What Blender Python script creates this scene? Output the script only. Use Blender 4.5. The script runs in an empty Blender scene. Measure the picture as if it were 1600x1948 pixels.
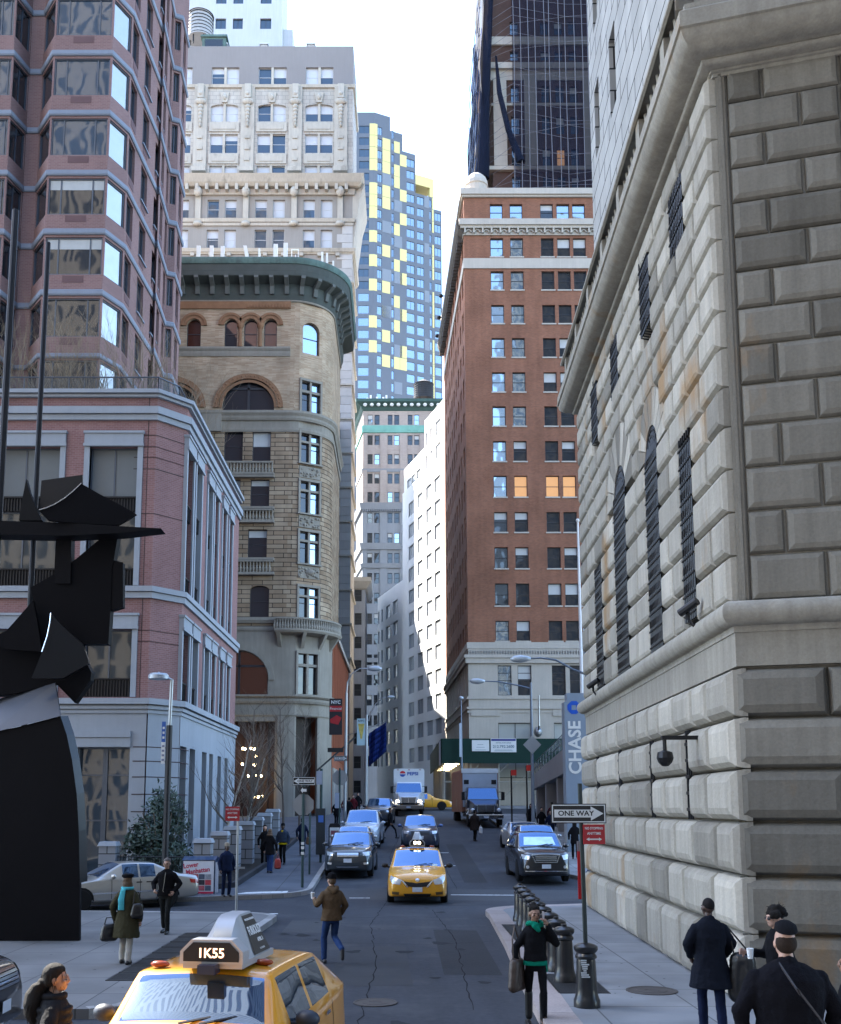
import bpy, bmesh, random
from math import *
from mathutils import Vector, Matrix
random.seed(7)
S = bpy.context.scene; C = S.collection
# ---------------------------------------------------------------- camera
F = 2000.0; PX, PY = 754.0, 1249.0; TH = atan(2000/14050.0); CZ = 3.15
cd = bpy.data.cameras.new('camera'); cam = bpy.data.objects.new('camera', cd); C.objects.link(cam)
S.camera = cam
cam.location = (0, 0, CZ); cam.rotation_euler = (pi/2+TH, 0, 0)
cd.sensor_fit = 'VERTICAL'; cd.sensor_height = 24; cd.lens = 24*F/1948
cd.shift_x = (800-PX)/1948; cd.shift_y = (PY-974)/1948
cd.clip_start = 0.3; cd.clip_end = 3000
# ---------------------------------------------------------------- daylight
SUN_EL = radians(44); SUN_AZ = radians(52)          # azimuth measured to the left of straight ahead
w = bpy.data.worlds.new('World'); S.world = w; w.use_nodes = True
nt = w.node_tree; bg = nt.nodes['Background']
sky = nt.nodes.new('ShaderNodeTexSky'); sky.sky_type = 'NISHITA'; sky.sun_disc = False
sky.sun_elevation = SUN_EL; sky.sun_rotation = -SUN_AZ; sky.air_density = 1.0; sky.dust_density = .7; sky.ozone_density = 2.0
nt.links.new(sky.outputs[0], bg.inputs[0]); bg.inputs[1].default_value = 0.14
sl = bpy.data.lights.new('sun', 'SUN'); so = bpy.data.objects.new('sun', sl); C.objects.link(so)
sl.energy = 4.6; sl.angle = radians(0.53); sl.color = (1, .94, .84)
sd = Vector((-sin(SUN_AZ)*cos(SUN_EL), cos(SUN_AZ)*cos(SUN_EL), sin(SUN_EL)))
so.rotation_euler = sd.to_track_quat('Z', 'Y').to_euler(); so.location = (-60, 40, 120)
S.view_settings.view_transform = 'Standard'; S.view_settings.look = 'None'; S.view_settings.gamma = 1
S.view_settings.exposure = 2.75
S.cycles.max_bounces = 6; S.cycles.diffuse_bounces = 1; S.cycles.glossy_bounces = 3; S.cycles.transparent_max_bounces = 12
S.cycles.sample_clamp_indirect = 6; S.cycles.caustics_reflective = False; S.cycles.caustics_refractive = False
# ---------------------------------------------------------------- projection helpers (measure real positions)
def ray(px, py):
    x = (px-PX)/F; y = -(py-PY)/F
    return Vector((x, cos(TH)-y*sin(TH), sin(TH)+y*cos(TH)))
def at(px, py, Y):
    a = ray(px, py); t = Y/a.y
    return Vector((a.x*t, Y, CZ+a.z*t))
def zat(py, Y, px=PX): return at(px, py, Y).z
def xat(px, Y, py=1534): return at(px, py, Y).x
def gp(px, py, z=0.0):
    a = ray(px, py); t = (z-CZ)/a.z
    return Vector((a.x*t, a.y*t, z))
def zg(Y):                                           # street level: flat, then climbing away from the viewer
    if Y <= 33: return 0.0
    if Y < 39: return 0.05*(Y-33)**2/12
    if Y < 92: return 0.05*(Y-36)
    if Y < 104: return 2.8+0.05*((Y-92)-(Y-92)**2/24)
    return 3.1
# ---------------------------------------------------------------- materials
MATS = {}
def nodes(m):
    m.use_nodes = True; n = m.node_tree.nodes; return n, m.node_tree.links, n['Principled BSDF']
def M(name, col, rough=.75, metal=0.0, var=.12, scale=1.5, bump=0.0, spec=None, streak=0.0, tone=0.0, fine=0.0, stain=None, coat=0.0, emit=0.0, alpha=1.0, track=False):
    if name in MATS: return MATS[name]
    m = bpy.data.materials.new(name); n, L, b = nodes(m); MATS[name] = m
    if spec is None: spec = .5 if rough < .7 else .18
    b.inputs['Roughness'].default_value = rough; b.inputs['Metallic'].default_value = metal
    b.inputs['Specular IOR Level'].default_value = spec; b.inputs['Coat Weight'].default_value = coat
    if coat: b.inputs['Coat Roughness'].default_value = .03
    c4 = (*col, 1); b.inputs['Base Color'].default_value = c4
    if emit: b.inputs['Emission Color'].default_value = c4; b.inputs['Emission Strength'].default_value = emit
    if alpha < 1: b.inputs['Alpha'].default_value = alpha
    tc = n.new('ShaderNodeTexCoord'); fac = None
    def noise(sc, det=5, vec=None, ro=.6):
        t = n.new('ShaderNodeTexNoise'); t.inputs['Scale'].default_value = sc; t.inputs['Detail'].default_value = det; t.inputs['Roughness'].default_value = ro
        L.new(vec or tc.outputs['Object'], t.inputs['Vector']); return t.outputs[0]
    def math(op, a, bb):
        t = n.new('ShaderNodeMath'); t.operation = op
        for i, q in ((0, a), (1, bb)):
            if isinstance(q, (int, float)): t.inputs[i].default_value = q
            else: L.new(q, t.inputs[i])
        return t.outputs[0]
    if var:
        fac = math('ADD', math('MULTIPLY', math('SUBTRACT', noise(scale), .5), 3.2*var), 1.0)
    if fine:
        q = math('ADD', math('MULTIPLY', math('SUBTRACT', noise(scale*25, 3), .5), 3.2*fine), 1.0)
        fac = math('MULTIPLY', fac, q) if fac else q
    if streak:
        mp = n.new('ShaderNodeMapping'); mp.inputs['Scale'].default_value = (3, 3, .22); L.new(tc.outputs['Object'], mp.inputs[0])
        if track: mp.inputs['Scale'].default_value = (1.1, .05, 1)
        q = math('ADD', math('MULTIPLY', math('SUBTRACT', noise(1.6, 6, mp.outputs[0]), .5), 3.2*streak), 1.0)
        fac = math('MULTIPLY', fac, q) if fac else q
    if tone:
        a = n.new('ShaderNodeAttribute'); a.attribute_name = 'tone'
        q = math('ADD', math('MULTIPLY', math('SUBTRACT', a.outputs['Fac'], .5), 2*tone), 1.0)
        fac = math('MULTIPLY', fac, q) if fac else q
    out = None
    if fac:
        x = n.new('ShaderNodeVectorMath'); x.operation = 'SCALE'; x.inputs[0].default_value = col; L.new(fac, x.inputs['Scale']); out = x.outputs[0]
    if stain:                                          # a second colour in patches with a shape of their own
        mx = n.new('ShaderNodeMix'); mx.data_type = 'RGBA'; mx.inputs['B'].default_value = (*stain[0], 1)
        mp = n.new('ShaderNodeMapping'); mp.inputs['Scale'].default_value = (1, 1, .45); L.new(tc.outputs['Object'], mp.inputs[0])
        r = n.new('ShaderNodeValToRGB'); r.color_ramp.elements[0].position = stain[1]; r.color_ramp.elements[1].position = stain[1]+stain[2]
        L.new(noise(stain[3], 6, mp.outputs[0]), r.inputs[0]); L.new(math('MULTIPLY', r.outputs[0], stain[4]), mx.inputs['Factor'])
        if out: L.new(out, mx.inputs['A'])
        else: mx.inputs['A'].default_value = c4
        out = mx.outputs['Result']
    if out: L.new(out, b.inputs['Base Color'])
    if bump:
        bp = n.new('ShaderNodeBump'); bp.inputs['Strength'].default_value = bump; bp.inputs['Distance'].default_value = .02
        L.new(noise(scale*12, 4), bp.inputs['Height']); L.new(bp.outputs[0], b.inputs['Normal'])
    return m
def brick(name, c1, c2, mortar, bw=.22, bh=.075, ms=.012, var=.12, scale=.35, rough=.85, off=.5, bump=.3, streak=0.0, bias=0.0):
    if name in MATS: return MATS[name]
    m = bpy.data.materials.new(name); n, L, b = nodes(m); MATS[name] = m
    b.inputs['Roughness'].default_value = rough; b.inputs['Specular IOR Level'].default_value = .15
    uv = n.new('ShaderNodeUVMap'); uv.uv_map = 'uv'
    t = n.new('ShaderNodeTexBrick'); L.new(uv.outputs[0], t.inputs['Vector']); t.offset = off
    t.inputs['Scale'].default_value = 1; t.inputs['Brick Width'].default_value = bw; t.inputs['Row Height'].default_value = bh
    t.inputs['Mortar Size'].default_value = ms; t.inputs['Mortar Smooth'].default_value = .1; t.inputs['Bias'].default_value = bias
    for k, c in (('Color1', c1), ('Color2', c2), ('Mortar', mortar)): t.inputs[k].default_value = (*c, 1)
    tc = n.new('ShaderNodeTexCoord'); no = n.new('ShaderNodeTexNoise'); no.inputs['Scale'].default_value = scale; no.inputs['Detail'].default_value = 6
    L.new(tc.outputs['Object'], no.inputs['Vector'])
    mr = n.new('ShaderNodeMapRange'); mr.inputs[1].default_value = .2; mr.inputs[2].default_value = .8; mr.inputs[3].default_value = 1-var*1.6; mr.inputs[4].default_value = 1+var*1.6
    L.new(no.outputs[0], mr.inputs[0])
    mp = n.new('ShaderNodeMapping'); mp.inputs['Scale'].default_value = (2.5, 2.5, .15); L.new(tc.outputs['Object'], mp.inputs[0])
    n2 = n.new('ShaderNodeTexNoise'); n2.inputs['Scale'].default_value = .8; n2.inputs['Detail'].default_value = 5; L.new(mp.outputs[0], n2.inputs['Vector'])
    m2 = n.new('ShaderNodeMapRange'); m2.inputs[1].default_value = .25; m2.inputs[2].default_value = .75; m2.inputs[3].default_value = 1-streak; m2.inputs[4].default_value = 1+streak
    L.new(n2.outputs[0], m2.inputs[0])
    mu = n.new('ShaderNodeMath'); mu.operation = 'MULTIPLY'; L.new(mr.outputs[0], mu.inputs[0]); L.new(m2.outputs[0], mu.inputs[1])
    x = n.new('ShaderNodeVectorMath'); x.operation = 'SCALE'; L.new(t.outputs['Color'], x.inputs[0]); L.new(mu.outputs[0], x.inputs['Scale'])
    L.new(x.outputs[0], b.inputs['Base Color'])
    bp = n.new('ShaderNodeBump'); bp.inputs['Strength'].default_value = bump; bp.inputs['Distance'].default_value = .01; bp.invert = True
    L.new(t.outputs['Fac'], bp.inputs['Height']); L.new(bp.outputs[0], b.inputs['Normal'])
    return m
def glass(name, col, rough=.03, ior=1.7, metal=0.0, wave=.15, wscale=.7, emit=None):
    if name in MATS: return MATS[name]
    m = bpy.data.materials.new(name); n, L, b = nodes(m); MATS[name] = m
    b.inputs['Base Color'].default_value = (*col, 1); b.inputs['Roughness'].default_value = rough; b.inputs['IOR'].default_value = ior; b.inputs['Metallic'].default_value = metal
    if emit: b.inputs['Emission Color'].default_value = (*emit[0], 1); b.inputs['Emission Strength'].default_value = emit[1]
    if wave:
        tc = n.new('ShaderNodeTexCoord'); no = n.new('ShaderNodeTexNoise'); no.inputs['Scale'].default_value = wscale; no.inputs['Detail'].default_value = 1
        gi = n.new('ShaderNodeNewGeometry'); L.new(gi.outputs['Position'], no.inputs['Vector'])
        bp = n.new('ShaderNodeBump'); bp.inputs['Strength'].default_value = wave; bp.inputs['Distance'].default_value = .1
        L.new(no.outputs[0], bp.inputs['Height']); L.new(bp.outputs[0], b.inputs['Normal'])
    return m
G_DARK = glass('window_glass', (.02, .024, .03)); G_SKY = glass('coated_window_glass', (.42, .5, .56), metal=.85, rough=.03)
G_BLUE = glass('blue_tinted_glass', (.04, .07, .11), ior=1.75); G_WARM = glass('lit_window_glass', (.3, .15, .06), emit=((1, .55, .26), .1))
G_CAR = glass('car_glass', (.085, .165, .32), rough=.02, metal=.8, wave=.04, wscale=2.5)  # blue of the reflected sky is put into the glass colour
BLACK = M('black_metal', (.012, .012, .014), .45, .3, var=.1); STEEL = M('galvanised_steel', (.36, .38, .4), .4, .8, var=.12)
RUB = M('rubber', (.015, .015, .016), .8); CHROME = M('chrome', (.75, .76, .78), .12, 1, var=.03); WHITE = M('white_paint', (.78, .78, .76), .6, var=.05)
BLIND = M('window_blind', (.55, .56, .55), .9, var=.06, streak=.06); DKFRAME = M('dark_window_frame', (.03, .03, .034), .5); WFRAME = M('white_window_frame', (.66, .67, .66), .5, var=.05)
# ---------------------------------------------------------------- objects
def tag(o, label=None, cat=None, group=None, kind=None):
    if label: o['label'] = label
    if cat: o['category'] = cat
    if group: o['group'] = group
    if kind: o['kind'] = kind
    return o
def thing(name, label, cat, loc=(0, 0, 0), rz=0.0, group=None):
    o = bpy.data.objects.new(name, None); o.empty_display_size = .2; C.objects.link(o)
    o.location = loc; o.rotation_euler = (0, 0, rz); return tag(o, label, cat, group)
def pmat(o): return Matrix.LocRotScale(o.location, o.rotation_euler, o.scale)
def attach(o, parent, world=False):
    o.parent = parent
    if world:
        p = parent; m = Matrix()
        while p: m = pmat(p) @ m if p.parent is None else pmat(p.parent) @ p.matrix_parent_inverse @ pmat(p) @ m; p = None
        o.matrix_parent_inverse = m.inverted()
def copy_tree(o, parent=None):
    c = o.copy(); C.objects.link(c)
    if parent: c.parent = parent
    for ch in o.children: copy_tree(ch, c)
    return c
class MB:
    def __init__(s): s.v = []; s.f = []; s.m = []; s.t = []; s.tone = .5; s.mi = 0
    def add(s, vs, fs):
        k = len(s.v); s.v += [tuple(q) for q in vs]; s.t += [s.tone]*len(vs)
        for f in fs: s.f.append([k+i for i in f]); s.m.append(s.mi)
    def quad(s, a, b, c, d): s.add([a, b, c, d], [(0, 1, 2, 3)])
    def poly(s, pts): s.add(pts, [list(range(len(pts)))])
    def hexa(s, p): s.add(p, [(0, 3, 2, 1), (4, 5, 6, 7), (0, 1, 5, 4), (1, 2, 6, 5), (2, 3, 7, 6), (3, 0, 4, 7)])
    def box(s, x0, x1, y0, y1, z0, z1): s.hexa([(x0, y0, z0), (x1, y0, z0), (x1, y1, z0), (x0, y1, z0), (x0, y0, z1), (x1, y0, z1), (x1, y1, z1), (x0, y1, z1)])
    def fbox(s, f, u0, u1, z0, z1, o0, o1): s.hexa([f.P(u0, z0, o1), f.P(u1, z0, o1), f.P(u1, z0, o0), f.P(u0, z0, o0), f.P(u0, z1, o1), f.P(u1, z1, o1), f.P(u1, z1, o0), f.P(u0, z1, o0)])
    def prism(s, pts, vec):                          # planar polygon extruded by vec
        n = len(pts); a = [Vector(p) for p in pts]; b = [p+Vector(vec) for p in a]
        s.add(a+b, [list(range(n))[::-1], [n+i for i in range(n)]]+[(i, (i+1) % n, n+(i+1) % n, n+i) for i in range(n)])
    def tube(s, pts, r, n=8, cap=True):
        pts = [Vector(p) for p in pts]; R = r if isinstance(r, (list, tuple)) else [r]*len(pts); vs = []; ref = None
        for i, p in enumerate(pts):
            d = (pts[min(i+1, len(pts)-1)]-pts[max(i-1, 0)]).normalized()
            if ref is None: ref = Vector((1, 0, 0)) if abs(d.x) < .9 else Vector((0, 1, 0))
            a = d.cross(ref).normalized(); ref = a.cross(d); b = d.cross(a)
            vs += [p+(a*cos(2*pi*k/n)+b*sin(2*pi*k/n))*R[i] for k in range(n)]
        fs = [(i*n+k, i*n+(k+1) % n, (i+1)*n+(k+1) % n, (i+1)*n+k) for i in range(len(pts)-1) for k in range(n)]
        if cap: fs += [list(range(n))[::-1], [(len(pts)-1)*n+k for k in range(n)]]
        s.add(vs, fs)
    def lathe(s, prof, c=(0, 0, 0), n=16, axis='z', a0=0.0, a1=2*pi):
        full = abs(a1-a0-2*pi) < 1e-6; m = n if full else n+1; vs = []
        for r, z in prof:
            for k in range(m):
                t = a0+(a1-a0)*k/n; x, y = r*cos(t), r*sin(t)
                q = (x, y, z) if axis == 'z' else (z, x, y) if axis == 'x' else (x, z, y)
                vs.append((c[0]+q[0], c[1]+q[1], c[2]+q[2]))
        s.add(vs, [(i*m+k, i*m+(k+1) % m, (i+1)*m+(k+1) % m, (i+1)*m+k) for i in range(len(prof)-1) for k in range(n)])
        if prof[0][0] > 1e-4 and full: s.f.append([len(s.v)-len(vs)+k for k in range(m)][::-1]); s.m.append(s.mi)
        if prof[-1][0] > 1e-4 and full: s.f.append([len(s.v)-m+k for k in range(m)]); s.m.append(s.mi)
    def ball(s, c, rx, ry=None, rz=None, n=12, h=8):
        ry = ry or rx; rz = rz or rx; k0 = len(s.v)
        vs = [(c[0]+rx*sin(pi*i/h)*cos(2*pi*k/n), c[1]+ry*sin(pi*i/h)*sin(2*pi*k/n), c[2]+rz*cos(pi*i/h)) for i in range(h+1) for k in range(n)]
        s.add(vs, [(i*n+k, (i+1)*n+k, (i+1)*n+(k+1) % n, i*n+(k+1) % n) for i in range(h) for k in range(n)])
    def mesh(s, name, mats, smooth=False, fix=False):
        me = bpy.data.meshes.new(name); me.from_pydata(s.v, [], s.f)
        for m in (mats if isinstance(mats, (list, tuple)) else [mats]): me.materials.append(m)
        me.polygons.foreach_set('material_index', s.m)
        if smooth: me.polygons.foreach_set('use_smooth', [True]*len(s.f))
        if fix:
            bm = bmesh.new(); bm.from_mesh(me); bmesh.ops.remove_doubles(bm, verts=bm.verts, dist=1e-4); bmesh.ops.recalc_face_normals(bm, faces=bm.faces); bm.to_mesh(me); bm.free()
        else:
            a = me.attributes.new('tone', 'FLOAT', 'POINT'); a.data.foreach_set('value', s.t)
        uv = me.uv_layers.new(name='uv'); co = [v.co for v in me.vertices]; buf = []
        for p in me.polygons:
            nn = p.normal
            if abs(nn.z) > .7: buf += [q for i in p.vertices for q in (co[i].x, co[i].y)]
            else:
                l = hypot(nn.x, nn.y) or 1; tx, ty = -nn.y/l, nn.x/l
                buf += [q for i in p.vertices for q in (co[i].x*tx+co[i].y*ty, co[i].z)]
        uv.data.foreach_set('uv', buf); me.update(); return me
    def pieces(s, name, mat, parent, world=True):         # every loose piece as a part of its own
        root = list(range(len(s.v)))
        def find(a):
            while root[a] != a: root[a] = root[root[a]]; a = root[a]
            return a
        for f in s.f:
            for i in f[1:]: root[find(i)] = find(f[0])
        G = {}
        for k, f in enumerate(s.f): G.setdefault(find(f[0]), []).append(k)
        for ks in G.values():
            m = MB(); ix = {}
            for k in ks:
                for i in s.f[k]:
                    if i not in ix: ix[i] = len(m.v); m.v.append(s.v[i]); m.t.append(s.t[i])
                m.f.append([ix[i] for i in s.f[k]]); m.m.append(0)
            m.obj(name, mat, parent, world=world)
    def obj(s, name, mats, parent=None, smooth=False, fix=False, world=False, auto=None):
        o = bpy.data.objects.new(name, s.mesh(name, mats, smooth or auto is not None, fix)); C.objects.link(o)
        if auto is not None: o.data.set_sharp_from_angle(angle=radians(auto))
        if parent: attach(o, parent, world)
        return o
def text(name, s, size, mat, parent, loc, rot, align='CENTER', ext=.004, bold=0.0, sx=1.0):
    cu = bpy.data.curves.new(name, 'FONT'); cu.body = s; cu.size = size; cu.align_x = align; cu.align_y = 'CENTER'; cu.extrude = ext; cu.offset = bold; cu.resolution_u = 3
    t = bpy.data.objects.new(name, cu); C.objects.link(t); dg = bpy.context.evaluated_depsgraph_get()
    me = bpy.data.meshes.new_from_object(t.evaluated_get(dg)); bpy.data.objects.remove(t); bpy.data.curves.remove(cu)
    for v in me.vertices: v.co.x *= sx
    me.materials.clear(); me.materials.append(mat)
    o = bpy.data.objects.new(name, me); C.objects.link(o); o.location = loc; o.rotation_euler = rot
    if parent: o.parent = parent
    return o
class Fac:                                            # a vertical wall plane, from its left end to its right end as seen from outside
    def __init__(s, A, B):
        s.A = Vector((A[0], A[1], 0)); B = Vector((B[0], B[1], 0)); s.L = (B-s.A).length; s.d = (B-s.A)/s.L; s.n = Vector((s.d.y, -s.d.x, 0))
    def P(s, u, z, o=0.0): q = s.A+s.d*u+s.n*o; return Vector((q.x, q.y, z))
    def uz(s, px, py, o=0.0):
        r = ray(px, py); c = Vector((0, 0, CZ)); a = s.A+s.n*o; t = (a-c).dot(s.n)/r.dot(s.n); p = c+r*t; return (p-s.A).dot(s.d), p.z
    def rect(s, x0, y0, x1, y1): a = s.uz(x0, y0); b = s.uz(x1, y1); return (a[0], b[0], b[1], a[1])
    def mat(s, u, z, o=0.0):
        m = Matrix((s.d, -s.n, Vector((0, 0, 1)))).transposed().to_4x4(); m.translation = s.P(u, z, o); return m
def wall(mb, f, u0, u1, z0, z1, holes=(), depth=.25, off=0.0):
    us = sorted({round(q, 4) for h in holes for q in (h[0], h[1]) if u0 < q < u1} | {u0, u1}); zs = sorted({round(q, 4) for h in holes for q in (h[2], h[3]) if z0 < q < z1} | {z0, z1})
    H = [tuple(round(q, 4) for q in h[:4]) for h in holes]
    for j in range(len(zs)-1):
        zc = (zs[j]+zs[j+1])/2; row = [h for h in H if h[2] < zc < h[3]]; run = None
        for i in range(len(us)-1):
            uc = (us[i]+us[i+1])/2; hit = any(h[0] < uc < h[1] for h in row)
            if not hit and run is None: run = us[i]
            if hit and run is not None: mb.quad(f.P(run, zs[j], off), f.P(us[i], zs[j], off), f.P(us[i], zs[j+1], off), f.P(run, zs[j+1], off)); run = None
        if run is not None: mb.quad(f.P(run, zs[j], off), f.P(u1, zs[j], off), f.P(u1, zs[j+1], off), f.P(run, zs[j+1], off))
    for h in H:
        a, b, c, d = h; i, o = off-depth, off
        mb.quad(f.P(a, c, o), f.P(a, c, i), f.P(a, d, i), f.P(a, d, o)); mb.quad(f.P(b, c, i), f.P(b, c, o), f.P(b, d, o), f.P(b, d, i))
        mb.quad(f.P(a, d, o), f.P(a, d, i), f.P(b, d, i), f.P(b, d, o)); mb.quad(f.P(a, c, i), f.P(a, c, o), f.P(b, c, o), f.P(b, c, i))
def arch_fill(mb, f, u0, u1, zs, z1, depth=.25, off=0.0, n=12):   # spandrels that turn the top of a rectangular hole into a round arch
    c = (u0+u1)/2; ru = (u1-u0)/2; rz = z1-zs
    P = [(c+ru*cos(pi*k/n), zs+rz*sin(pi*k/n)) for k in range(n+1)]
    for k in range(n):
        a, b = P[k], P[k+1]; mb.quad(f.P(b[0], b[1], off), f.P(a[0], a[1], off), f.P(a[0], z1, off), f.P(b[0], z1, off))
        mb.quad(f.P(a[0], a[1], off), f.P(b[0], b[1], off), f.P(b[0], b[1], off-depth), f.P(a[0], a[1], off-depth))
def arch_ring(mb, f, c, zs, r0, r1, o0, o1, n=16, a0=0.0, a1=pi, rzs=1.0):
    for t in (a0, a1):
        g = lambda r, o: f.P(c+r*cos(t), zs+r*rzs*sin(t), o)
        mb.quad(g(r0, o0), g(r1, o0), g(r1, o1), g(r0, o1))
    for k in range(n):
        t, q = a0+(a1-a0)*k/n, a0+(a1-a0)*(k+1)/n
        g = lambda r, x, o: f.P(c+r*cos(x), zs+r*rzs*sin(x), o)
        mb.quad(g(r0, q, o1), g(r0, t, o1), g(r1, t, o1), g(r1, q, o1)); mb.quad(g(r1, t, o1), g(r1, t, o0), g(r1, q, o0), g(r1, q, o1)); mb.quad(g(r0, t, o0), g(r0, t, o1), g(r0, q, o1), g(r0, q, o0))
WM = {}
def win_mesh(w, h, style):
    key = (round(w, 2), round(h, 2), style)
    if key in WM: return WM[key]
    fr = MB(); t = .06 if style != 'thin' else .04; d = .07
    fr.box(-w/2, -w/2+t, -d, 0, 0, h); fr.box(w/2-t, w/2, -d, 0, 0, h); fr.box(-w/2+t, w/2-t, -d, 0, 0, t); fr.box(-w/2+t, w/2-t, -d, 0, h-t, h)
    if style in ('sash', 'dsash', 'arch'): fr.box(-w/2+t, w/2-t, -d*.8, -.005, h*.5-.03, h*.5+.03)
    if style == 'dsash': fr.box(-w/2+t, w/2-t, -d*.7, -.005, h*.75-.03, h*.75+.03)
    if style == 'pair': fr.box(-.1, .1, -d*1.3, -.005, t, h-t); fr.box(-w/2+t, w/2-t, -d*.8, -.005, h*.42-.03, h*.42+.03); fr.box(-w/2+t, w/2-t, -d*.8, -.005, h*.78-.03, h*.78+.03)
    if style == 'three': [fr.box(x-.025, x+.025, -d*.8, -.005, t, h-t) for x in (-w/6, w/6)]
    if style == 'two': fr.box(-.03, .03, -d*.8, -.005, t, h-t)
    if style == 'cross': fr.box(-.09, .09, -d*1.5, -.005, t, h-t); fr.box(-w/2+t, w/2-t, -d*1.5, -.005, h*.66-.08, h*.66+.08)
    if style == 'four': [fr.box(x-.03, x+.03, -d*.8, -.005, t, h-t) for x in (-w/2+w*.22, w/2-w*.22)]
    pn = MB(); pn.quad((-w/2, -.02, 0), (w/2, -.02, 0), (w/2, -.02, h), (-w/2, -.02, h))
    WM[key] = (fr, pn, {}); return WM[key]
def window(parent, f, r, off, style, frame, pane, blind=0.0, name='window', bmat=None):
    u0, u1, z0, z1 = r; w, h = u1-u0, z1-z0; fr, pn, cache = win_mesh(w, h, style)
    def me(k, mb, mat):
        kk = (k, mat.name)
        if kk not in cache: cache[kk] = mb.mesh(k, mat)
        return cache[kk]
    o = bpy.data.objects.new(name, me('window_frame', fr, frame)); C.objects.link(o); o.parent = parent
    o.matrix_parent_inverse = pmat(parent).inverted(); o.matrix_basis = f.mat((u0+u1)/2, z0, off)
    p = bpy.data.objects.new('pane', me('pane', pn, pane)); C.objects.link(p); p.parent = o
    if blind > 0:
        b = MB(); b.quad((-w/2+.06, -.026, h*(1-blind)), (w/2-.06, -.026, h*(1-blind)), (w/2-.06, -.026, h-.06), (-w/2+.06, -.026, h-.06))
        k = ('blind', round(blind, 1)); cache.setdefault(k, b.mesh('blind', bmat or BLIND)); q = bpy.data.objects.new('blind', cache[k]); C.objects.link(q); q.parent = o
    return o
def struct(o): o['kind'] = 'structure'; return o
# ================================================================ SETTING
ASPH = M('asphalt', (.05, .054, .064), .8, var=.14, scale=.35, fine=.2, bump=.35, streak=.14, track=True, stain=((.1, .102, .106), .52, .22, .55, .6))
ASPH2 = M('worn_asphalt', (.078, .081, .088), .85, var=.12, scale=.5, fine=.16, bump=.25)
FLAG = brick('concrete_flags', (.29, .29, .29), (.25, .255, .26), (.13, .13, .13), 1.5, 1.5, .014, .16, .8, .85, 0, .2)
PLAZA = brick('plaza_flags', (.2, .195, .19), (.17, .168, .166), (.09, .09, .09), 1.6, 1.6, .014, .18, .6, .85, 0, .2)
BLUEST = brick('bluestone_flags', (.12, .13, .15), (.1, .11, .13), (.06, .065, .07), 2.1, 2.1, .016, .18, .7, .8, 0, .2)
GRAN = M('pink_granite', (.34, .29, .27), .7, var=.12, scale=1.2, fine=.2); GRANG = M('grey_granite', (.3, .3, .3), .7, var=.12, scale=1.2, fine=.2)
PAINT = M('road_paint', (.72, .73, .72), .7, var=.06, scale=3, stain=((.2, .2, .2), .55, .12, 6, .8))
def drape(name, poly, lift, mat, side=0.0, step=2.0):
    bm = bmesh.new(); bm.faces.new([bm.verts.new((x, y, 0)) for x, y in poly])
    ys = [q[1] for q in poly]; y = 33.0
    while y < min(max(ys), 106):
        if y > min(ys): bmesh.ops.bisect_plane(bm, geom=bm.faces[:]+bm.edges[:]+bm.verts[:], plane_co=(0, y, 0), plane_no=(0, 1, 0))
        y += step
    if side:
        be = [e for e in bm.edges if e.is_boundary]; r = bmesh.ops.extrude_edge_only(bm, edges=be)
        for q in r['geom']:
            if isinstance(q, bmesh.types.BMVert): q.co.z = -side
    for v in bm.verts: v.co.z += zg(v.co.y)+lift
    bmesh.ops.recalc_face_normals(bm, faces=bm.faces)
    up = [f for f in bm.faces if abs(f.normal.z) > .7]
    if sum(f.normal.z for f in up) < 0: bmesh.ops.reverse_faces(bm, faces=bm.faces)
    uv = bm.loops.layers.uv.new('uv')
    for f in bm.faces:
        for l in f.loops: l[uv].uv = (l.vert.co.x, l.vert.co.y)
    me = bpy.data.meshes.new(name); bm.to_mesh(me); bm.free(); me.materials.append(mat)
    o = bpy.data.objects.new(name, me); C.objects.link(o); return struct(o)
drape('ground', [(-700, -250), (700, -250), (700, 1500), (-700, 1500)], -.05, ASPH2)
drape('road', [(-45, -20), (45, -20), (45, 160), (-45, 160)], 0, ASPH)
drape('road_patch', [(-2.9, 36.2), (6.7, 35.6), (6.7, 38.8), (-2.9, 39.4)], .004, ASPH2)
drape('road_patch', [(-2.9, 74.5), (6.7, 74.5), (6.7, 94), (-2.9, 94)], .004, ASPH2)  # paler colour stands in for the lit stretch of road
def crack(pts, w=.011, name='road_crack'):
    mb = MB(); P = [Vector(p) for p in pts]; Q = [P[0]]
    for a, b in zip(P, P[1:]):
        n = max(1, int((b-a).length/.35)); Q += [a+(b-a)*k/n+Vector((random.gauss(0, .018), random.gauss(0, .018))) for k in range(1, n+1)]
    for a, b in zip(Q, Q[1:]):
        d = (b-a).normalized(); s = Vector((-d.y, d.x))*w*random.uniform(.4, 1.2); mb.quad(*[(*(q), zg(q.y)+.006) for q in (a-s, b-s, b+s, a+s)])
    struct(mb.obj(name, M('tar_crack', (.022, .022, .025), .9, spec=.05)))
random.seed(77)
for c_ in ([(-.6, 14), (-.4, 22), (-.7, 29), (-.3, 36)], [(-3.2, 24.5), (-1.2, 25.2), (.6, 24.8), (2.3, 25.4)], [(1.2, 17), (1.4, 26), (1.1, 33)], [(-3.1, 30.3), (0, 30.9), (2.6, 30.6)], [(2.2, 39), (2.1, 48), (2.3, 60)], [(-8, 33), (-4, 34.2), (-.5, 33.8), (3, 34.6)], [(-.2, 40), (-.3, 52), (.2, 64)]): crack(c_)
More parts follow.
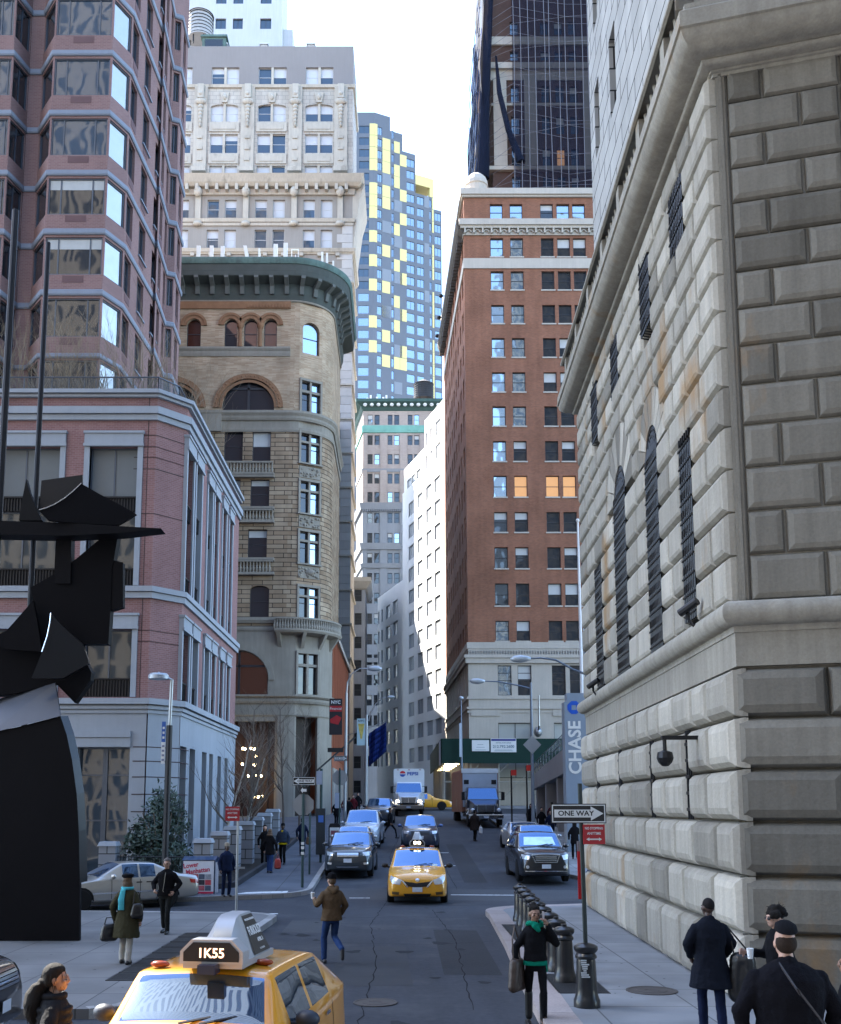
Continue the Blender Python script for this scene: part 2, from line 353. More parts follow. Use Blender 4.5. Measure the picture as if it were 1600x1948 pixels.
for k in range(26):                                   # small oil and gum spots with a shape of their own
    x, y, r = random.uniform(-2.8, 2.2), random.uniform(14, 36), random.uniform(.04, .22); a0 = random.uniform(0, 6); mb = MB(); mb.poly([(x+r*(1+.35*sin(3*t+a0))*cos(t), y+1.5*r*(1+.3*cos(2*t+a0))*sin(t), .007) for t in [2*pi*i/12 for i in range(12)]]); struct(mb.obj('road_stain', M('oil_stain', (.04, .042, .047), .85, spec=.08)))
for k in range(60):
    x, y, r = random.choice((random.uniform(-8, -3.9), random.uniform(2.7, 5))), random.uniform(17, 29), random.uniform(.015, .035); mb = MB(); mb.poly([(x+r*cos(t), y+r*sin(t), .1525) for t in [2*pi*i/8 for i in range(8)]]); struct(mb.obj('gum_spot', M('gum', (.06, .06, .062), .8)))
drape('road_patch', [(.9, 20.5), (2.0, 20.4), (2.05, 27.6), (.95, 27.8)], .0035, M('dark_patch', (.036, .038, .043), .8, var=.15, scale=.8, fine=.2, bump=.3))
drape('road_patch', [(-2.9, 27.2), (-1.5, 27.1), (-1.5, 29.9), (-2.9, 30)], .0035, M('pale_patch', (.075, .077, .082), .85, var=.15, scale=.8, fine=.2, bump=.3))
drape('road_patch', [(2.6, 41), (3.5, 41), (3.6, 58), (2.7, 58)], .004, MATS['dark_patch'])
drape('road_patch', [(-1.2, 19.2), (.3, 19.3), (.2, 24.6), (-1.25, 24.4)], .004, M('tar_patch', (.047, .05, .056), .75, var=.15, fine=.1))
def arc(cx, cy, r, a0, a1, n=8): return [(cx+r*cos(radians(a0+(a1-a0)*k/n)), cy+r*sin(radians(a0+(a1-a0)*k/n))) for k in range(n+1)]
plz = [(-60, 15.9), (-4.6, 16.3)]+arc(-4.6, 16.9, .55, -80, 0, 5)+[(-3.75, 19.2), (-3.5, 25), (-3.34, 29)]+arc(-4.5, 29.6, 1.2, 10, 95, 6)+[(-10, 31.3), (-14, 29.6), (-30, 21), (-60, 20)]
drape('plaza', plz, .15, PLAZA, .16)
lsw = [(-3.0, 40)]+arc(-5.1, 38.3, 2.1, 0, -75, 7)+[(-6.5, 35.6), (-10, 34.4), (-16, 31), (-40, 24), (-60, 40), (-60, 124), (-3.0, 124)]
drape('pavement', lsw, .15, BLUEST, .16)
rsw = [(2.0, -8), (2.1, 16), (2.16, 18), (2.44, 24.3), (2.62, 30.2)]+arc(4.3, 31.2, 1.7, 178, 100, 6)+[(6.4, 33.6), (9, 34.6), (32, 35.2), (32, -8)]
drape('pavement', rsw, .15, FLAG, .16)
drape('pavement', [(6.85, 45)]+arc(8.6, 42.9, 1.75, 180, 268, 6)+[(40, 41.2), (40, 84), (6.85, 84)], .15, FLAG, .16)
drape('pavement', [(4.2, 95), (40, 95), (40, 135), (4.2, 135)], .15, FLAG, .16)
def kerb(pts, w, mat, lift=.156):
    mb = MB(); P = []
    for i in range(len(pts)-1):
        a, b = Vector(pts[i]), Vector(pts[i+1]); n = max(1, int((b-a).length/1.8))
        P += [a+(b-a)*k/n for k in range(n)]
    P.append(Vector(pts[-1])); L = []
    for i, p in enumerate(P):
        d = (P[min(i+1, len(P)-1)]-P[max(i-1, 0)]).normalized(); L.append((p+Vector((d.y, -d.x))*.012, p-Vector((d.y, -d.x))*w))
    for i in range(len(P)-1):
        (a, b), (c, d) = L[i], L[i+1]; g = .006*(c-a).normalized(); z0, z1 = zg(a.y), zg(c.y); mb.tone = random.random()
        mb.hexa([(*(a+g), z0-.05), (*(c-g), z1-.05), (*(d-g), z1-.05), (*(b+g), z0-.05), (*(a+g), z0+lift), (*(c-g), z1+lift), (*(d-g), z1+lift), (*(b+g), z0+lift)])
    struct(mb.obj('kerb', mat))
GK = M('granite_kerb', (.31, .3, .29), .7, var=.12, scale=1.2, fine=.18, tone=.2); GKP = M('pink_granite_kerb', (.36, .3, .275), .7, var=.12, scale=1.2, fine=.18, tone=.2)
kerb(plz[1:-3], .2, GK); kerb(([(-3.0, 122), (-3.0, 40)]+lsw[1:11])[::-1][::-1][0:1]+[(-3.0, 40)]+lsw[1:13], .18, GK) if False else None
kerb([(-40, 24), (-16, 31), (-10, 34.4), (-6.5, 35.6)]+lsw[1:9][::-1]+[(-3.0, 40), (-3.0, 60), (-3.0, 90), (-3.0, 122)], -.18, GK) if False else None
def offk(pts, w, mat): kerb(pts, w, mat)
offk([(-16, 31), (-10, 34.4), (-6.5, 35.6)]+lsw[1:9][::-1]+[(-3.0, 40), (-3.0, 60), (-3.0, 90), (-3.0, 122)], .18, GK)
offk(([(2.1, 4), (2.1, 16), (2.16, 18), (2.44, 24.3), (2.62, 30.2)]+rsw[5:12]+[(6.4, 33.6), (9, 34.6)])[::-1], .5, GKP)
offk([(30, 41.2)]+arc(8.6, 42.9, 1.75, 180, 268, 6)[::-1]+[(6.85, 45), (6.85, 60), (6.85, 84)][0:] if False else [(6.85, 84), (6.85, 60), (6.85, 45)]+arc(8.6, 42.9, 1.75, 180, 268, 6)+[(20, 41.2)], .25, GK)
def paint(pts): drape('road_marking', pts, .008, PAINT)
paint([(-5.9, 31.75), (-3.5, 31.7), (-3.5, 31.9), (-5.9, 32.0)]); paint([(-8.2, 31.75), (-6.4, 31.8), (-6.4, 31.98), (-8.2, 31.93)])
drape('road_marking', [(-5.5, 36.35), (-3.75, 36.75), (-3.75, 37.3), (-5.15, 36.95)], .16, PAINT)
paint([(2.95, 33.4), (6.2, 34.2), (6.2, 34.42), (2.95, 33.6)])
for k in range(6): paint([(7.0+k*.02, 35.5+k*.85), (9.6, 35.7+k*.85), (9.6, 36.05+k*.85), (7.0, 35.85+k*.85)])
paint([(2.9, 37.9), (4.6, 37.8), (4.6, 37.98), (2.9, 38.06)]); paint([(1.9, 37.4), (4.1, 37.3), (4.1, 37.45), (1.9, 37.55)]); paint([(-1.6, 36.5), (-.9, 36.5), (-.9, 36.62), (-1.6, 36.62)])
for y in (47, 53, 66, 73): paint([(1.55, y), (2.6, y), (2.6, y+.16), (1.55, y+.16)])
paint([(-6.5, 15.1), (-4.9, 15.1), (-4.9, 15.2), (-6.5, 15.2)]); paint([(-6.6, 14.2), (-4.6, 14.2), (-4.6, 14.45), (-6.6, 14.45)])
# plaza ventilation grates: eight steel panels
GRT = M('grate_steel', (.06, .062, .066), .6, .5, var=.1)
for k in range(8):
    y0 = 18.85+k*.88; o = MB(); x0, x1 = -5.05+.05*k*0, -3.98+.04*k
    o.box(x0, x1, y0, y0+.04, .15, .165); o.box(x0, x1, y0+.72, y0+.76, .15, .165); o.box(x0, x0+.04, y0+.04, y0+.72, .15, .165); o.box(x1-.04, x1, y0+.04, y0+.72, .15, .165)
    n = 13
    for j in range(n): o.box(x0+.04, x1-.04, y0+.05+j*.05, y0+.075+j*.05, .15, .162)
    o.box(x0+.04, x1-.04, y0+.04, y0+.72, .15, .153)
    g = o.obj('sidewalk_grate', GRT)
    tag(g, ['steel ventilation grate nearest the street edge, closest to the yellow cab', 'steel plaza grate second from the near end of the row', 'steel plaza grate third from the near end of the row', 'steel plaza grate fourth from the near end, right of the woman in white trousers', 'steel plaza grate fourth from the far end of the row', 'steel plaza grate third from the far end of the row', 'steel plaza grate second from the far end of the row', 'steel plaza grate at the far end of the row, by the walking man'][k], 'grate', 'steel grates set in the plaza paving')
def manhole(loc, r, label, z):
    o = MB(); o.lathe([(r, 0), (r, .012), (r*.9, .012), (r*.88, .006), (r*.6, .006), (r*.58, .011), (r*.3, .011), (r*.28, .006), (0, .006)], (loc[0], loc[1], z), 28)
    tag(o.obj('manhole_cover', M('cast_iron', (.1, .09, .085), .7, .4, var=.2, scale=5)), label, 'manhole cover')
q = gp(1240, 1885, .15); manhole((q.x, q.y), .42, 'round rusty manhole cover in the pavement beside the stone wall', .15)
q = gp(714, 1908, 0); manhole((q.x, q.y), .36, 'round manhole cover in the asphalt right of the near yellow cab', .004)
# grated gaps along the bollards
for k, (y0, y1, x) in enumerate(((17.6, 19.6, 3.05), (23.3, 27.6, 3.1))):
    o = MB(); o.box(x-.42, x+.42, y0, y1, .15, .156)
    for j in range(int((y1-y0)/.07)): o.box(x-.4, x+.4, y0+.02+j*.07, y0+.055+j*.07, .156, .164)
    tag(o.obj('sidewalk_grate', GRT), ('slotted grate in the pavement between the two nearest bollards', 'slotted grate in the pavement beside the farther bollards')[k], 'grate')
# ================================================================ BUILDINGS
def sweep(mb, pts, prof, closed=False):              # profile (offset, z) swept along a plan path, mitred; outside is to the right of travel
    P = [Vector((p[0], p[1])) for p in pts]; N = []; n = len(P)
    for i in range(n):
        a = (P[i]-P[i-1]).normalized() if (i or closed) else None; b = (P[(i+1) % n]-P[i]).normalized() if (i < n-1 or closed) else None
        na = Vector((a.y, -a.x)) if a else None; nb = Vector((b.y, -b.x)) if b else None
        N.append((na+nb)/(1+na.dot(nb)) if na and nb else (na or nb))
    vs = [(*(P[i]+N[i]*o), z) for i in range(n) for o, z in prof]; m = len(prof)
    fs = [(i*m+k, ((i+1) % n)*m+k, ((i+1) % n)*m+k+1, i*m+k+1) for i in range(n if closed else n-1) for k in range(m-1)]
    if not closed: fs += [list(range(m)), [(n-1)*m+k for k in range(m)][::-1]]
    mb.add(vs, fs)
def block(mb, f, u0, u1, z0, z1, o0, o1, b, steps=3):  # pillow-faced stone
    R = [(0, o0)]+[(b*(1-cos(pi/2*k/steps)), o0+(o1-o0)*(.25+.75*sin(pi/2*k/steps))) for k in range(steps+1)]
    vs = []
    for i, o in R: vs += [f.P(u0+i, z0+i, o), f.P(u1-i, z0+i, o), f.P(u1-i, z1-i, o), f.P(u0+i, z1-i, o)]
    fs = [(4*r+k, 4*r+(k+1) % 4, 4*r+4+(k+1) % 4, 4*r+4+k) for r in range(len(R)-1) for k in range(4)]+[tuple(4*(len(R)-1)+k for k in range(4))]
    mb.add(vs, fs)
def roofbox(mb, pts, z0, z1, skip=0, last=0):                # closing walls + flat roof of a footprint
    n = len(pts); mb.poly([(*p, z1) for p in pts])
    for i in range(skip, n-1-last): a, b = pts[i], pts[i+1]; mb.quad((*a, z0), (*b, z0), (*b, z1), (*a, z1))
# ---------------------------------------------------------------- rusticated stone bank on the right
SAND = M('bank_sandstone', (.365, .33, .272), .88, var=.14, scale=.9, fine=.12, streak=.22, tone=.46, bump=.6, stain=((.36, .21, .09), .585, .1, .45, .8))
SANDW = M('upper_limestone', (.46, .46, .45), .85, var=.06, scale=.6, streak=.06)
IRON = M('wrought_iron', (.016, .016, .018), .42, .4, var=.15)
A0, B0 = Vector((6.05, 32.8)), Vector((5.56, 16.75)); E0 = B0+Vector((.96, -.28))*9
fs, ff = Fac(A0, B0), Fac(B0, E0)
bank = thing('stone_bank', 'massive sandstone bank with rusticated blocks and heavy cornice at the right edge', 'building', (B0.x, B0.y, 0))
def part(mb, name, mats, parent, **k): return mb.obj(name, mats, parent, world=True, **k)
Zm = [zat(y, 16.75) for y in (145, 201, 264, 325, 390, 455, 521, 591, 661, 735, 811, 892, 974, 1057, 1146)]
Zb = [zat(y, 16.6) for y in (1271, 1364, 1462, 1563, 1667, 1777)]+[.1]
ops = []                                              # openings (u0,u1,z0,z1,arched)
for x0, y0, x1, y1, ar in ((1314, 831, 1337, 1194, 0), (1247, 850, 1271, 1250, 1), (1184, 935, 1207, 1293, 1), (1145.5, 1072, 1159, 1323, 0), (1289, 345, 1316, 500, 0), (1231, 492, 1250, 640, 0), (1174, 640, 1188, 760, 0), (1136, 733, 1148, 845, 0)):
    u0 = fs.uz(x0, (y0+y1)/2)[0]; u1 = fs.uz(x1, (y0+y1)/2)[0]; uc = (u0+u1)/2; xm = (x0+x1)/2; ops.append((u0, u1, fs.uz(xm, y1)[1], fs.uz(xm, y0)[1], ar))
lo = [(fs.uz(x0, 1470)[0], fs.uz(x1, 1470)[0], Zb[3], Zb[1]) for x0, x1 in ((1330, 1339), (1258, 1265), (1195, 1200), (1151, 1155))]
mb = MB(); mg = MB()
def voids(z0, z1):
    out = []
    for u0, u1, a, b, ar in ops:
        c, r = (u0+u1)/2, (u1-u0)/2; zm = (z0+z1)/2
        if a+.05 < zm < b: out.append((u0, u1))
        if ar and b <= zm < b+2.3*r:
            k = sqrt(max(0, 1-((zm-b)/(2.3*r))**2)); out.append((c-2.3*r*k, c+2.3*r*k))
    return out
def row(z0, z1, L, holes, o0, o1, b, wmin, wmax):
    cur = 0.0; segs = []
    for a, c in sorted(holes):
        if a > cur+.05: segs.append((cur, a))
        cur = max(cur, c)
    if cur < L-.05: segs.append((cur, L))
    for a, c in segs:
        n = max(1, round((c-a)/random.uniform(wmin, wmax))); cuts = [a]+[a+(c-a)*(k+random.uniform(-.18, .18))/n for k in range(1, n)]+[c]
        for p, q in zip(cuts, cuts[1:]):
            mb.tone = random.random()*.45+.42 if random.random() > .15 else random.choice((.2, 1.0)); block(mb, fs, p+.012, q-.012, z0+.01, z1-.01, o0, o1, b)
random.seed(3)
for k in range(14): row(Zm[k+1], Zm[k], fs.L, voids(Zm[k+1], Zm[k]), -.06, .2, .13, 1.0, 1.6)
for k in range(6): row(Zb[k+1], Zb[k], fs.L+.2, [(a, c) for a, c, z0, z1 in lo if z0 < (Zb[k]+Zb[k+1])/2 < z1], .0, .33, .2, 1.2, 2.2)
def frow(z0, z1, cuts, o0, o1, b):
    for p, q in zip(cuts, cuts[1:]): mb.tone = random.uniform(-.05, .26); block(mb, ff, p+.02, q-.02, z0+.014, z1-.014, o0, o1, b, 2)  # front stones toned darker: the shade of this face is in their colour
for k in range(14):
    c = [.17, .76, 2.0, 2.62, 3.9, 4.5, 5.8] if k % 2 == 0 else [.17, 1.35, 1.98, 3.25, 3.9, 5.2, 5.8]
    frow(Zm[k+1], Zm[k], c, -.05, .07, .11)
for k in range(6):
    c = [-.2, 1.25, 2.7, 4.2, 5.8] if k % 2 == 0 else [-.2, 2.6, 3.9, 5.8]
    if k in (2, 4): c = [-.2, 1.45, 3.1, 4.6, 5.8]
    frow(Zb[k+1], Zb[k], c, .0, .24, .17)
mb.tone = .2; mb.fbox(ff, .0, .15, Zm[14], Zm[0], -.3, .03); mb.fbox(ff, .05, .1, Zm[14], Zm[0], .03, .05)
for u0, u1, a, b, ar in ops:                          # fans of voussoirs over the two arched windows
    if ar:
        c, r = (u0+u1)/2, (u1-u0)/2
        for j in range(9):
            mb.tone = random.random(); t0, t1 = pi*j/9+.012, pi*(j+1)/9-.012; arch_ring(mb, fs, c, b, r*1.0, r*2.35, -.05, .15, 3, t0, t1, 1.0)
        mb.tone = .5
        arch_fill(mb, fs, u0, u1, b, b+r, .4, .0)
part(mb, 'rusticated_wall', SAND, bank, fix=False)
mb = MB(); mb.tone = .4
hol = [(u0, u1, z0, z1+((u1-u0)/2 if ar else 0)) for u0, u1, z0, z1, ar in ops]
wall(mb, fs, 0, fs.L, 0, Zm[0], hol+[h for h in lo], .45, -.055)
wall(mb, ff, 0, 9, 0, Zm[0], [], 0, -.045)
mb.poly([(A0.x, A0.y, 0), (A0.x+9, A0.y+1, 0), (A0.x+9, A0.y+1, Zm[0]), (A0.x, A0.y, Zm[0])])
sweep(mb, [A0+Vector((8, .9)), A0, B0, E0], [(0, zat(1268, 16.7)), (.12, zat(1268, 16.7)), (.12, zat(1200, 16.7)), (0, zat(1200, 16.7))])
part(mb, 'wall', SAND, bank)
def zo(py, o): return at(1330, py, 16.75-.74*o).z
path = [A0+Vector((8, .9)), A0, B0, E0]; path[1] = A0+Vector((-.0, .0))
mb = MB(); z0, z1 = zo(1200, .2), zo(1143, .2); r = (z1-z0)/2
sweep(mb, path, [(0, z0-.02), (.14, z0-.02), (.14, z0+.05)]+[(.16+.2*cos(a), z0+.08+(z1-z0-.08)*.5*(1+sin(a))) for a in [-pi/2+pi*k/8 for k in range(9)]]+[(.1, z1), (0, z1)])
part(mb, 'string_course', SAND, bank, smooth=False, auto=40)
mb = MB(); tipz = zo(54, .68); rz0 = zo(106, .34)
prof = [(0, zo(150, 0)), (.05, zo(150, 0)), (.05, zo(141, .05)), (.09, zo(140, .05)), (.09, zo(134, .09))]+[(.12+.16*sin(a), zo(133, .1)+(zo(113, .2)-zo(133, .1))*(1-cos(a))*.5) for a in [pi*.15+pi*.7*k/6 for k in range(7)]]+[(.25, zo(111, .3)), (.32, rz0)]
prof += [(.33+.36*sin(pi/2*k/8), rz0+(tipz-rz0)*(1-cos(pi/2*k/8))) for k in range(9)]
prof = prof[:-1]+[(.69, tipz-.02), (.73, tipz), (.73, tipz+.05), (.71, tipz+.05), (.71, zo(22, .7)), (.6, zo(18, .6)), (.6, zo(18, .6)+.1), (-.4, zo(18, .6)+.12), (-.4, zo(150, 0))]
sweep(mb, path, prof); cor = part(mb, 'cornice', SAND, bank, auto=35)
cz = zo(18, .6)+.1; mb = MB(); mr = MB(); nb = int((fs.L+.3)/.3)
for k in range(nb):
    u = .1+k*.3
    if k % 8 == 0: mb.fbox(fs, u-.16, u+.16, cz, cz+.85, .22, .52); continue
    p = fs.P(u, 0, .38); mb.lathe([(.05, cz), (.05, cz+.08), (.035, cz+.1), (.075, cz+.3), (.07, cz+.42), (.04, cz+.65), (.055, cz+.78), (.06, cz+.85)], (p.x, p.y, 0), 6)
part(mb, 'balustrade', SAND, bank)
sweep(mr, [A0+Vector((8, .9)), A0, B0+Vector((.0, .0))], [(.2, cz+.85), (.2, cz+1.0), (.54, cz+1.0), (.6, cz+.95), (.6, cz+.88), (.54, cz+.85)]); part(mr, 'balustrade_rail', SAND, bank)
mb = MB(); wall(mb, ff, -.6, 9, cz, cz+3.2, [], 0, .5); mb.fbox(ff, -.62, -.3, cz, cz+3.2, -1.0, .5); part(mb, 'corner_parapet', SAND, bank)
UPW = brick('limestone_ashlar', (.54, .52, .48), (.46, .445, .41), (.05, .05, .05), 1.9, .72, .028, .1, .5, .85, .5, .2, .1)
mb = MB(); uw = []
for x0, x1, y0, y1 in ((1161, 1172, 20, 190), (1133, 1141, 130, 275), (1128, 1135, -40, 35)): uw.append((fs.uz(x0, y1, -.5)[0], fs.uz(x1+1, y1, -.5)[0], fs.uz(x1, y1, -.5)[1], fs.uz(x1, y0, -.5)[1]))
wall(mb, fs, .25, fs.L, cz, 46, uw, .5, -.5); mb.quad(fs.P(.25, cz, -.5), fs.P(.25, cz, -9), fs.P(.25, 46, -9), fs.P(.25, 46, -.5)); mb.quad(fs.P(fs.L, cz, -.5), fs.P(fs.L, cz, -9), fs.P(fs.L, 46, -9), fs.P(fs.L, 46, -.5)); mb.quad(fs.P(.25, 46, -.5), fs.P(fs.L, 46, -.5), fs.P(fs.L, 46, -9), fs.P(.25, 46, -9))
part(mb, 'upper_wall', UPW, bank)
for r in uw: window(bank, fs, r, -.98, 'plain', DKFRAME, G_DARK)
for u0, u1, z0, z1, ar in ops:
    o = MB(); o.fbox(fs, u0, u1, z0, z1+((u1-u0)/2 if ar else 0), -.44, -.4); w_ = part(o, 'window', glass('deep_recess_glass', (.006, .006, .008), rough=.25, ior=1.3, wave=0), bank); g = MB()
    n = max(4, int((u1-u0)/.13)); zt = z1
    for k in range(n+1):
        u = u0+.04+(u1-u0-.08)*k/n; c = (u0+u1)/2; e = sqrt(max(0, 1-((u-c)/((u1-u0)/2))**2))*(u1-u0)*.47 if ar else 0
        g.tube([fs.P(u, z0+.02, -.3), fs.P(u, z0+.1, .16), fs.P(u, zt-.06, .16), fs.P(u, zt+.05+e, .1 if ar else -.25)], .024, 5)
    z = z0+.2
    while z < zt: g.fbox(fs, u0-.01, u1+.01, z, z+.03, .1, .2); [g.fbox(fs, u0+(u1-u0)*(j+.5)/n-.025, u0+(u1-u0)*(j+.5)/n+.025, z+.1, z+.24, .14, .19) for j in range(n)]; z += .36
    if ar:
        for r_ in (.35, .6, .84): arch_ring(g, fs, (u0+u1)/2, z1, (u1-u0)/2*r_-.02, (u1-u0)/2*r_+.02, .1, .15, 12)
    q = part(g, 'window_grille', IRON, bank)
for a, c, z0, z1 in lo:
    g = MB(); g.fbox(fs, a, c, z0, z1, -.3, -.2); m = (a+c)/2
    for d in (-.14, 0, .14): g.tube([fs.P(m+d, z0, .22), fs.P(m+d, z1, .22)], .022, 5)
    z = z0+.15
    while z < z1: g.fbox(fs, a+.02, c-.02, z, z+.06, .18, .26); z += .3
    part(g, 'window_grille', IRON, bank)
def cctv(px, py, o, label, dome=False):
    u, z = fs.uz(px, py, o); t = thing('security_camera', label, 'camera', tuple(fs.P(u, z, .1))); b = MB(); l = MB()
    if dome: b.fbox(fs, u-.05, u+.05, z+.1, z+.17, .1, .95); b.tube([fs.P(u, z+.12, .9), fs.P(u, z-.1, .9)], .035, 6); l.lathe([(.02, .12), (.13, .08), (.15, -.02), (.12, -.1), (.06, -.16), (0, -.17)], tuple(fs.P(u, z-.2, .9)), 12)
    else:
        b.tube([fs.P(u, z-.3, .1), fs.P(u, z-.33, .35), fs.P(u-.05, z-.2, .42), fs.P(u-.05, z-.05, .42)], .03, 6)
        p = fs.P(u, z, .42); d = (fs.d*-.5+fs.n*.5+Vector((0, 0, -.35))).normalized(); l.tube([p-d*.2, p+d*.2], .075, 10)
    part(b, 'bracket', BLACK, t); part(l, 'camera_housing', BLACK, t)
cctv(1312, 1155, .4, 'black security camera on a short bracket beside the rightmost tall grilled window'); cctv(1130, 1300, .4, 'black security camera at the far end of the stone string course'); cctv(1330, 1418, .3, 'black dome camera hanging from a bracket arm on the rusticated base', True)
# ---------------------------------------------------------------- red brick office block with netted tower
RB = brick('red_brick', (.31, .125, .07), (.22, .085, .05), (.25, .16, .115), .24, .085, .013, .16, .3, .9, .5, .2, .12)
LIME = M('pale_limestone', (.5, .455, .39), .85, var=.1, scale=.5, fine=.05, streak=.08)
rA, rB, rC = Vector((6.9, 100)), Vector((36, 100)), Vector((6.1, 128.5))
fr, fd = Fac(rA, rB), Fac(rC, rA)
red = thing('brick_office_block', 'tall red brick office block with pale stone base and dark shaded street side', 'building', (rA.x, rA.y, zg(100)))
cols = [(938, 963), (977, 1002), (1037, 1062), (1069, 1094), (1100, 1125)]; cu = [(fr.uz(a, 850)[0], fr.uz(b, 850)[0]) for a, b in cols]; cu += [(a+10.6, b+10.6) for a, b in cu]
rows = [(388, 418), (453, 488), (516, 551), (580, 615), (643, 679), (708, 745), (773, 810), (839, 877), (905, 945), (974, 1012), (1041, 1081), (1110, 1152), (1181, 1219)]
rz = [(zat(b, 100), zat(a, 100)) for a, b in rows]; Z = lambda y: zat(y, 100)
mb = MB(); H = [(a, b, z0, z1) for a, b in cu for z0, z1 in rz]; wall(mb, fr, 0, fr.L, Z(1222), Z(362), H, .28)
dz = [(3.0+k*2.85, 4.3+k*2.85) for k in range(9)]; HD = [(a, b, z0, z1) for a, b in dz for z0, z1 in rz]; wall(mb, fd, 0, fd.L, Z(1222), Z(362), HD, .28)
bk = [(6.1, 128.5), (36, 128.5), (36, 100)]; roofbox(mb, [(6.9, 100), (6.1, 128.5), (36, 128.5), (36, 100)], 0, Z(364), 1) ; part(mb, 'brick_wall', RB, red)
mb = MB(); hb = [(fr.uz(a, 1290)[0], fr.uz(b, 1290)[0], Z(1323), Z(1266)) for a, b in ((947, 973), (985, 1011), (1050, 1076), (1084, 1110))]; hg = [(fr.uz(948, 1390)[0], fr.uz(1013, 1390)[0], Z(1480), Z(1375)), (fr.uz(1054, 1390)[0], fr.uz(1120, 1390)[0], Z(1480), Z(1375))]
wall(mb, fr, 0, fr.L, 2.5, Z(1222), hb+hg, .3, .06); wall(mb, fd, 0, fd.L, 2.5, Z(1222), [(a, b, Z(1323), Z(1266)) for a, b in dz], .3, .06)
pth = [rC, rA, rB]
for y0, y1, o in ((1234, 1222, .12), (1252, 1246, .4), (1262, 1258, .18), (1330, 1325, .16), (1349, 1345, .2), (1356, 1352, .12), (1262, 1252, .28)): sweep(mb, pth, [(.05, Z(y0)), (o, Z(y0)), (o, Z(y1)), (.05, Z(y1))])
for y0, y1, o in ((372, 361, .35), (376, 372, .2), (432, 421, .55), (437, 432, .4), (511, 492, .1), (448, 446, .12)): sweep(mb, pth, [(0, Z(y0)), (o, Z(y0)), (o, Z(y1)), (0, Z(y1))])
sweep(mb, pth, [(0, Z(446)), (.08, Z(446)), (.08, Z(437)), (0, Z(437))])
k = 0.0
while k < fr.L: mb.fbox(fr, k, k+.1, Z(1246), Z(1240)+.12, .06, .3); k += .26
k = 0.0
while k < fr.L: mb.fbox(fr, k, k+.16, Z(446), Z(437), .08, .4); arch_ring(mb, fr, k+.45, Z(444), .22, .32, .08, .25, 6); k += .9
for a, b in cu:
    for z0, z1 in rz: mb.fbox(fr, a-.08, b+.08, z0-.14, z0, -.1, .07)
for u0, u1 in ((.2, 3.0), (8.0, 9.9)): mb.fbox(fr, u0, u1, Z(1362), Z(1350), .06, .16)
pilz = Z(361); mb.lathe([(1.15, pilz), (1.15, pilz+1.0), (1.25, pilz+1.1), (1.2, pilz+1.5), (1.0, pilz+2.0), (.6, pilz+2.4), (0, pilz+2.55)], (8.3, 101.3, 0), 14)
part(mb, 'stone_trim', LIME, red)
mb = MB(); sweep(mb, [rC+Vector((0, .5)), rA+Vector((0, -.2))], [(0, Z(446)), (.6, Z(436)), (.8, Z(428)), (.8, Z(421)), (0, Z(421))]); 
for k in range(40): mb.fbox(fd, k*.7, k*.7+.25, Z(452), Z(436), 0, .55)
part(mb, 'street_cornice', M('shade_toned_stone', (.1, .09, .08), .9, var=.15), red)  # cornice coloured dark to hold the shade of the street side
random.seed(11); nw = 0
for i, (a, b) in enumerate(cu):
    for j, (z0, z1) in enumerate(rz):
        if i > 5: continue
        p = G_SKY if (i < 2 and (j < 7 or (i == 0 and j in (7, 8, 12)))) or (i > 1 and j in (0,) and i != 2) else G_DARK; bl = 0
        if j == 8 and i > 0: p = G_WARM
        if p is G_DARK and j not in (2, 3, 6) and random.random() < .6: bl = random.choice((.5, .5, .35))
        window(red, fr, (a, b, z0, z1), -.26, 'sash', DKFRAME, p, bl); nw += 1
for r in hb: window(red, fr, r, -.2, 'dsash', DKFRAME, G_SKY if r is hb[0] else G_DARK, .45 if r is hb[1] else 0)
for r in hg: window(red, fr, r, -.2, 'two', DKFRAME, M('shop_blind', (.42, .43, .4), .5, var=.05))
o = MB(); [o.fbox(fd, a, b, z0, z1, -.26, -.2) for a, b in dz for z0, z1 in rz]; [o.fbox(fd, a, b, Z(1323), Z(1266), -.2, -.15) for a, b in dz]; tag(part(o, 'window', G_DARK, red), kind='stuff')
tA, tB = Vector((at(941, 300, 107).x-.2, 107)), Vector((40, 107)); ft, ftd = Fac(tA, tB), Fac(Vector((tA.x, 128)), tA); ZT = lambda y: zat(y, 107)
DBR = brick('dark_brick', (.13, .07, .055), (.1, .055, .045), (.1, .08, .07), .24, .085, .012, .12, .3)
tcol = [(972, 988), (1030, 1046), (1057, 1073), (1084, 1099)]; tu = [(ft.uz(a, 200)[0], ft.uz(b, 200)[0]) for a, b in tcol]; tu += [(a+9.5, b+9.5) for a, b in tu]
trow = [(-60, -30), (42, 66), (98, 115), (164, 195), (222, 255), (283, 315), (336, 358)]; tz = [(ZT(b), ZT(a)) for a, b in trow]
mb = MB(); TH_ = [(a, b, z0, z1) for a, b in tu for z0, z1 in tz]; wall(mb, ft, 0, ft.L, Z(364), ZT(-90), TH_, .3); wall(mb, ftd, 0, ftd.L, Z(364), ZT(-90)); roofbox(mb, [(tA.x, 107), (tA.x, 128), (40, 128), (40, 107)], Z(364), ZT(-90), 1); part(mb, 'tower_wall', DBR, red)
mb = MB(); tp = [Vector((tA.x, 128)), tA, tB]
for y0, y1, o in ((135, 124, .5), (154, 135, .15), (327, 320, .45), (88, 73, .3), (202, 197, .12)): sweep(mb, tp, [(0, ZT(y0)), (o, ZT(y0)), (o, ZT(y1)), (0, ZT(y1))])
for a, b in ((939, 964), (998, 1022), (1110, 1135)):
    u0, u1 = ft.uz(a, 240)[0], ft.uz(b, 240)[0]; mb.fbox(ft, max(u0, 0), u1, ZT(318), ZT(154), 0, .3)
part(mb, 'tower_stone_trim', LIME, red)
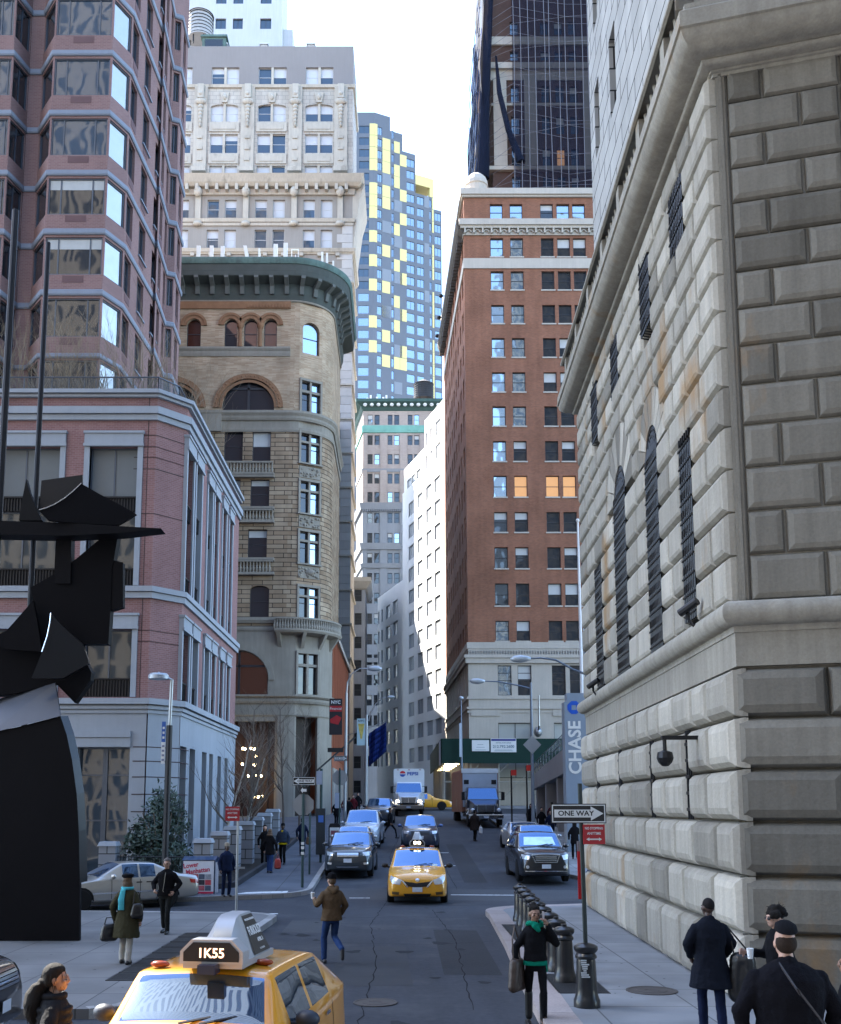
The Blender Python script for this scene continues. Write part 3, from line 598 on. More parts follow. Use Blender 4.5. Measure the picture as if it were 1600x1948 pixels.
for i, (a, b) in enumerate(tu[:5]):
    for j, (z0, z1) in enumerate(tz): window(red, ft, (a, b, z0, z1), -.25, 'sash', DKFRAME, G_SKY if i == 0 else (G_WARM if (i, j) in ((2, 5),) else G_BLUE), .4 if (i+j) % 3 == 0 and i else 0)
NET = M('debris_netting', (.01, .013, .028), .9, var=.25, scale=.4, alpha=.66); NET2 = M('folded_netting', (.005, .009, .024), .9, var=.3, scale=.6, alpha=.86); ROPE = M('net_rope', (.2, .2, .22), .9)
net = thing('scaffold_netting', 'dark blue debris netting hung over the upper brick tower', 'netting', (tA.x, 105.6, Z(361)))
mb = MB(); n = 30; mz = 14; x0, x1 = ft.uz(973, 200)[0], 22; random.seed(5)
G = [[ft.P(x0+(x1-x0)*i/n, Z(360)+(ZT(-70)-Z(360))*j/mz, 1.3+.12*sin(i*1.3+j*.8)+random.uniform(-.05, .05)) for i in range(n+1)] for j in range(mz+1)]
[mb.quad(G[j][i], G[j][i+1], G[j+1][i+1], G[j+1][i]) for j in range(mz) for i in range(n)]; part(mb, 'front_net', NET, net, smooth=True)
mb = MB(); n = 16; G = []
for j in range(mz+1):
    z = Z(361)+(ZT(-70)-Z(361))*j/mz; k = j/mz; G.append([(tA.x-1.2-1.0*(1-k)*(i/n)-.25*sin(i*2.1+j), 105.4+21*i/n, z+.3*sin(i*1.7)) for i in range(n+1)])
[mb.quad(G[j][i], G[j][i+1], G[j+1][i+1], G[j+1][i]) for j in range(mz) for i in range(n) if not (j > mz*(1-.045*i)+1)]; part(mb, 'side_net', NET2, net, smooth=True)
mb = MB()
for k in range(15):
    u = x0+k*.85; a = random.uniform(-.25, .25); mb.tube([ft.P(u, Z(360), 1.5), ft.P(u+a, ZT(130), 1.55), ft.P(u+a*.5, ZT(-60), 1.5)], .035, 4)
for k in range(26):
    z = Z(355)+(ZT(0)-Z(355))*k/26; mb.tube([ft.P(x0-2.6, z-.8+random.uniform(-1, 1), .7), ft.P(x0, z, 1.5)], .02, 4)
    mb.tube([ft.P(x0, z, 1.52), ft.P(x0+6, z+random.uniform(-1.5, 1.5), 1.55), ft.P(20, z+random.uniform(-1, 1), 1.5)], .018, 4)
part(mb, 'rope', ROPE, net)
mb = MB(); mb.tube([ft.P(.4, ZT(118), .9), ft.P(.7, ZT(190), 1.2), ft.P(1.6, ZT(260), 1.3), ft.P(2.9, ZT(322), 1.3)], [.12, .28, .32, .5], 8); mb.tube([(tA.x-1.2, 106, ZT(350)), (tA.x-.9, 106, ZT(200)), (tA.x-.3, 106, ZT(-30))], [.7, .55, .6], 8); part(mb, 'gathered_net', NET2, net)
mb = MB()
for i in range(4):
    for q in ((tA.x-1.1-.4*(3-i)*.5, 106.5+i*5),): mb.tube([(q[0], q[1], Z(361)), (q[0]+.6, q[1], ZT(60)+i*-5)], .07, 6)
for j in range(12): z = Z(361)+j*2.6; mb.tube([(tA.x-1.9+j*.06, 106.3, z), (tA.x-1.9+j*.06, 124, z)], .05, 5)
part(mb, 'scaffold_pole', M('blue_steel_tube', (.05, .1, .3), .5, .3), net)
# little black lamps projecting from the dark side
for k, (px, py, yy) in enumerate(((845, 563, 124), (841, 604, 126.5), (838, 639, 128))):
    b = MB(); p = at(858-k*5, py, yy); q = at(px-6, py, yy); b.tube([p, q], .09, 6); b.lathe([(.12, -.25), (.28, -.1), (.28, .12), (.1, .25)], tuple(q), 8)
    tag(b.obj('facade_lamp', BLACK), ('highest black floodlight arm jutting from the dark side of the brick block', 'middle black floodlight arm jutting from the dark side of the brick block', 'lowest black floodlight arm jutting from the dark side of the brick block')[k], 'lamp', 'floodlight arms on the brick block')
# ---------------------------------------------------------------- pink brick block on the left: low street block, then the tower on it
PB = brick('pink_brick', (.30, .16, .152), (.245, .125, .12), (.31, .21, .2), .22, .078, .011, .13, .35, .85, .5, .15, .06)
PST = M('blue_grey_stone', (.36, .385, .42), .8, var=.08, scale=.8, fine=.04, streak=.06); ALU = M('grey_aluminium', (.1, .115, .14), .45, .5, var=.06)
Yp = 42.0; ZP = lambda y: zat(y, Yp)
pA, pB_, pC_, pD = Vector((-50, Yp)), Vector((xat(274, Yp), Yp)), Vector((-8.95, 43.2)), Vector((-8.85, 57.5))
f1, f2, f3 = Fac(pA, pB_), Fac(pB_, pC_), Fac(pC_, pD)
pink = thing('pink_brick_block', 'low pink brick block with grey stone bands and tall paired windows on the left corner', 'building', (pB_.x, pB_.y, 0))
mb = MB(); ZT_, ZM, ZBs = ZP(752), ZP(1126), ZP(1330)
xs = [(-30, 116), (163, 264)]
fh = [(f1.uz(a, 950)[0]+.1, f1.uz(b, 950)[0]-.1, ZP(1114), ZP(850)) for a, b in xs]; fl = [(f1.uz(a-9, 1250)[0]+.1, f1.uz(b-9, 1250)[0]-.1, ZP(1326), ZP(1197)) for a, b in xs]; fb = [(f1.uz(a-22, 1500)[0]+.1, f1.uz(b-14, 1500)[0]-.1, .5, ZP(1422)) for a, b in xs]
sc = [(f3.uz(a, 900)[0], f3.uz(b, 900)[0]) for a, b in ((354, 368), (372, 384), (395, 405), (408.5, 417), (424, 432), (437, 444))]
sc = [(a+.12, b-.1) for a, b in sc]; sh = [(a, b, ZP(1114), ZP(838)) for a, b in sc]; sl_ = [(a, b, ZP(1326), ZP(1190)) for a, b in sc]; sb = [(a, b, 1.4, ZP(1415)) for a, b in sc]
for f, hh, hl in ((f1, fh, fl), (f2, [], []), (f3, sh, sl_)): wall(mb, f, 0, f.L, ZBs, ZT_, hh+hl, .35)
roofbox(mb, [tuple(pA), (pA.x, 72), (-14, 72), (pD.x, 57.5)], 0, ZT_-.3, 0); mb.poly([(*pA, ZT_-.3), (*pB_, ZT_-.3), (*pC_, ZT_-.3), (*pD, ZT_-.3)]); part(mb, 'brick_wall', PB, pink)
mb = MB(); pp = [pA, pB_, pC_, pD]
for f, hb_ in ((f1, fb), (f2, []), (f3, sb)): wall(mb, f, 0, f.L, 0, ZBs, hb_, .4, .06)
for y0, y1, o in ((751, 744, .28), (757, 752, .16), (789, 776, .22), (800, 790, .12), (1126, 1116, .2), (1138, 1127, .12), (1340, 1329, .28), (1349, 1343, .18), (1357, 1351, .12)): sweep(mb, pp, [(0, ZP(y0)), (o, ZP(y0)), (o, ZP(y1)), (0, ZP(y1))])
for f, L in ((f1, fh+fl), (f3, sh+sl_)):
    for a, b, z0, z1 in L:
        mb.fbox(f, a-.22, b+.22, z1, z1+.55, -.1, .12); mb.fbox(f, a-.26, b+.26, z1+.55, z1+.65, -.1, .17); mb.fbox(f, a-.26, b+.26, z1-.0, z1+.12, .12, .15)
        mb.fbox(f, a-.22, a, z0, z1, -.3, .07); mb.fbox(f, b, b+.22, z0, z1, -.3, .07)
mb.fbox(f1, f1.L-4.2, f1.L-.6, ZP(1421), ZP(1404), -.1, .14); mb.fbox(f1, f1.L-4.2, f1.L-.6, ZP(1403), ZP(1391), -.1, .18)
part(mb, 'stone_trim', PST, pink)
mb = MB()
for z in [ZP(y) for y in (1421, 1448, 1478, 1511, 1544, 1578, 1612, 1645)]: 
    mb.fbox(f1, f1.L-.5, f1.L, z-.02, z+.02, .05, .07); sweep(mb, [pB_, pC_, pC_+(pD-pC_)*.13], [(.0, z-.02), (.065, z-.02), (.065, z+.02), (.0, z+.02)])
for z in [ZP(y) for y in (828, 850, 870, 892, 977, 1199, 1220)]: sweep(mb, [pB_-Vector((.9, 0)), pB_, pC_, pC_+(pD-pC_)*.05], [(.0, z-.015), (.012, z-.015), (.012, z+.015), (.0, z+.015)])
mb.fbox(f1, f1.L-.35, f1.L-.32, ZBs, ZT_, 0, .008)
part(mb, 'joint_line', M('dark_joint', (.07, .05, .05), .9), pink)
GP = glass('tall_office_glass', (.05, .055, .055), ior=1.6, wave=.08)
for a, b, z0, z1 in fh+sh:
    zm1 = z0+(z1-z0)*.12; zm2 = z0+(z1-z0)*.535; zm3 = zm2+(z1-z0)*.1; f = f1 if (a, b, z0, z1) in fh else f3
    
    for q0, q1 in ((z0, zm1), (zm2, zm3)):
        o = MB(); o.fbox(f, a, b, q0, q1, -.3, -.12); o.fbox(f, a, b, q1-.03, q1+.03, -.12, -.02); k = a+.05
        while k < b: o.fbox(f, k, k+.03, q0, q1, -.12, -.05); k += .12
        part(o, 'spandrel_grille', BLACK, pink)
    for q0, q1 in ((zm1, zm2), (zm3, z1)): window(pink, f, (a, b, q0, q1), -.3, 'two' if b-a > 1.6 else 'plain', ALU, GP, .95 if f is f1 and q0 > zm2 else 0, bmat=M('grey_roller_blind', (.2, .21, .21), .8, var=.05))
for a, b, z0, z1 in fl+sl_:
    f = f1 if (a, b, z0, z1) in fl else f3; zq = z0+(z1-z0)*.26; o = MB(); o.fbox(f, a, b, z0, zq, -.3, -.12); o.fbox(f, a, b, zq, zq+.06, -.12, -.02); k = a+.05
    while k < b: o.fbox(f, k, k+.03, z0, zq, -.12, -.05); k += .12
    part(o, 'spandrel_grille', BLACK, pink); window(pink, f, (a, b, zq, z1), -.3, 'two' if b-a > 1.6 else 'plain', ALU, GP)
for r in fb+sb: window(pink, f1 if r in fb else f3, r, -.34, 'pair' if r in fb else 'sash', ALU, glass('shop_glass', (.03, .05, .07), ior=1.6))
# tower
PB2 = brick('tower_pink_brick', (.30, .178, .165), (.25, .145, .135), (.31, .22, .205), .22, .078, .011, .1, .3, .85, .5, .12)
tow = thing('pink_apartment_tower', 'pink brick apartment tower with canted bay windows and blue grey bands above the low block', 'building', (-13, 47, ZT_-.3))
Yt = 46.2; q1, q2, q3, q4 = (xat(53, Yt), Yt-.9), (xat(150, Yt), 0), 0, 0
def XT(px, Y, py=345): return at(px, py, Y).x
P0 = [Vector((-50, 46.5)), Vector((XT(-60, 46.5), 46.5)), Vector((XT(-25, 45.3), 45.3)), Vector((XT(12, 45.3), 45.3)), Vector((XT(45, 46.6), 46.6)), Vector((XT(70, 46.6), 46.6)), Vector((XT(90, 45.3), 45.3)), Vector((XT(203, 45.3), 45.3)), Vector((XT(241, 46.6), 46.6)), Vector((XT(300, 51.8), 51.8)), Vector((XT(303, 51.6), 51.6)), Vector((XT(322, 54.6), 54.6)), Vector((XT(337, 54.8), 54.8)), Vector((XT(350, 57), 57))]
Ff = [Fac(a, b) for a, b in zip(P0, P0[1:])]; FX = Ff.pop(0); ZQ = lambda y: zat(y, 45.3)
fl_z = [ZQ(y) for y in (775, 681, 562, 446, 334, 220, 106, -8, -122, -236)]     # undersides of the grey bands
mbw, mbt, mbd = MB(), MB(), MB(); WINS = []
for j in range(len(fl_z)-1):
    z0, z1 = fl_z[j], fl_z[j+1]; h = z1-z0; a0 = z0+h*.34; a1 = z1-h*.045
    for i, f in enumerate(Ff):
        hs = []
        if i in (0, 1, 2, 5, 6): hs = [(.07, f.L-.07, a0, a1)] if i != 4 else []
        if i == 4: hs = [(.05, f.L-.05, a0, a1)]
        if i in (3,): hs = []
        if i == 7: hs = [(.12, 1.15, a0, a1), (2.25, 3.35, a0, a1), (4.6, 5.5, a0-.3, a1-.25)]
        if i == 8: hs = []
        if i == 9: hs = [(.5, 1.3, a0-.2, a1), (2.1, 2.8, a0-.2, a1)]
        if i == 10: hs = [(.06, f.L-.06, a0+.2, a1)]
        if i == 11: hs = [(.7, 1.6, a0, a1)]
        wall(mbw, f, 0, f.L, z0, z1, hs, .12 if i < 7 else .22)
        for r in hs: WINS.append((i, j, f, r))
    sweep(mbt, P0, [(0, z1-.02), (.06, z1-.02), (.1, z1+.04), (.1, z1+h*.075), (0, z1+h*.1)])
    f = Ff[5]; mbd.fbox(f, f.L*.33, f.L*.68, z0+h*.21, z0+h*.32, 0, .012)
    for f, us in ((Ff[7], (.3, 2.4, 4.7)), (Ff[9], (.55, 2.15)), (Ff[11], (.75,))):
        for u in us: mbd.fbox(f, u, u+.75, z0+h*.2, z0+h*.32, 0, .015)
    for u in (2.25, 4.6): mbt.fbox(Ff[7], u-.06, u+1.2, a0-.1, a0-.02, 0, .09)
wall(mbw, Ff[3], 0, Ff[3].L, ZT_-.4, fl_z[0]); wall(mbw, FX, 0, FX.L, ZT_-1, fl_z[-1]); roofbox(mbw, [tuple(P0[0]), (-50, 72), (-18, 72), tuple(P0[-1])], ZT_-1, fl_z[-1], 0)
for f in Ff: wall(mbw, f, 0, f.L, ZT_-1, fl_z[0])
mbw.prism([(-49, 47, fl_z[-1])]+[(*P0[k], fl_z[-1]) for k in (8, 9, 11, 13)]+[(-49, 57, fl_z[-1])], (0, 0, 50)); part(mbw, 'brick_wall', PB2, tow); part(mbt, 'string_course', M('blue_grey_band', (.27, .3, .36), .7, var=.06, streak=.06), tow); mbd.pieces('louvre', M('purple_louvre', (.17, .1, .1), .7), tow)
random.seed(2); WINS.sort(key=lambda q: q[0] in (0, 1))
for i, j, f, r in WINS: window(tow, f, r, -.12 if i < 7 else -.2, {4: 'plain', 5: 'four', 0: 'plain', 2: 'two', 1: 'four'}.get(i, 'two' if i != 6 else 'plain'), ALU, glass('pale_reflecting_glass', (.6, .57, .5), metal=.85, rough=.03, wave=.3, wscale=1.2) if i == 6 else (G_BLUE if i in (5, 1) and j > 3 else G_DARK), .3 if i == 5 and random.random() < .3 else 0)  # right cant panes coloured cream for a sunlit building's reflection
# roof terrace: glass railing and bare shrubs
tr = thing('terrace_railing', 'glass railing with dark rail on the roof edge of the low pink block', 'railing', (pB_.x, pB_.y, ZT_)); mb = MB(); mg = MB()
tp_ = [pA+Vector((0, .5)), pB_+Vector((-.1, .5)), pC_+Vector((-.45, .3)), pD+Vector((-.45, 0))]
for a, b in zip(tp_, tp_[1:]):
    n = max(1, int((b-a).length/1.9)); mb.tube([(*a, ZT_+1.0), (*b, ZT_+1.0)], .035, 6); mg.quad((*a, ZT_-.3), (*b, ZT_-.3), (*b, ZT_+.95), (*a, ZT_+.95))
    for k in range(n+1): p = a+(b-a)*k/n; mb.tube([(*p, ZT_-.3), (*p, ZT_+1.0)], .025, 5)
part(mb, 'rail', ALU, tr); part(mg, 'glass_panel', M('rail_glass', (.1, .12, .13), .1, var=0, alpha=.32), tr)
BARK = M('grey_bark', (.17, .14, .115), .9, var=.25, scale=6); BARKW = M('pale_birch_bark', (.42, .39, .35), .85, var=.3, scale=9, stain=((.06, .05, .05), .58, .08, 14, .8)); TWIG = M('dry_twig', (.3, .24, .17), .9, var=.2, scale=5)
def grow(mb, p, d, L, r, depth, spread=.5, up=.15, kids=3, seg=4, side=5):
    pts = [p]; rs = [r]
    for k in range(seg):
        d = (d+Vector((random.gauss(0, .12), random.gauss(0, .12), random.gauss(0, .08)+up*.2))).normalized(); pts.append(pts[-1]+d*L/seg); rs.append(r*(1-.55*(k+1)/seg))
    mb.tube(pts, rs, side, cap=False)
    if depth:
        for k in range(kids):
            i = random.randint(1, seg); a = random.uniform(0, 2*pi); v = (d+Vector((cos(a)*spread, sin(a)*spread, up))).normalized()
            grow(mb, pts[i], v, L*random.uniform(.55, .8), max(rs[i]*.6, .004), depth-1, spread, up, kids, seg, 4 if depth > 1 else 3)
random.seed(21)
sp = [(x+random.uniform(-.3, .3), 43.2+random.uniform(0, .9)) for x in [-16.6+.72*k for k in range(10)]]+[(-9.7, 45.5), (-9.6, 48.6), (-9.7, 52)]
SHL = ['leftmost bare shrub of the row on the low pink roof, behind the tall black poles', 'bare shrub second from the left on the low pink roof', 'bare shrub third from the left on the low pink roof', 'bare shrub fourth from the left on the low pink roof', 'bare shrub fifth from the left on the low pink roof', 'bare shrub sixth from the left on the low pink roof', 'bare shrub seventh from the left on the low pink roof', 'bare shrub eighth from the left on the low pink roof', 'bare shrub ninth from the left on the low pink roof', 'bare shrub at the right end of the row facing the square on the low roof', 'bare sapling on the low pink roof just around the corner', 'bare sapling in the middle of the low roof side edge', 'bare sapling at the far end of the low roof side edge']
for k, (x, y) in enumerate(sp):
    mb = MB(); h = random.uniform(2.6, 4.2)*(.95 if k > 9 else .9)
    for s in range(6 if k < 10 else 3): a = random.uniform(0, 6.3); grow(mb, Vector((x, y, ZT_-.3)), Vector((cos(a)*.5, sin(a)*.5, 1)).normalized(), h*random.uniform(.5, .8), .03, 3, .6, .3, 3, 3, 3)
    tag(mb.obj('bare_shrub', TWIG), SHL[k], 'shrub', 'bare shrubs on the terrace')
# ---------------------------------------------------------------- curved corner building with green copper cornice
TAN = brick('tan_brick', (.5, .385, .265), (.34, .22, .13), (.4, .32, .24), .62, .085, .01, .2, .5, .85, .5, .2, .06, -.12)
RUS = brick('rusticated_tan_stone', (.42, .325, .225), (.3, .21, .135), (.05, .04, .035), 1.6, .36, .028, .2, .6, .9, .5, .4, .1)
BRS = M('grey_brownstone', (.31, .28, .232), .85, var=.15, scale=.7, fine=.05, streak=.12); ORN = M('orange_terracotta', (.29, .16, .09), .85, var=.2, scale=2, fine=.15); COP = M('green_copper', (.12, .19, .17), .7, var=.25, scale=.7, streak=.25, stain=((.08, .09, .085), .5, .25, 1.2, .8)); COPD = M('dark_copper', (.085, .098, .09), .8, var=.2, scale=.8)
Yc = 80.0; ZC = lambda y: zat(y, Yc); R = 3.3; cx, cy = -8.5, Yc+R
def ap(a, o=0.0): return Vector((cx+(R+o)*sin(radians(a)), cy-(R+o)*cos(radians(a))))
W0 = Vector((-24, Yc)); ang = [0, 6, 13, 49, 56, 63, 70, 77, 84, 90]; fine = [W0]+[ap(a) for a in range(0, 91, 6)]+[Vector((-5.2, 93))]
gf = Fac(W0, ap(0)); gs = [Fac(ap(a), ap(b)) for a, b in zip(ang, ang[1:])]; wf = gs[2]; ge = Fac(ap(90), Vector((-5.2, 93)))
cur = thing('curved_corner_building', 'ornate tan brick corner building with rounded corner and green copper cornice', 'building', (ap(0).x, Yc, zg(80)))
U = lambda px, py: gf.uz(px, py)[0]
trio = [(U(a, 640), U(b, 640), ZC(661), ZC(607)) for a, b in ((355, 382), (427, 451), (464, 489), (502, 527))]; big = [(U(a, 750), U(b, 750), ZC(783), ZC(715)) for a, b in ((290, 375), (423, 522))]
midw = [(U(a, 850), U(b, 850), ZC(y1), ZC(y0)) for (a, b, y0, y1) in ((426, 462, 820, 878), (480, 515, 820, 878), (438, 459, 912, 968), (478, 514, 912, 968), (430, 452, 1007, 1065), (475, 511, 1007, 1065))]; arw = [(U(475, 1140), U(512, 1140), ZC(1174), ZC(1114))]; barc = [(U(398, 1280), U(510, 1280), ZC(1322), ZC(1238))]; door = [(U(438, 1450), U(522, 1450), zg(80)+.2, ZC(1372))]
cwin = [(.17, wf.L-.17, ZC(b), ZC(a)) for a, b in ((722, 790), (822, 878), (913, 974), (1009, 1070), (1115, 1175))]; cw0 = (.28, wf.L-.28, ZC(668), ZC(608)); cwb = (.2, wf.L-.2, ZC(1320), ZC(1242)); cdo = (.12, wf.L-.1, zg(80)+.2, ZC(1363))
def ring(mb, z0, z1, fh=(), ch=(), d=.3):
    wall(mb, gf, 0, gf.L, z0, z1, fh, d)
    for g in gs: wall(mb, g, 0, g.L, z0, z1, ch if g is wf else (), d)
    wall(mb, ge, 0, ge.L, z0, z1)
mb = MB(); ring(mb, ZC(783), ZC(570), trio+big, [cw0, cwin[0]])
for r in trio: arch_fill(mb, gf, r[0], r[1], r[3]-(r[1]-r[0])/2, r[3], .3)
for r in big: arch_fill(mb, gf, r[0], r[1], r[2]+.35, r[3], .3, n=18)
arch_fill(mb, wf, cw0[0], cw0[1], cw0[3]-(cw0[1]-cw0[0])*.45, cw0[3], .3)
part(mb, 'upper_brick_wall', TAN, cur)
mb = MB(); ring(mb, ZC(1200), ZC(820), midw+arw, cwin[1:]); arch_fill(mb, gf, arw[0][0], arw[0][1], arw[0][3]-.35, arw[0][3], .3); part(mb, 'rusticated_wall', RUS, cur)
mb = MB(); ring(mb, 0, ZC(1200), barc+door, [cwb, cdo]); arch_fill(mb, gf, barc[0][0], barc[0][1], barc[0][3]-(barc[0][1]-barc[0][0])/2, barc[0][3], .3, n=18); ring(mb, ZC(820), ZC(783))
for y0, y1, o in ((575, 572, .12), (678, 668, .1), (668, 661, .2), (792, 783, .35), (800, 792, .2), (822, 814, .12), (1186, 1175, .28), (1200, 1192, .12), (1328, 1322, .4), (1338, 1329, .22), (1362, 1358, .1)): sweep(mb, fine if y0 not in (678, 668) else fine[:2], [(0, ZC(y0)), (o*.6, ZC(y0)), (o, ZC((y0+y1)/2)), (o, ZC(y1)), (0, ZC(y1))])
for y0, y1 in ((905, 903), (912, 907), (970, 968), (1000, 993), (1067, 1065), (1098, 1092)): mb.fbox(gf, U(425, y0), U(522, y0), ZC(y1)-.12, ZC(y1)+.1, 0, .42)
for a, b in ((880, 903), (970, 993), (1067, 1090)):
    u0, u1 = U(426, a), U(520, a); mb.fbox(gf, u0, u1, ZC(a)-.14, ZC(a), .18, .42); k = u0+.1
    while k < u1: p = gf.P(k, 0, .3); mb.lathe([(.05, ZC(b)), (.1, ZC(b)+.3), (.05, ZC(b)+.55), (.07, ZC(a)-.14)], (p.x, p.y, 0), 6); k += .25
for z0, z1, *_ in [(r[2], r[3]) for r in cwin+[cwb]]:
    for a, b in ((.02, .19), (wf.L-.19, wf.L-.02)): mb.fbox(wf, a, b, z0, z1, -.1, .14)
    mb.fbox(wf, .02, wf.L-.02, z1, z1+.2, -.1, .16); mb.fbox(wf, -.05, wf.L+.05, z0-.12, z0, -.1, .24); mb.fbox(wf, wf.L/2-.09, wf.L/2+.09, z0, z1, -.25, .05); mb.fbox(wf, .19, wf.L-.19, z0+(z1-z0)*.68, z0+(z1-z0)*.75, -.25, .04)
random.seed(4)
for a, b in ((884, 906), (978, 1001), (1074, 1098)):  # carved relief panels
    z0, z1 = ZC(b), ZC(a); mb.fbox(wf, .1, wf.L-.1, z0, z1, -.05, .06)
    for k in range(26): p = wf.P(random.uniform(.2, wf.L-.2), 0, .06); r = random.uniform(.06, .14); mb.ball((p.x, p.y, random.uniform(z0+.12, z1-.12)), r, r, r*.8, 6, 4)
    if a == 1074: p = wf.P(wf.L/2, 0, .08); mb.ball((p.x, p.y, (z0+z1)/2), .42, .2, .26, 12, 8)
# rounded balcony
zb0, zb1 = ZC(1200), ZC(1177); bp_ = [ap(a, .5) for a in range(-12, 96, 6)]; sweep(mb, bp_, [(-.5, zb0-.35), (.25, zb0-.2), (.35, zb0-.05), (.35, zb0+.08), (-.5, zb0+.08)]); sweep(mb, bp_, [(.05, zb1-.12), (.3, zb1-.12), (.3, zb1+.02), (.05, zb1+.02)])
for k in range(0, 108, 3): p = ap(-12+k, .68); mb.lathe([(.06, zb0), (.11, zb0+.3), (.05, zb0+.6), (.08, zb1-.12)], (p.x, p.y, 0), 6)
for a in (-8, 22, 50, 78): q = ap(a); s_ = (ap(a, 1)-q); t_ = Vector((s_.y, -s_.x)); mb.prism([(*(q+t_*.14), ZC(1232)), (*(q+s_*.3+t_*.14), ZC(1222)), (*(q+s_*.75+t_*.14), zb0-.2), (*(q+t_*.14), zb0-.2)], (*(-t_*.28), 0))
arch_ring(mb, gf, (barc[0][0]+barc[0][1])/2, barc[0][3]-(barc[0][1]-barc[0][0])/2, 2.32, 2.75, 0, .1, 20); mb.fbox(gf, U(385, 800), U(422, 800), ZC(822), ZC(783), 0, .3)
mb.fbox(gf, U(527, 1450), gf.L, zg(80), ZC(1362), 0, .15)
part(mb, 'stone_trim', BRS, cur)
mb = MB()
for r in trio: arch_ring(mb, gf, (r[0]+r[1])/2, r[3]-(r[1]-r[0])/2, (r[1]-r[0])/2+.02, (r[1]-r[0])/2+.42, 0, .1, 14); arch_ring(mb, gf, (r[0]+r[1])/2, r[3]-(r[1]-r[0])/2, (r[1]-r[0])/2+.3, (r[1]-r[0])/2+.5, 0, .16, 14)
for r in big: arch_ring(mb, gf, (r[0]+r[1])/2, r[2]+.35, (r[1]-r[0])/2+.3, (r[1]-r[0])/2+.72, 0, .13, 22); arch_ring(mb, gf, (r[0]+r[1])/2, r[2]+.35, (r[1]-r[0])/2, (r[1]-r[0])/2+.22, 0, .06, 22)
sweep(mb, fine[:2], [(0, ZC(588)), (.1, ZC(588)), (.16, ZC(580)), (.16, ZC(575)), (0, ZC(575))]); k = 12.0
while k < gf.L: mb.fbox(gf, k, k+.12, ZC(586), ZC(581), .1, .2); k += .25
for x in (457.5, 495.5): p = gf.P(U(x, 640), 0, .08); mb.lathe([(.2, ZC(661)), (.16, ZC(655)), (.15, ZC(628)), (.26, ZC(622)), (.28, ZC(617))], (p.x, p.y, 0), 10)
for r in (big[1],):
    for s in range(24): a = pi*s/23; c = (r[0]+r[1])/2; rr = (r[1]-r[0])/2+.5; p = gf.P(c+rr*cos(a), r[2]+.35+rr*sin(a), .14); mb.ball(tuple(p), .07, .05, .07, 6, 4)
part(mb, 'terracotta_arch', ORN, cur)
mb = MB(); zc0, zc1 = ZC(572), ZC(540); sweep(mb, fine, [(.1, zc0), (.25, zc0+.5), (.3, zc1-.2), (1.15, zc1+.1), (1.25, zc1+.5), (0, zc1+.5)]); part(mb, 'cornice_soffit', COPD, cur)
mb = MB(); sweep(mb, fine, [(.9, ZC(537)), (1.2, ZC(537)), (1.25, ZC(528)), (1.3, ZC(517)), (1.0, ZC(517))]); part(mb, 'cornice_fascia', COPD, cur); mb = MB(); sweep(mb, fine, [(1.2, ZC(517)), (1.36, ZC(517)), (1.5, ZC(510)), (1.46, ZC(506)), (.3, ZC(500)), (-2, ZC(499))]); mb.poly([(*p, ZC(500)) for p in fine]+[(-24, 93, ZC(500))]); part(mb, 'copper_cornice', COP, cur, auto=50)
mb = MB(); BR = [gf.P(k, 0) for k in [gf.L-.3-1.2*i for i in range(12)]]; fn = [(p, gf.n) for p in BR]+[(Vector((*ap(a), 0)), Vector((*(ap(a, 1)-ap(a)), 0))) for a in (14, 32, 50, 66, 80)]+[(ge.P(k, 0), ge.n) for k in (.8, 2, 3.2, 4.4, 5.6)]
for p, n_ in fn:
    t_ = Vector((n_.y, -n_.x, 0))*.17; z = lambda q: Vector((0, 0, q)); mb.prism([p+t_+z(zc0+.35), p+n_*.4+t_+z(zc0+.4), p+n_*.55+t_+z(zc0+1.0), p+n_*1.2+t_+z(zc1-.05), p+n_*1.2+t_+z(zc1+.25), p+t_+z(zc1+.25)], -2*t_)
mb.pieces('cornice_bracket', M('weathered_copper', (.14, .15, .14), .8, var=.2), cur)
mb = MB(); mb.box(-62, -24, 76, 93, 0, 54); part(mb, 'unseen_light_blocker', M('blocker_wall', (.2, .15, .12), .9, var=.15), cur)  # unseen block added to keep direct sun off the road
for r in trio: window(cur, gf, r, -.28, 'sash', DKFRAME, G_DARK if r is not trio[0] else glass('red_curtain_glass', (.06, .018, .01)))
for r in big: window(cur, gf, r, -.28, 'cross', DKFRAME, G_DARK, 0)
for k, r in enumerate(midw): window(cur, gf, r, -.28, 'sash', DKFRAME, G_DARK, [0, .5, .3, .2, 0, .25][k])
window(cur, gf, arw[0], -.28, 'sash', DKFRAME, G_DARK); window(cur, gf, barc[0], -.28, 'cross', DKFRAME, glass('dim_red_room_glass', (.03, .012, .009), emit=((.8, .3, .1), .004)))
for r in cwin: 
    m = wf.L/2; window(cur, wf, (r[0], m-.06, r[2], r[3]), -.25, 'sash', DKFRAME, G_DARK); window(cur, wf, (m+.06, r[1], r[2], r[3]), -.25, 'sash', DKFRAME, G_SKY)
window(cur, wf, cw0, -.28, 'sash', DKFRAME, G_SKY); window(cur, wf, cwb, -.28, 'two', DKFRAME, G_DARK)
o = MB(); o.fbox(gf, door[0][0], door[0][1], door[0][2], door[0][3], -1.2, -1.1); [o.fbox(gf, door[0][0]+.1+k*.85, door[0][0]+.2+k*.85, door[0][2], door[0][3], -1.1, -.9) for k in range(4)]; part(o, 'door', M('oxblood_wood', (.035, .014, .011), .6, var=.2), cur)
o = MB(); o.fbox(wf, .12, wf.L-.1, cdo[2], cdo[3], -1.2, -1.1); part(o, 'door', M('dark_wood', (.05, .035, .025), .6), cur)
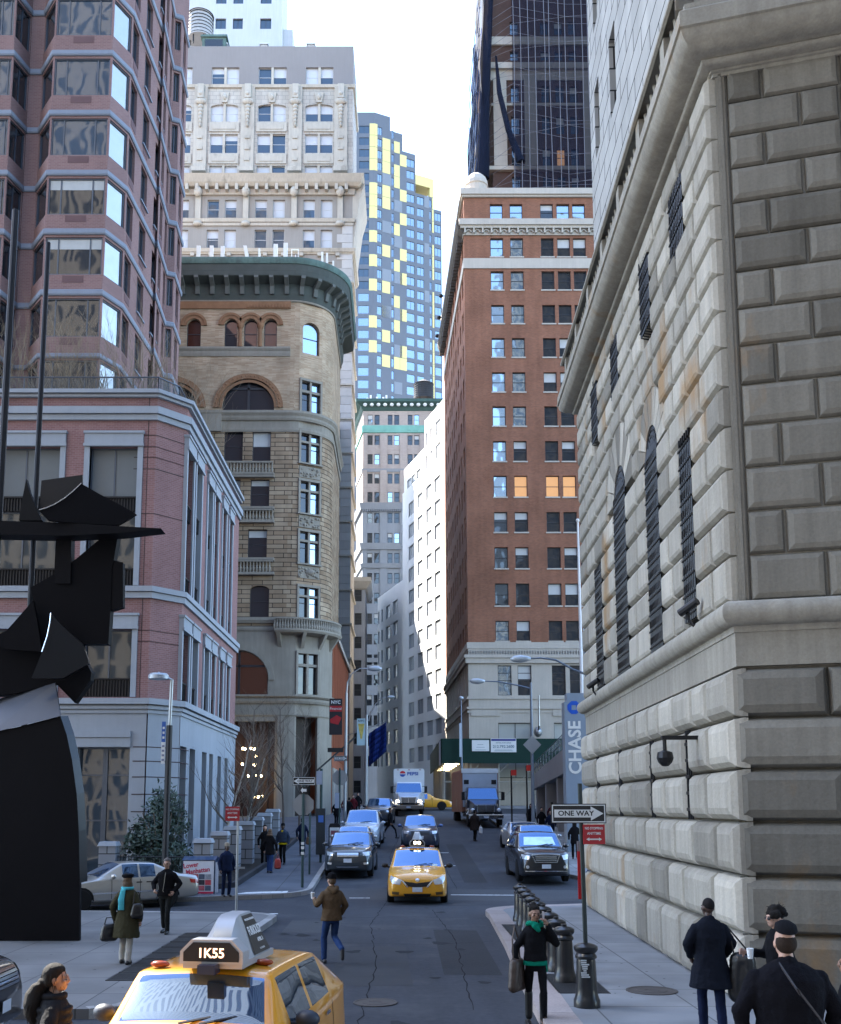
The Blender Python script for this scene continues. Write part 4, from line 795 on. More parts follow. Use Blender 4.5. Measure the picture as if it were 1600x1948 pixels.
# ---------------------------------------------------------------- terracotta shopfront row beside it
TC = M('terracotta_cladding', (.36, .13, .075), .8, var=.1, scale=.5, streak=.3)
tcf = Fac((-5.13, 84.6), (-5.02, 108)); tcb = thing('terracotta_building', 'low terracotta clad street building beyond the rounded corner', 'building', (-5.1, 84.6, zg(85)))
tt = at(627, 1207, 84.6).z; mb = MB(); wall(mb, tcf, 0, tcf.L, 0, tt, [(1+k*3.2, 2.6+k*3.2, 8.5, 12.5) for k in range(7)], .2); mb.poly([(-5.13, 84.6, tt), (-5.02, 108, tt), (-9, 108, tt), (-9, 84.6, tt)]); mb.quad((-9, 84.6, 0), (-5.13, 84.6, 0), (-5.13, 84.6, tt), (-9, 84.6, tt)); mb.quad((-5.02, 108, 0), (-9, 108, 0), (-9, 108, tt), (-5.02, 108, tt))
k = .4
while k < tcf.L: mb.fbox(tcf, k, k+.12, 7, tt, 0, .1); k += .8
part(mb, 'clad_wall', TC, tcb); mb = MB(); mb.fbox(tcf, 0, tcf.L, tt-.2, tt+.25, -.3, .3); mb.fbox(tcf, 0, tcf.L, zg(85), 6.2, 0, .12); part(mb, 'stone_base', M('pale_shop_stone', (.42, .38, .33), .8, var=.1), tcb)
for k in range(7): window(tcb, tcf, (1+k*3.2, 2.6+k*3.2, 8.5, 12.5), -.18, 'two', DKFRAME, G_DARK)
# ---------------------------------------------------------------- cream terracotta tower
CRM = brick('cream_glazed_block', (.58, .535, .455), (.51, .465, .395), (.3, .27, .23), .9, .55, .02, .12, .25, .7, .5, .2, .1); CRT = M('cream_terracotta', (.56, .51, .42), .75, var=.12, scale=.6, fine=.06, streak=.15, stain=((.14, .12, .09), .6, .2, .6, .8)); TAU = M('taupe_render', (.3, .275, .26), .9, var=.07, scale=.25, streak=.05)
Y5 = 125.0; ZK = lambda y: zat(y, Y5); c0, c1_, c2_ = Vector((-31, Y5)), Vector((-5.6, Y5)), Vector((-5.5, 134))
kf, ks = Fac(c0, c1_), Fac(c1_, c2_); crm = thing('cream_ornate_tower', 'tall cream terracotta tower with bracketed cornices behind the rounded corner', 'building', (c1_.x, Y5, zg(125)))
UK = lambda px, py: kf.uz(px, py)[0]; bays = [(403, 455), (492, 545), (582, 634)]; bays = [(a-89.5*2, b-89.5*2) for a, b in bays[:2]]+bays
bu = [(UK(a, 145), UK(b, 145)) for a, b in bays]
kr = [(163, 128), (231, 198), (291, 255), (341, 315)]; kr2 = [(414, 380), (473, 437), (533, 499)]
H1 = [(a, b, ZK(y0), ZK(y1)) for a, b in bu for y0, y1 in kr]; H2 = []
for a, b in bu: w_ = (b-a); H2 += [(a+.0+s*(w_*.63)-.1, a+.0+s*(w_*.63)+w_*.37+.05, ZK(y0), ZK(y1)) for y0, y1 in kr2 for s in (0, 1)]
mb = MB(); wall(mb, kf, 0, kf.L, ZK(165), ZK(88), [h for h in H1 if h[3] > ZK(163)+.5], .35); wall(mb, ks, 0, ks.L, ZK(165), ZK(88)); roofbox(mb, [tuple(c0), (c0.x, 134), tuple(c2_), tuple(c1_)], ZK(165), ZK(90), 0, 1); part(mb, 'attic_wall', TAU, crm)
mb = MB(); wall(mb, kf, 0, kf.L, ZK(345), ZK(165), [h for h in H1 if h[3] < ZK(165)], .35); wall(mb, ks, 0, ks.L, ZK(345), ZK(165)); roofbox(mb, [tuple(c0), (c0.x, 134), tuple(c2_)], 0, ZK(165), 0)
for a, b in bu: arch_fill(mb, kf, a, b, ZK(203), ZK(198), .35)
part(mb, 'glazed_wall', CRM, crm)
mb = MB(); wall(mb, kf, 0, kf.L, 0, ZK(345), H2, .35); wall(mb, ks, 0, ks.L, 0, ZK(345)); part(mb, 'lower_wall', M('grey_cream_wall', (.36, .33, .29), .85, var=.1, scale=.3, streak=.1), crm)
mb = MB(); kp = [c0, c1_, c2_]
for y0, y1, o in ((168, 163, .3), (355, 342, 1.5), (360, 355, 1.1), (372, 362, .35), (424, 418, .4), (430, 425, .2), (481, 475, .45), (484, 481, .2)): sweep(mb, kp, [(0, ZK(y0)), (o*.7, ZK(y0)), (o, ZK(y1)), (0, ZK(y1))])
for i, (a, b) in enumerate(bu):
    for y0, y1 in ((251, 234), (312, 294)): mb.fbox(kf, a-.15, b+.15, ZK(y0), ZK(y1), 0, .14); mb.fbox(kf, a+.3, b-.3, ZK(y0-4), ZK(y1+4), .14, .2)
    m = (a+b)/2; mb.prism([kf.P(m-.35, ZK(196), .2), kf.P(m+.35, ZK(196), .2), kf.P(m+.6, ZK(177), .2), kf.P(m-.6, ZK(177), .2)], kf.n*-.2); mb.ball(tuple(kf.P(m, ZK(186), .22)), .28, .18, .45, 8, 6)
    mb.fbox(kf, m-.16, m+.16, ZK(341), ZK(128), -.35, -.02)
for i in range(len(bu)+1):
    m = (bu[i][0]-.5*(bu[1][0]-bu[0][1])) if i < len(bu) else bu[-1][1]+1.05
    mb.fbox(kf, m-.85, m+.85, ZK(318), ZK(168), 0, .28); mb.fbox(kf, m-.4, m+.4, ZK(192), ZK(166), .28, .75); mb.ball(tuple(kf.P(m, ZK(184), .7)), .3, .2, .3, 8, 6); mb.ball(tuple(kf.P(m, ZK(196), .45)), .75, .3, .5, 8, 6)
    for k in range(6): mb.ball(tuple(kf.P(m, ZK(206+k*7), .4)), .38-.04*k, .25, .32, 7, 5)
    for y in (263, 284, 305): mb.lathe([(.42, 0), (0, .22)], tuple(kf.P(m, ZK(y), .28)), 4, 'y') if False else mb.prism([kf.P(m-.32, ZK(y+3), .28), kf.P(m+.32, ZK(y+3), .28), kf.P(m+.32, ZK(y-3), .28), kf.P(m-.32, ZK(y-3), .28)], kf.n*.12)
    mb.fbox(kf, m-.9, m+.9, ZK(330), ZK(322), .0, .7); mb.fbox(kf, m-.65, m+.65, ZK(322), ZK(318), .0, .5)
    mb.fbox(kf, m-.35, m+.35, ZK(425), ZK(372), 0, .3); mb.ball(tuple(kf.P(m, ZK(369), .6)), .55, .4, .7, 8, 6); mb.ball(tuple(kf.P(m, ZK(427), .3)), .6, .3, .35, 8, 6)
k = .3
while k < kf.L: mb.fbox(kf, k, k+.4, ZK(368), ZK(356), .2, 1.0); k += 1.27
k = .3
while k < kf.L: mb.fbox(kf, k, k+.5, ZK(489), ZK(483), .0, .4); k += 2.3
sweep(mb, [c1_, c2_], [(0, ZK(480)), (.9, ZK(380)), (1.5, ZK(350)), (0, ZK(342))])
y = 538.0
while y < 1300: sweep(mb, kp, [(0, ZK(y+2)), (.25, ZK(y+1)), (.25, ZK(y-2)), (0, ZK(y-2))]); y += 65
part(mb, 'terracotta_ornament', CRT, crm, auto=40)
mb = MB(); y = 430.0; k = 0; QS = M('pale_quoin', (.6, .575, .53), .75, var=.08, tone=.1)
while y < 1300: mb.tone = random.random(); mb.fbox(kf, kf.L-(1.95 if k % 2 else 1.3), kf.L+.04, ZK(y+15.6), ZK(y), 0, .07); y += 16.2; k += 1
part(mb, 'quoin', QS, crm)
random.seed(9)
for h in H1+H2:
    if h[1] < UK(355, 300): continue
    if h in H1: m = (h[0]+h[1])/2; [window(crm, kf, r, -.33, 'sash', WFRAME, G_BLUE, random.choice((.5, .5, .3, .95, .95, 0)), bmat=M('pale_blind', (.62, .64, .66), .8, var=.05)) for r in ((h[0], m-.1, h[2], h[3]), (m+.1, h[1], h[2], h[3]))]
    else: window(crm, kf, h, -.33, 'sash', WFRAME, G_BLUE, random.choice((.5, .4, 0, .95)), bmat=MATS['pale_blind'])
mb = MB(); za = ZK(90); mb.prism([(-27, 127, za), (-27, 133, za), (-25.5, 132, za+1.7), (-25.5, 129, za+1.7)], (0, 0, .01)); mb.prism([(-27, 126.5, za), (-9.2, 126.5, za), (-10, 128, za+1.7), (-27, 128, za+1.7)], (0, 5, 0)); part(mb, 'mansard_roof', M('dark_slate', (.045, .06, .08), .7, var=.15), crm)
for x in (422, 500, 590): u = UK(x, 80); o = MB(); o.fbox(kf, u-.45, u+.45, za+.1, za+1.3, -2.3, -1.2); o.fbox(kf, u-.6, u+.6, za+1.3, za+1.5, -2.5, -1.0); part(o, 'dormer', WFRAME, crm)
o = MB(); u0, u1 = UK(383, 80), UK(428, 80); o.fbox(kf, u0, u1, za, za+1.9, -3, -.6); o.fbox(kf, u0-.2, u1+.2, za+1.9, za+2.2, -3, -.4); part(o, 'roof_pavilion', COP, crm); o = MB(); o.fbox(kf, u0+.4, u1-.4, za+.2, za+1.6, -.62, -.55); part(o, 'window', G_DARK, crm)
o = MB()
for z in (1.2, 2.0, 2.8): o.tube([(-16.5, 130, za+1.7+z-1.2), (-10, 130, za+1.7+z-1.2)], .04, 4)
for k in range(6): o.tube([(-16.5+k*1.3, 130, za+1.5), (-16.5+k*1.3, 130, za+3.4)], .04, 4)
part(o, 'roof_railing', WFRAME, crm)
def water_tank(x, y, z, r, h, label, mat, legs=1.5):
    t = thing('water_tank', label, 'water tank', (x, y, z)); b = MB(); b.lathe([(r, legs), (r*.95, legs+h), (0, legs+h)], (x, y, z), 20); b2 = MB(); b2.lathe([(r*1.04, legs+h), (r*.1, legs+h+r*.55), (0, legs+h+r*.56)], (x, y, z), 20); b3 = MB()
    for k in range(7): b3.lathe([(r*1.012, legs+.2+k*h/7), (r*1.012, legs+.28+k*h/7)], (x, y, z), 20)
    for k in range(6): a = 2*pi*k/6; b3.tube([(x+r*.8*cos(a), y+r*.8*sin(a), z-.5), (x+r*.8*cos(a), y+r*.8*sin(a), z+legs)], .1, 5)
    part(b, 'barrel', mat, t); part(b2, 'lid', M('tank_roof', (.12, .11, .11), .8), t); part(b3, 'hoop', BLACK, t)
q = at(381, 75, 131); water_tank(q.x, q.y, q.z-1, 1.75, 3.6, 'pale wooden water tank on the roof of the cream tower', M('pale_tank_wood', (.4, .4, .4), .9, var=.15), .8)
# pale block behind the cream tower
PW = M('pale_render', (.56, .57, .58), .9, var=.07, scale=.2, streak=.07); Y6 = 137.0; ba, bb = Vector((at(330, 40, Y6).x, Y6)), Vector((at(536, 40, Y6).x, Y6)); bf = Fac(ba, bb); z6 = lambda y: zat(y, Y6)
bt = thing('pale_roof_tower', 'pale plain tower rising behind the cream tower roof', 'building', (bb.x, Y6, 0)); mb = MB()
hh = [(bf.uz(a, 40)[0], bf.uz(b, 40)[0], z6(y0), z6(y1)) for a, b in ((410, 430), (443, 462), (495, 516)) for y0, y1 in ((55, 35), (7, -16), (-40, -64))]
wall(mb, bf, 0, bf.L, z6(200), z6(-140), hh, .3); roofbox(mb, [tuple(ba), (ba.x, 144), (bb.x, 144), tuple(bb)], 0, z6(-140), 0);
mb.box(bb.x+.02, bb.x+1.4, 139, 143.9, 0, z6(37)); part(mb, 'wall', PW, bt)
for r in hh: window(bt, bf, r, -.28, 'two', DKFRAME, G_BLUE)
# antennas along the copper cornice
zc_ = ZC(500)
for k, (px, py0, w_) in enumerate(((377, 468, .3), (402, 468, .3), (423, 469, .3), (469, 468, .28), (493, 473, .14), (524, 465, .34), (543, 463, .34), (561, 474, .5), (588, 485, .3), (613, 480, .16), (622, 482, .16), (634, 497, .14))):
    y = 80.6 if px < 545 else 81+ (px-545)*.018; p = at(px, 500, y); t = thing('roof_antenna', ['first', 'second', 'third', 'fourth', 'fifth', 'sixth', 'seventh', 'eighth', 'ninth', 'tenth', 'eleventh', 'twelfth'][k]+' from the left of the white antenna panels above the green cornice', 'antenna', (p.x, y, zc_), 0, 'antennas on the copper cornice')
    h = at(px, py0, y).z-zc_; b = MB(); b2 = MB()
    if k == 7: b.box(p.x-.3, p.x-.24, y-.05, y+.05, zc_, zc_+h); b.box(p.x+.24, p.x+.3, y-.05, y+.05, zc_, zc_+h); b.box(p.x-.24, p.x+.24, y-.04, y+.04, zc_+h-.08, zc_+h)
    elif k == 8: b.lathe([(.3, .2), (.35, .5), (.1, .6)], (p.x, y, zc_), 8)
    else: tl = .15 if k == 3 else 0; b.hexa([(p.x-w_/2+tl, y-.1, zc_+.25), (p.x+w_/2+tl, y-.1, zc_+.25), (p.x+w_/2+tl, y+.06, zc_+.25), (p.x-w_/2+tl, y+.06, zc_+.25), (p.x-w_/2-tl, y-.1, zc_+h), (p.x+w_/2-tl, y-.1, zc_+h), (p.x+w_/2-tl, y+.06, zc_+h), (p.x-w_/2-tl, y+.06, zc_+h)])
    b2.tube([(p.x+.05, y+.2, zc_-.1), (p.x+.05, y+.2, zc_+h*.8)], .05, 5); b2.tube([(p.x, y, zc_+.4), (p.x+.05, y+.2, zc_+.4)], .03, 4); part(b, 'panel', WHITE, t); part(b2, 'mast', STEEL, t)
mb = MB(); mb.box(-30, -7.3, 93.3, 124.5, 0, 50); part(mb, 'unseen_light_blocker', M('blocker_wall', (.2, .15, .12), .9, var=.15), tcb)  # unseen mass added to block sky light from the brick block's street side
mb = MB(); mb.box(-42, -20, 150, 163.5, 0, 46); mb.box(-24.5, -20, 163.5, 190, 0, 80); part(mb, 'unseen_light_blocker', MATS['grey_cream_wall'], crm)  # unseen masses added to shape the shadow edge on the white block
# ---------------------------------------------------------------- far white office block with stepped roof
WC = M('white_concrete', (.74, .74, .73), .8, var=.05, scale=.15, streak=.06); wL, wR = Vector((-2.9, 161.6)), Vector((6.35, 129.0)); wfc = Fac(wL, wR)
wh = thing('white_office_block', 'long white office block with stepped roof turning the street corner far away', 'building', (wR.x, wR.y, zg(130)))
st = [(0, wfc.uz(766, 1100)[0], wfc.uz(720, 1137)[1]), (wfc.uz(766, 1000)[0], wfc.L, wfc.uz(800, 905)[1])]; mb = MB(); H = []
cxs = [720, 726.6, 738, 752, 767, 783, 800, 817.6, 834]; v0 = wfc.uz(817, 1446)[1]
for j in range(22):
    z0 = v0+j*3.16
    for i, x in enumerate(cxs):
        u = wfc.uz(x, 1350)[0]; ww = .5 if i < 2 else 1.25
        if z0+2 < (st[0][2] if u < st[0][1] else st[1][2])-1.5: H.append((u-ww, u+ww, z0, z0+1.95))
wall(mb, wfc, 0, st[0][1], 0, st[0][2], [h for h in H if h[1] < st[0][1]], .2); wall(mb, wfc, st[0][1], wfc.L, 0, st[1][2], [h for h in H if h[0] > st[0][1]], .2)
nb_ = -wfc.n*16
def back(u0, u1, z): a, b = wfc.P(u0, 0), wfc.P(u1, 0); mb.poly([(*a.xy, z), (*b.xy, z), (*(b+nb_).xy, z), (*(a+nb_).xy, z)]); mb.quad((*(a+nb_).xy, 0), (*a.xy, 0), (*a.xy, z), (*(a+nb_).xy, z)); mb.quad((*b.xy, 0), (*(b+nb_).xy, 0), (*(b+nb_).xy, z), (*b.xy, z)); mb.quad((*(b+nb_).xy, 0), (*(a+nb_).xy, 0), (*(a+nb_).xy, z), (*(b+nb_).xy, z))
back(0, st[0][1], st[0][2]); back(st[0][1], wfc.L, st[1][2])
us2 = wfc.uz(769, 900, -3)[0]; up = Fac(wfc.P(us2, 0, -3), wfc.P(wfc.L, 0, -3)); z1, z2 = wfc.uz(800, 860, -3)[1], wfc.uz(830, 775, -3)[1]; us3 = up.uz(808, 850)[0]
h3 = [(up.uz(x, 880)[0]-1, up.uz(x, 880)[0]+1, z, z+1.9) for x in (778, 786, 796) for z in (z1-4.2,)]+[(up.uz(x, 830)[0]-w2, up.uz(x, 830)[0]+w2, z, z+2.1) for x, w2 in ((812, .5), (820, .5), (833, 1.2)) for z in (z2-4.2, z2-7.6, z2-11)]
wall(mb, up, 0, us3, st[1][2], z1, [h for h in h3 if h[1] < us3], .2); wall(mb, up, us3, up.L, st[1][2], z2, [h for h in h3 if h[0] > us3], .2)
a, b, m_ = up.P(0, 0), up.P(up.L, 0), up.P(us3, 0); mb.quad((*(a+nb_*.5).xy, 0), (*a.xy, 0), (*a.xy, z1), (*(a+nb_*.5).xy, z1)); mb.quad((*(m_+nb_*.5).xy, z1), (*m_.xy, z1), (*m_.xy, z2), (*(m_+nb_*.5).xy, z2)); mb.poly([(*a.xy, z1), (*b.xy, z1), (*(b+nb_*.5).xy, z1), (*(a+nb_*.5).xy, z1)]); mb.poly([(*m_.xy, z2), (*b.xy, z2), (*(b+nb_*.5).xy, z2), (*(m_+nb_*.5).xy, z2)])
part(mb, 'concrete_wall', WC, wh)
H.sort(key=lambda h: -h[0]+abs(h[2]-20)*.1)
WPN = glass('pale_blinded_glass', (.4, .42, .44), rough=.2, ior=1.5, wave=0)
for h in H[:95]: window(wh, wfc, h, -.18, 'three' if h[1]-h[0] > 1.5 else 'thin', M('light_grey_frame', (.33, .34, .35), .6), WPN)
for h in h3: window(wh, up, h, -.18, 'three' if h[1]-h[0] > 1.5 else 'thin', M('light_grey_frame', (.33, .34, .35), .6), WPN)
o = MB(); [o.fbox(wfc, a, b, c, d, -.2, -.15) for a, b, c, d in H[95:]]; tag(part(o, 'window', WPN, wh), kind='stuff')
Y9 = 148.0; b9 = thing('grey_street_building', 'narrow grey building with a pale cornice between the cream tower and the white block', 'building', (-5, Y9, 3)); n0, n1 = Vector((-12, Y9)), Vector((at(694, 1300, Y9).x, Y9)); f9 = Fac(n0, n1); mb = MB(); z9 = zat(1104, Y9); h9 = [(f9.L-1.5, f9.L-.5, z, z+1.7) for z in [5+3.4*k for k in range(9)]]
wall(mb, f9, 0, f9.L, 0, z9, h9, .2); mb.poly([(*n0, z9), (*n1, z9), (n1.x, 158, z9), (n0.x, 158, z9)]); mb.quad((*n1, 0), (n1.x, 158, 0), (n1.x, 158, z9), (*n1, z9)); part(mb, 'wall', M('blue_grey_render', (.33, .34, .36), .85, var=.1, scale=.3, streak=.1), b9)
mb = MB(); sweep(mb, [n0, n1, Vector((n1.x, 158))], [(0, z9-1.4), (.3, z9-1.2), (.9, z9-.3), (.9, z9+.3), (0, z9+.3)]); part(mb, 'cornice', LIME, b9)
for h in h9: window(b9, f9, h, -.18, 'sash', DKFRAME, G_DARK)
# ---------------------------------------------------------------- beige tower with green copper frieze
BEI = brick('beige_brick', (.42, .35, .31), (.37, .3, .265), (.4, .34, .3), .5, .2, .02, .12, .15, .85, .5, .1, .06); GST = M('grey_limestone', (.27, .28, .3), .85, var=.1, scale=.3, streak=.08); Y7 = 190.0; ZB7 = lambda y: zat(y, Y7)
e0, e1 = Vector((at(690, 1000, Y7).x, Y7)), Vector((at(690, 1000, Y7).x+16, Y7)); ef = Fac(e0, e1); el = Fac((at(678, 1000, 199).x, 199), e0)
bg_ = thing('beige_brick_tower', 'beige brick tower with dark green cornice seen at the end of the street', 'building', (e0.x, Y7, 3)); UE = lambda x: ef.uz(x, 1000)[0]
ec = [(699, 708.4), (712, 721.6), (737.5, 746.5), (750, 759.6), (776, 785), (788.5, 798)]; er = [(808, 789), (846.5, 828), (883, 864), (920, 901), (955, 936), (995, 975.6), (1033, 1014), (1071, 1052), (1110, 1090), (1148, 1128), (1187, 1167), (1226, 1206)]+[(1265+38.6*k, 1245+38.6*k) for k in range(6)]
mb = MB(); mg_ = MB(); He = [(UE(a), UE(b), ZB7(y0), ZB7(y1)) for a, b in ec for y0, y1 in er]; zs = ZB7(958)
wall(mb, ef, 0, ef.L, zs, ZB7(782), [h for h in He if h[2] > zs], .25); wall(mb, el, 0, el.L, zs, ZB7(782)); wall(mg_, ef, 0, ef.L, 0, zs, [h for h in He if h[2] < zs], .25, .02); wall(mg_, el, 0, el.L, 0, zs, (), 0, .02)
roofbox(mb, [tuple(e0), (el.A.x, 199), (el.A.x, 210), (e1.x, 210), tuple(e1)], 0, ZB7(770), 1); ep = [Vector((el.A.x, 210)), Vector((el.A.x, 199)), e0, e1]
for a, b in ((690, 698), (723, 736), (761, 775), (799, 812)): mb.fbox(ef, UE(a), UE(b), zs, ZB7(825), 0, .2); mg_.fbox(ef, UE(a), UE(b), 3, zs, 0, .2)
for y0, y1, o in ((970, 958, .7), (1046, 1034, .6), (1081, 1073, .5), (898, 892, .25), (1260, 1252, .4)): sweep(mg_, ep, [(0, ZB7(y0)), (o*.6, ZB7(y0)), (o, ZB7(y1)), (0, ZB7(y1))])
for k in range(40): mg_.fbox(ef, k*.4, k*.4+.2, ZB7(974), ZB7(970), 0, .5)
part(mb, 'brick_wall', BEI, bg_); part(mg_, 'stone_base', GST, bg_)
mb = MB(); sweep(mb, ep, [(0, ZB7(782)), (.2, ZB7(780)), (.5, ZB7(774)), (1.5, ZB7(769)), (1.6, ZB7(764)), (0, ZB7(764))]); part(mb, 'copper_cornice', M('dark_green_copper', (.06, .11, .1), .7, var=.15), bg_)
mb = MB(); sweep(mb, ep, [(0, ZB7(824)), (.25, ZB7(823)), (.25, ZB7(810)), (0, ZB7(809))]); [mb.fbox(ef, 1.2*k, 1.2*k+.7, ZB7(820), ZB7(813), .25, .32) for k in range(13)]; part(mb, 'copper_frieze', M('bright_verdigris', (.2, .42, .35), .7, var=.2, scale=.6), bg_)
mb = MB(); [mb.ball(tuple(ef.P(.4+1.25*k, ZB7(773), .9)), .4, .4, .35, 8, 5) for k in range(13)]; part(mb, 'cornice_boss', WHITE, bg_)
for i, h in enumerate(He[:100]): window(bg_, ef, h, -.22, 'sash', DKFRAME, G_SKY if (i*7) % 5 == 0 and h[2] > ZB7(1040) else G_DARK, .4 if i % 7 == 0 else 0)
o = MB(); [o.fbox(ef, *h, -.24, -.2) for h in He[100:]]; tag(part(o, 'window', G_DARK, bg_), kind='stuff')
q = at(806, 765, 192); water_tank(q.x, 192, q.z-.3, 1.9, 3.0, 'dark water tank on the green corniced beige tower', M('dark_tank_wood', (.05, .05, .055), .9), .8)
o = MB(); zt = ZB7(765)
for k in range(9): o.box(e0.x+.6*k, e0.x+.6*k+.35, 191, 191.4, zt, zt+random.uniform(.8, 1.9))
o.box(e0.x, e0.x+5, 191.1, 191.3, zt+.6, zt+.75); tag(o.obj('roof_equipment', WHITE), 'white cluster of masts and boxes on the beige tower roof', 'roof equipment')
# ---------------------------------------------------------------- grey and yellow apartment tower
GYP = M('grey_fibre_panel', (.125, .135, .16), .6, var=.1, scale=.12); GYP2 = M('lighter_grey_panel', (.21, .225, .255), .6, var=.08, scale=.12); YEL = M('yellow_panel', (.72, .6, .24), .5, var=.04, scale=.2); Y8 = 260.0
g0 = Vector((at(712, 400, Y8).x, Y8)); gR = Fac(g0, g0+Vector((.905, .425))*25); gL = Fac(g0-Vector((9, 0)), g0); UR = lambda x, y=600: gR.uz(x, y)[0]
gy = thing('yellow_grey_tower', 'distant apartment tower clad in grey and yellow panels', 'building', (g0.x, Y8, 3)); mb = MB(); ZY = lambda y: zat(y, Y8)
stp = [(712, 742, 218), (742, 766, 252), (766, 791, 291), (791, 826, 372), (826, 841, 400)]; nz = [ZY(790)+k*3.42 for k in range(30)]; Hy = []
def gw(x0, x1, top):
    for z in nz:
        u0, u1 = UR(x0), UR(x1)
        if z+2.6 < top: Hy.append((u0, u1, z+.5, z+2.75))
tops = [gR.uz((a+b)/2, t)[1] for a, b, t in stp]
for x0, x1, s in ((717.5, 726, 0), (745, 749.5, 1), (774, 789, 2), (794, 807, 3), (818, 822, 3), (828, 840, 4)): gw(x0, x1, tops[s]-(3 if s == 0 else 0))
for (a, b, t), zt in zip(stp, tops):
    u0, u1 = UR(a) if a != 712 else 0, UR(b); wall(mb, gR, u0, u1, 0, zt, [h for h in Hy if u0 < h[0] < u1], .2); p, q = gR.P(u0, 0), gR.P(u1, 0); n_ = -gR.n*14
    mb.poly([(*p.xy, zt), (*q.xy, zt), (*(q+n_).xy, zt), (*(p+n_).xy, zt)]); mb.quad((*q.xy, 0), (*(q+n_).xy, 0), (*(q+n_).xy, zt), (*q.xy, zt)); mb.quad((*(p+n_).xy, 0), (*p.xy, 0), (*p.xy, zt), (*(p+n_).xy, zt))
HL = [(4.9, 7.6, z+.5, z+2.7) for z in nz if z+3 < tops[0]-3]+[(1, 4, z+.5, z+2.7) for z in nz if z+3 < tops[0]-3]; wall(mb, gL, 0, gL.L, 0, tops[0], HL, .2); part(mb, 'grey_panel_wall', GYP, gy)
mb = MB(); ml = MB(); cells = []
for k, z in enumerate(nz):
    kk = len(nz)-1-k
    def cell(m_, f, a, b, z=z): m_.fbox(f, a, b, z+.05, z+3.37, 0, .05)
    if z+3.4 > tops[0]: continue
    j = int((tops[0]-z)/3.42)
    if j in (1, 2, 3, 4, 6, 7, 8, 10, 12, 14, 17, 19): cell(mb, gL, 7.7, 9.0); cell(mb, gR, 0, UR(717))
    if j in (0,): mb.fbox(gL, 5, 9, z, tops[0]-.05, 0, .05)
    if j in (2, 3, 4, 6, 7, 11, 14, 16, 18, 20): cell(mb, gR, UR(727), UR(742))
    if j in (2, 4, 5, 9, 12, 15, 17, 20): cell(mb, gR, UR(749.6), UR(760.5)) if z+3.4 < tops[1] else 0
    if j in (3, 6, 8, 11, 13, 16, 19, 20): cell(mb, gR, UR(761), UR(773.8)) if z+3.4 < tops[2] else 0
    if z+3.4 < tops[3] and j not in (9, 13, 17): cell(mb, gR, UR(823), UR(826))
    if j in (5, 9, 13, 16): cell(ml, gR, UR(727), UR(744))
    if j % 3 == 1: cell(ml, gR, UR(750), UR(765)) if z+3.4 < tops[1] and j not in (2, 4, 5, 9, 12, 15, 17, 20) else 0
    if j % 4 == 2 and z+3.4 < tops[3]: cell(ml, gR, UR(808), UR(817))
za_ = tops[3]; u0, u1 = UR(791), UR(826); mb.fbox(gR, u0, u1, za_+2.6, za_+5.5, -6, .05); mb.fbox(gR, u1-1.2, u1, za_, za_+2.6, -1, .05); mb.fbox(gR, u0, u1, za_, za_+.4, -6, -5)
mb.pieces('yellow_panel', YEL, gy); ml.pieces('pale_grey_panel', GYP2, gy)
Hy = [h+(0,) for h in Hy]+[h+(1,) for h in HL]; Hy.sort(key=lambda h: -h[2])
vis = [h for h in Hy if h[2] > ZY(770)]; GYG = glass('sky_reflecting_glass', (.32, .4, .46), metal=.7, rough=.04, wave=.1)
for h in vis[:100]: window(gy, gL if h[4] else gR, h[:4], -.18, 'two' if h[1]-h[0] < 3 else 'three', DKFRAME, G_BLUE if h[4] else GYG)
o = MB(); [o.fbox(gL if h[4] else gR, *h[:4], -.2, -.15) for h in Hy if h not in vis[:100]]; tag(part(o, 'window', GYG, gy), kind='stuff')
# ---------------------------------------------------------------- plain blocks added out of view, for blocking light and for reflections
CW1 = brick('added_banded_facade', (.02, .03, .05), (.03, .04, .06), (.27, .245, .22), 1.5, 3.4, .42, .1, .2, .4, 0, 0); CW2 = brick('added_dark_facade', (.02, .03, .05), (.03, .04, .05), (.1, .1, .1), 1.6, 3.6, .25, .1, .2, .35, 0, 0)
for nm, lb, x0, x1, y0, y1, h, m in (('added_slab', 'tall pale banded office slab behind the viewpoint', -95, -25, -44, -17, 165, CW1), ('added_low_block', 'lower dark office block behind the viewpoint', -24.8, 24, -44, -17, 46, CW2), ('added_tower', 'dark office tower behind the viewpoint beside the pale slab', 24.5, 70, -50, -14, 130, CW2)):
    mb = MB(); mb.box(x0, x1, y0, y1, 0, h); tag(mb.obj(nm, m), lb, 'building')
# ================================================================ VEHICLES
from mathutils.bvhtree import BVHTree
PAINTS = {}
def cpaint(name, col, metal=0.0, rough=.32): return M(name, col, rough, metal, var=.03, scale=2, spec=.5, coat=1.0)
def wheel(parent, x, y, r, w, side):
    t = MB(); s = 1 if side > 0 else -1; t.lathe([(r*.66, -w/2), (r*.9, -w/2), (r, -w*.36), (r, w*.36), (r*.9, w/2), (r*.66, w/2)], (x, y, r), 22, 'x'); o = t.obj('tyre', RUB, parent, smooth=False, auto=40)
    m = MB(); m.lathe([(r*.67, -w*.3*s), (r*.67, w*.42*s), (r*.6, w*.4*s), (r*.55, w*.25*s), (r*.2, w*.3*s), (0, w*.33*s)], (x, y, r), 20, 'x')
    for k in range(7): a = 2*pi*k/7; m.tube([(x+w*.36*s, y+r*.12*cos(a), r+r*.12*sin(a)), (x+w*.36*s, y+r*.6*cos(a), r+r*.6*sin(a))], r*.06, 4)
    m.obj('rim', M('wheel_alloy', (.45, .46, .47), .35, .3, var=.03), o, auto=40)
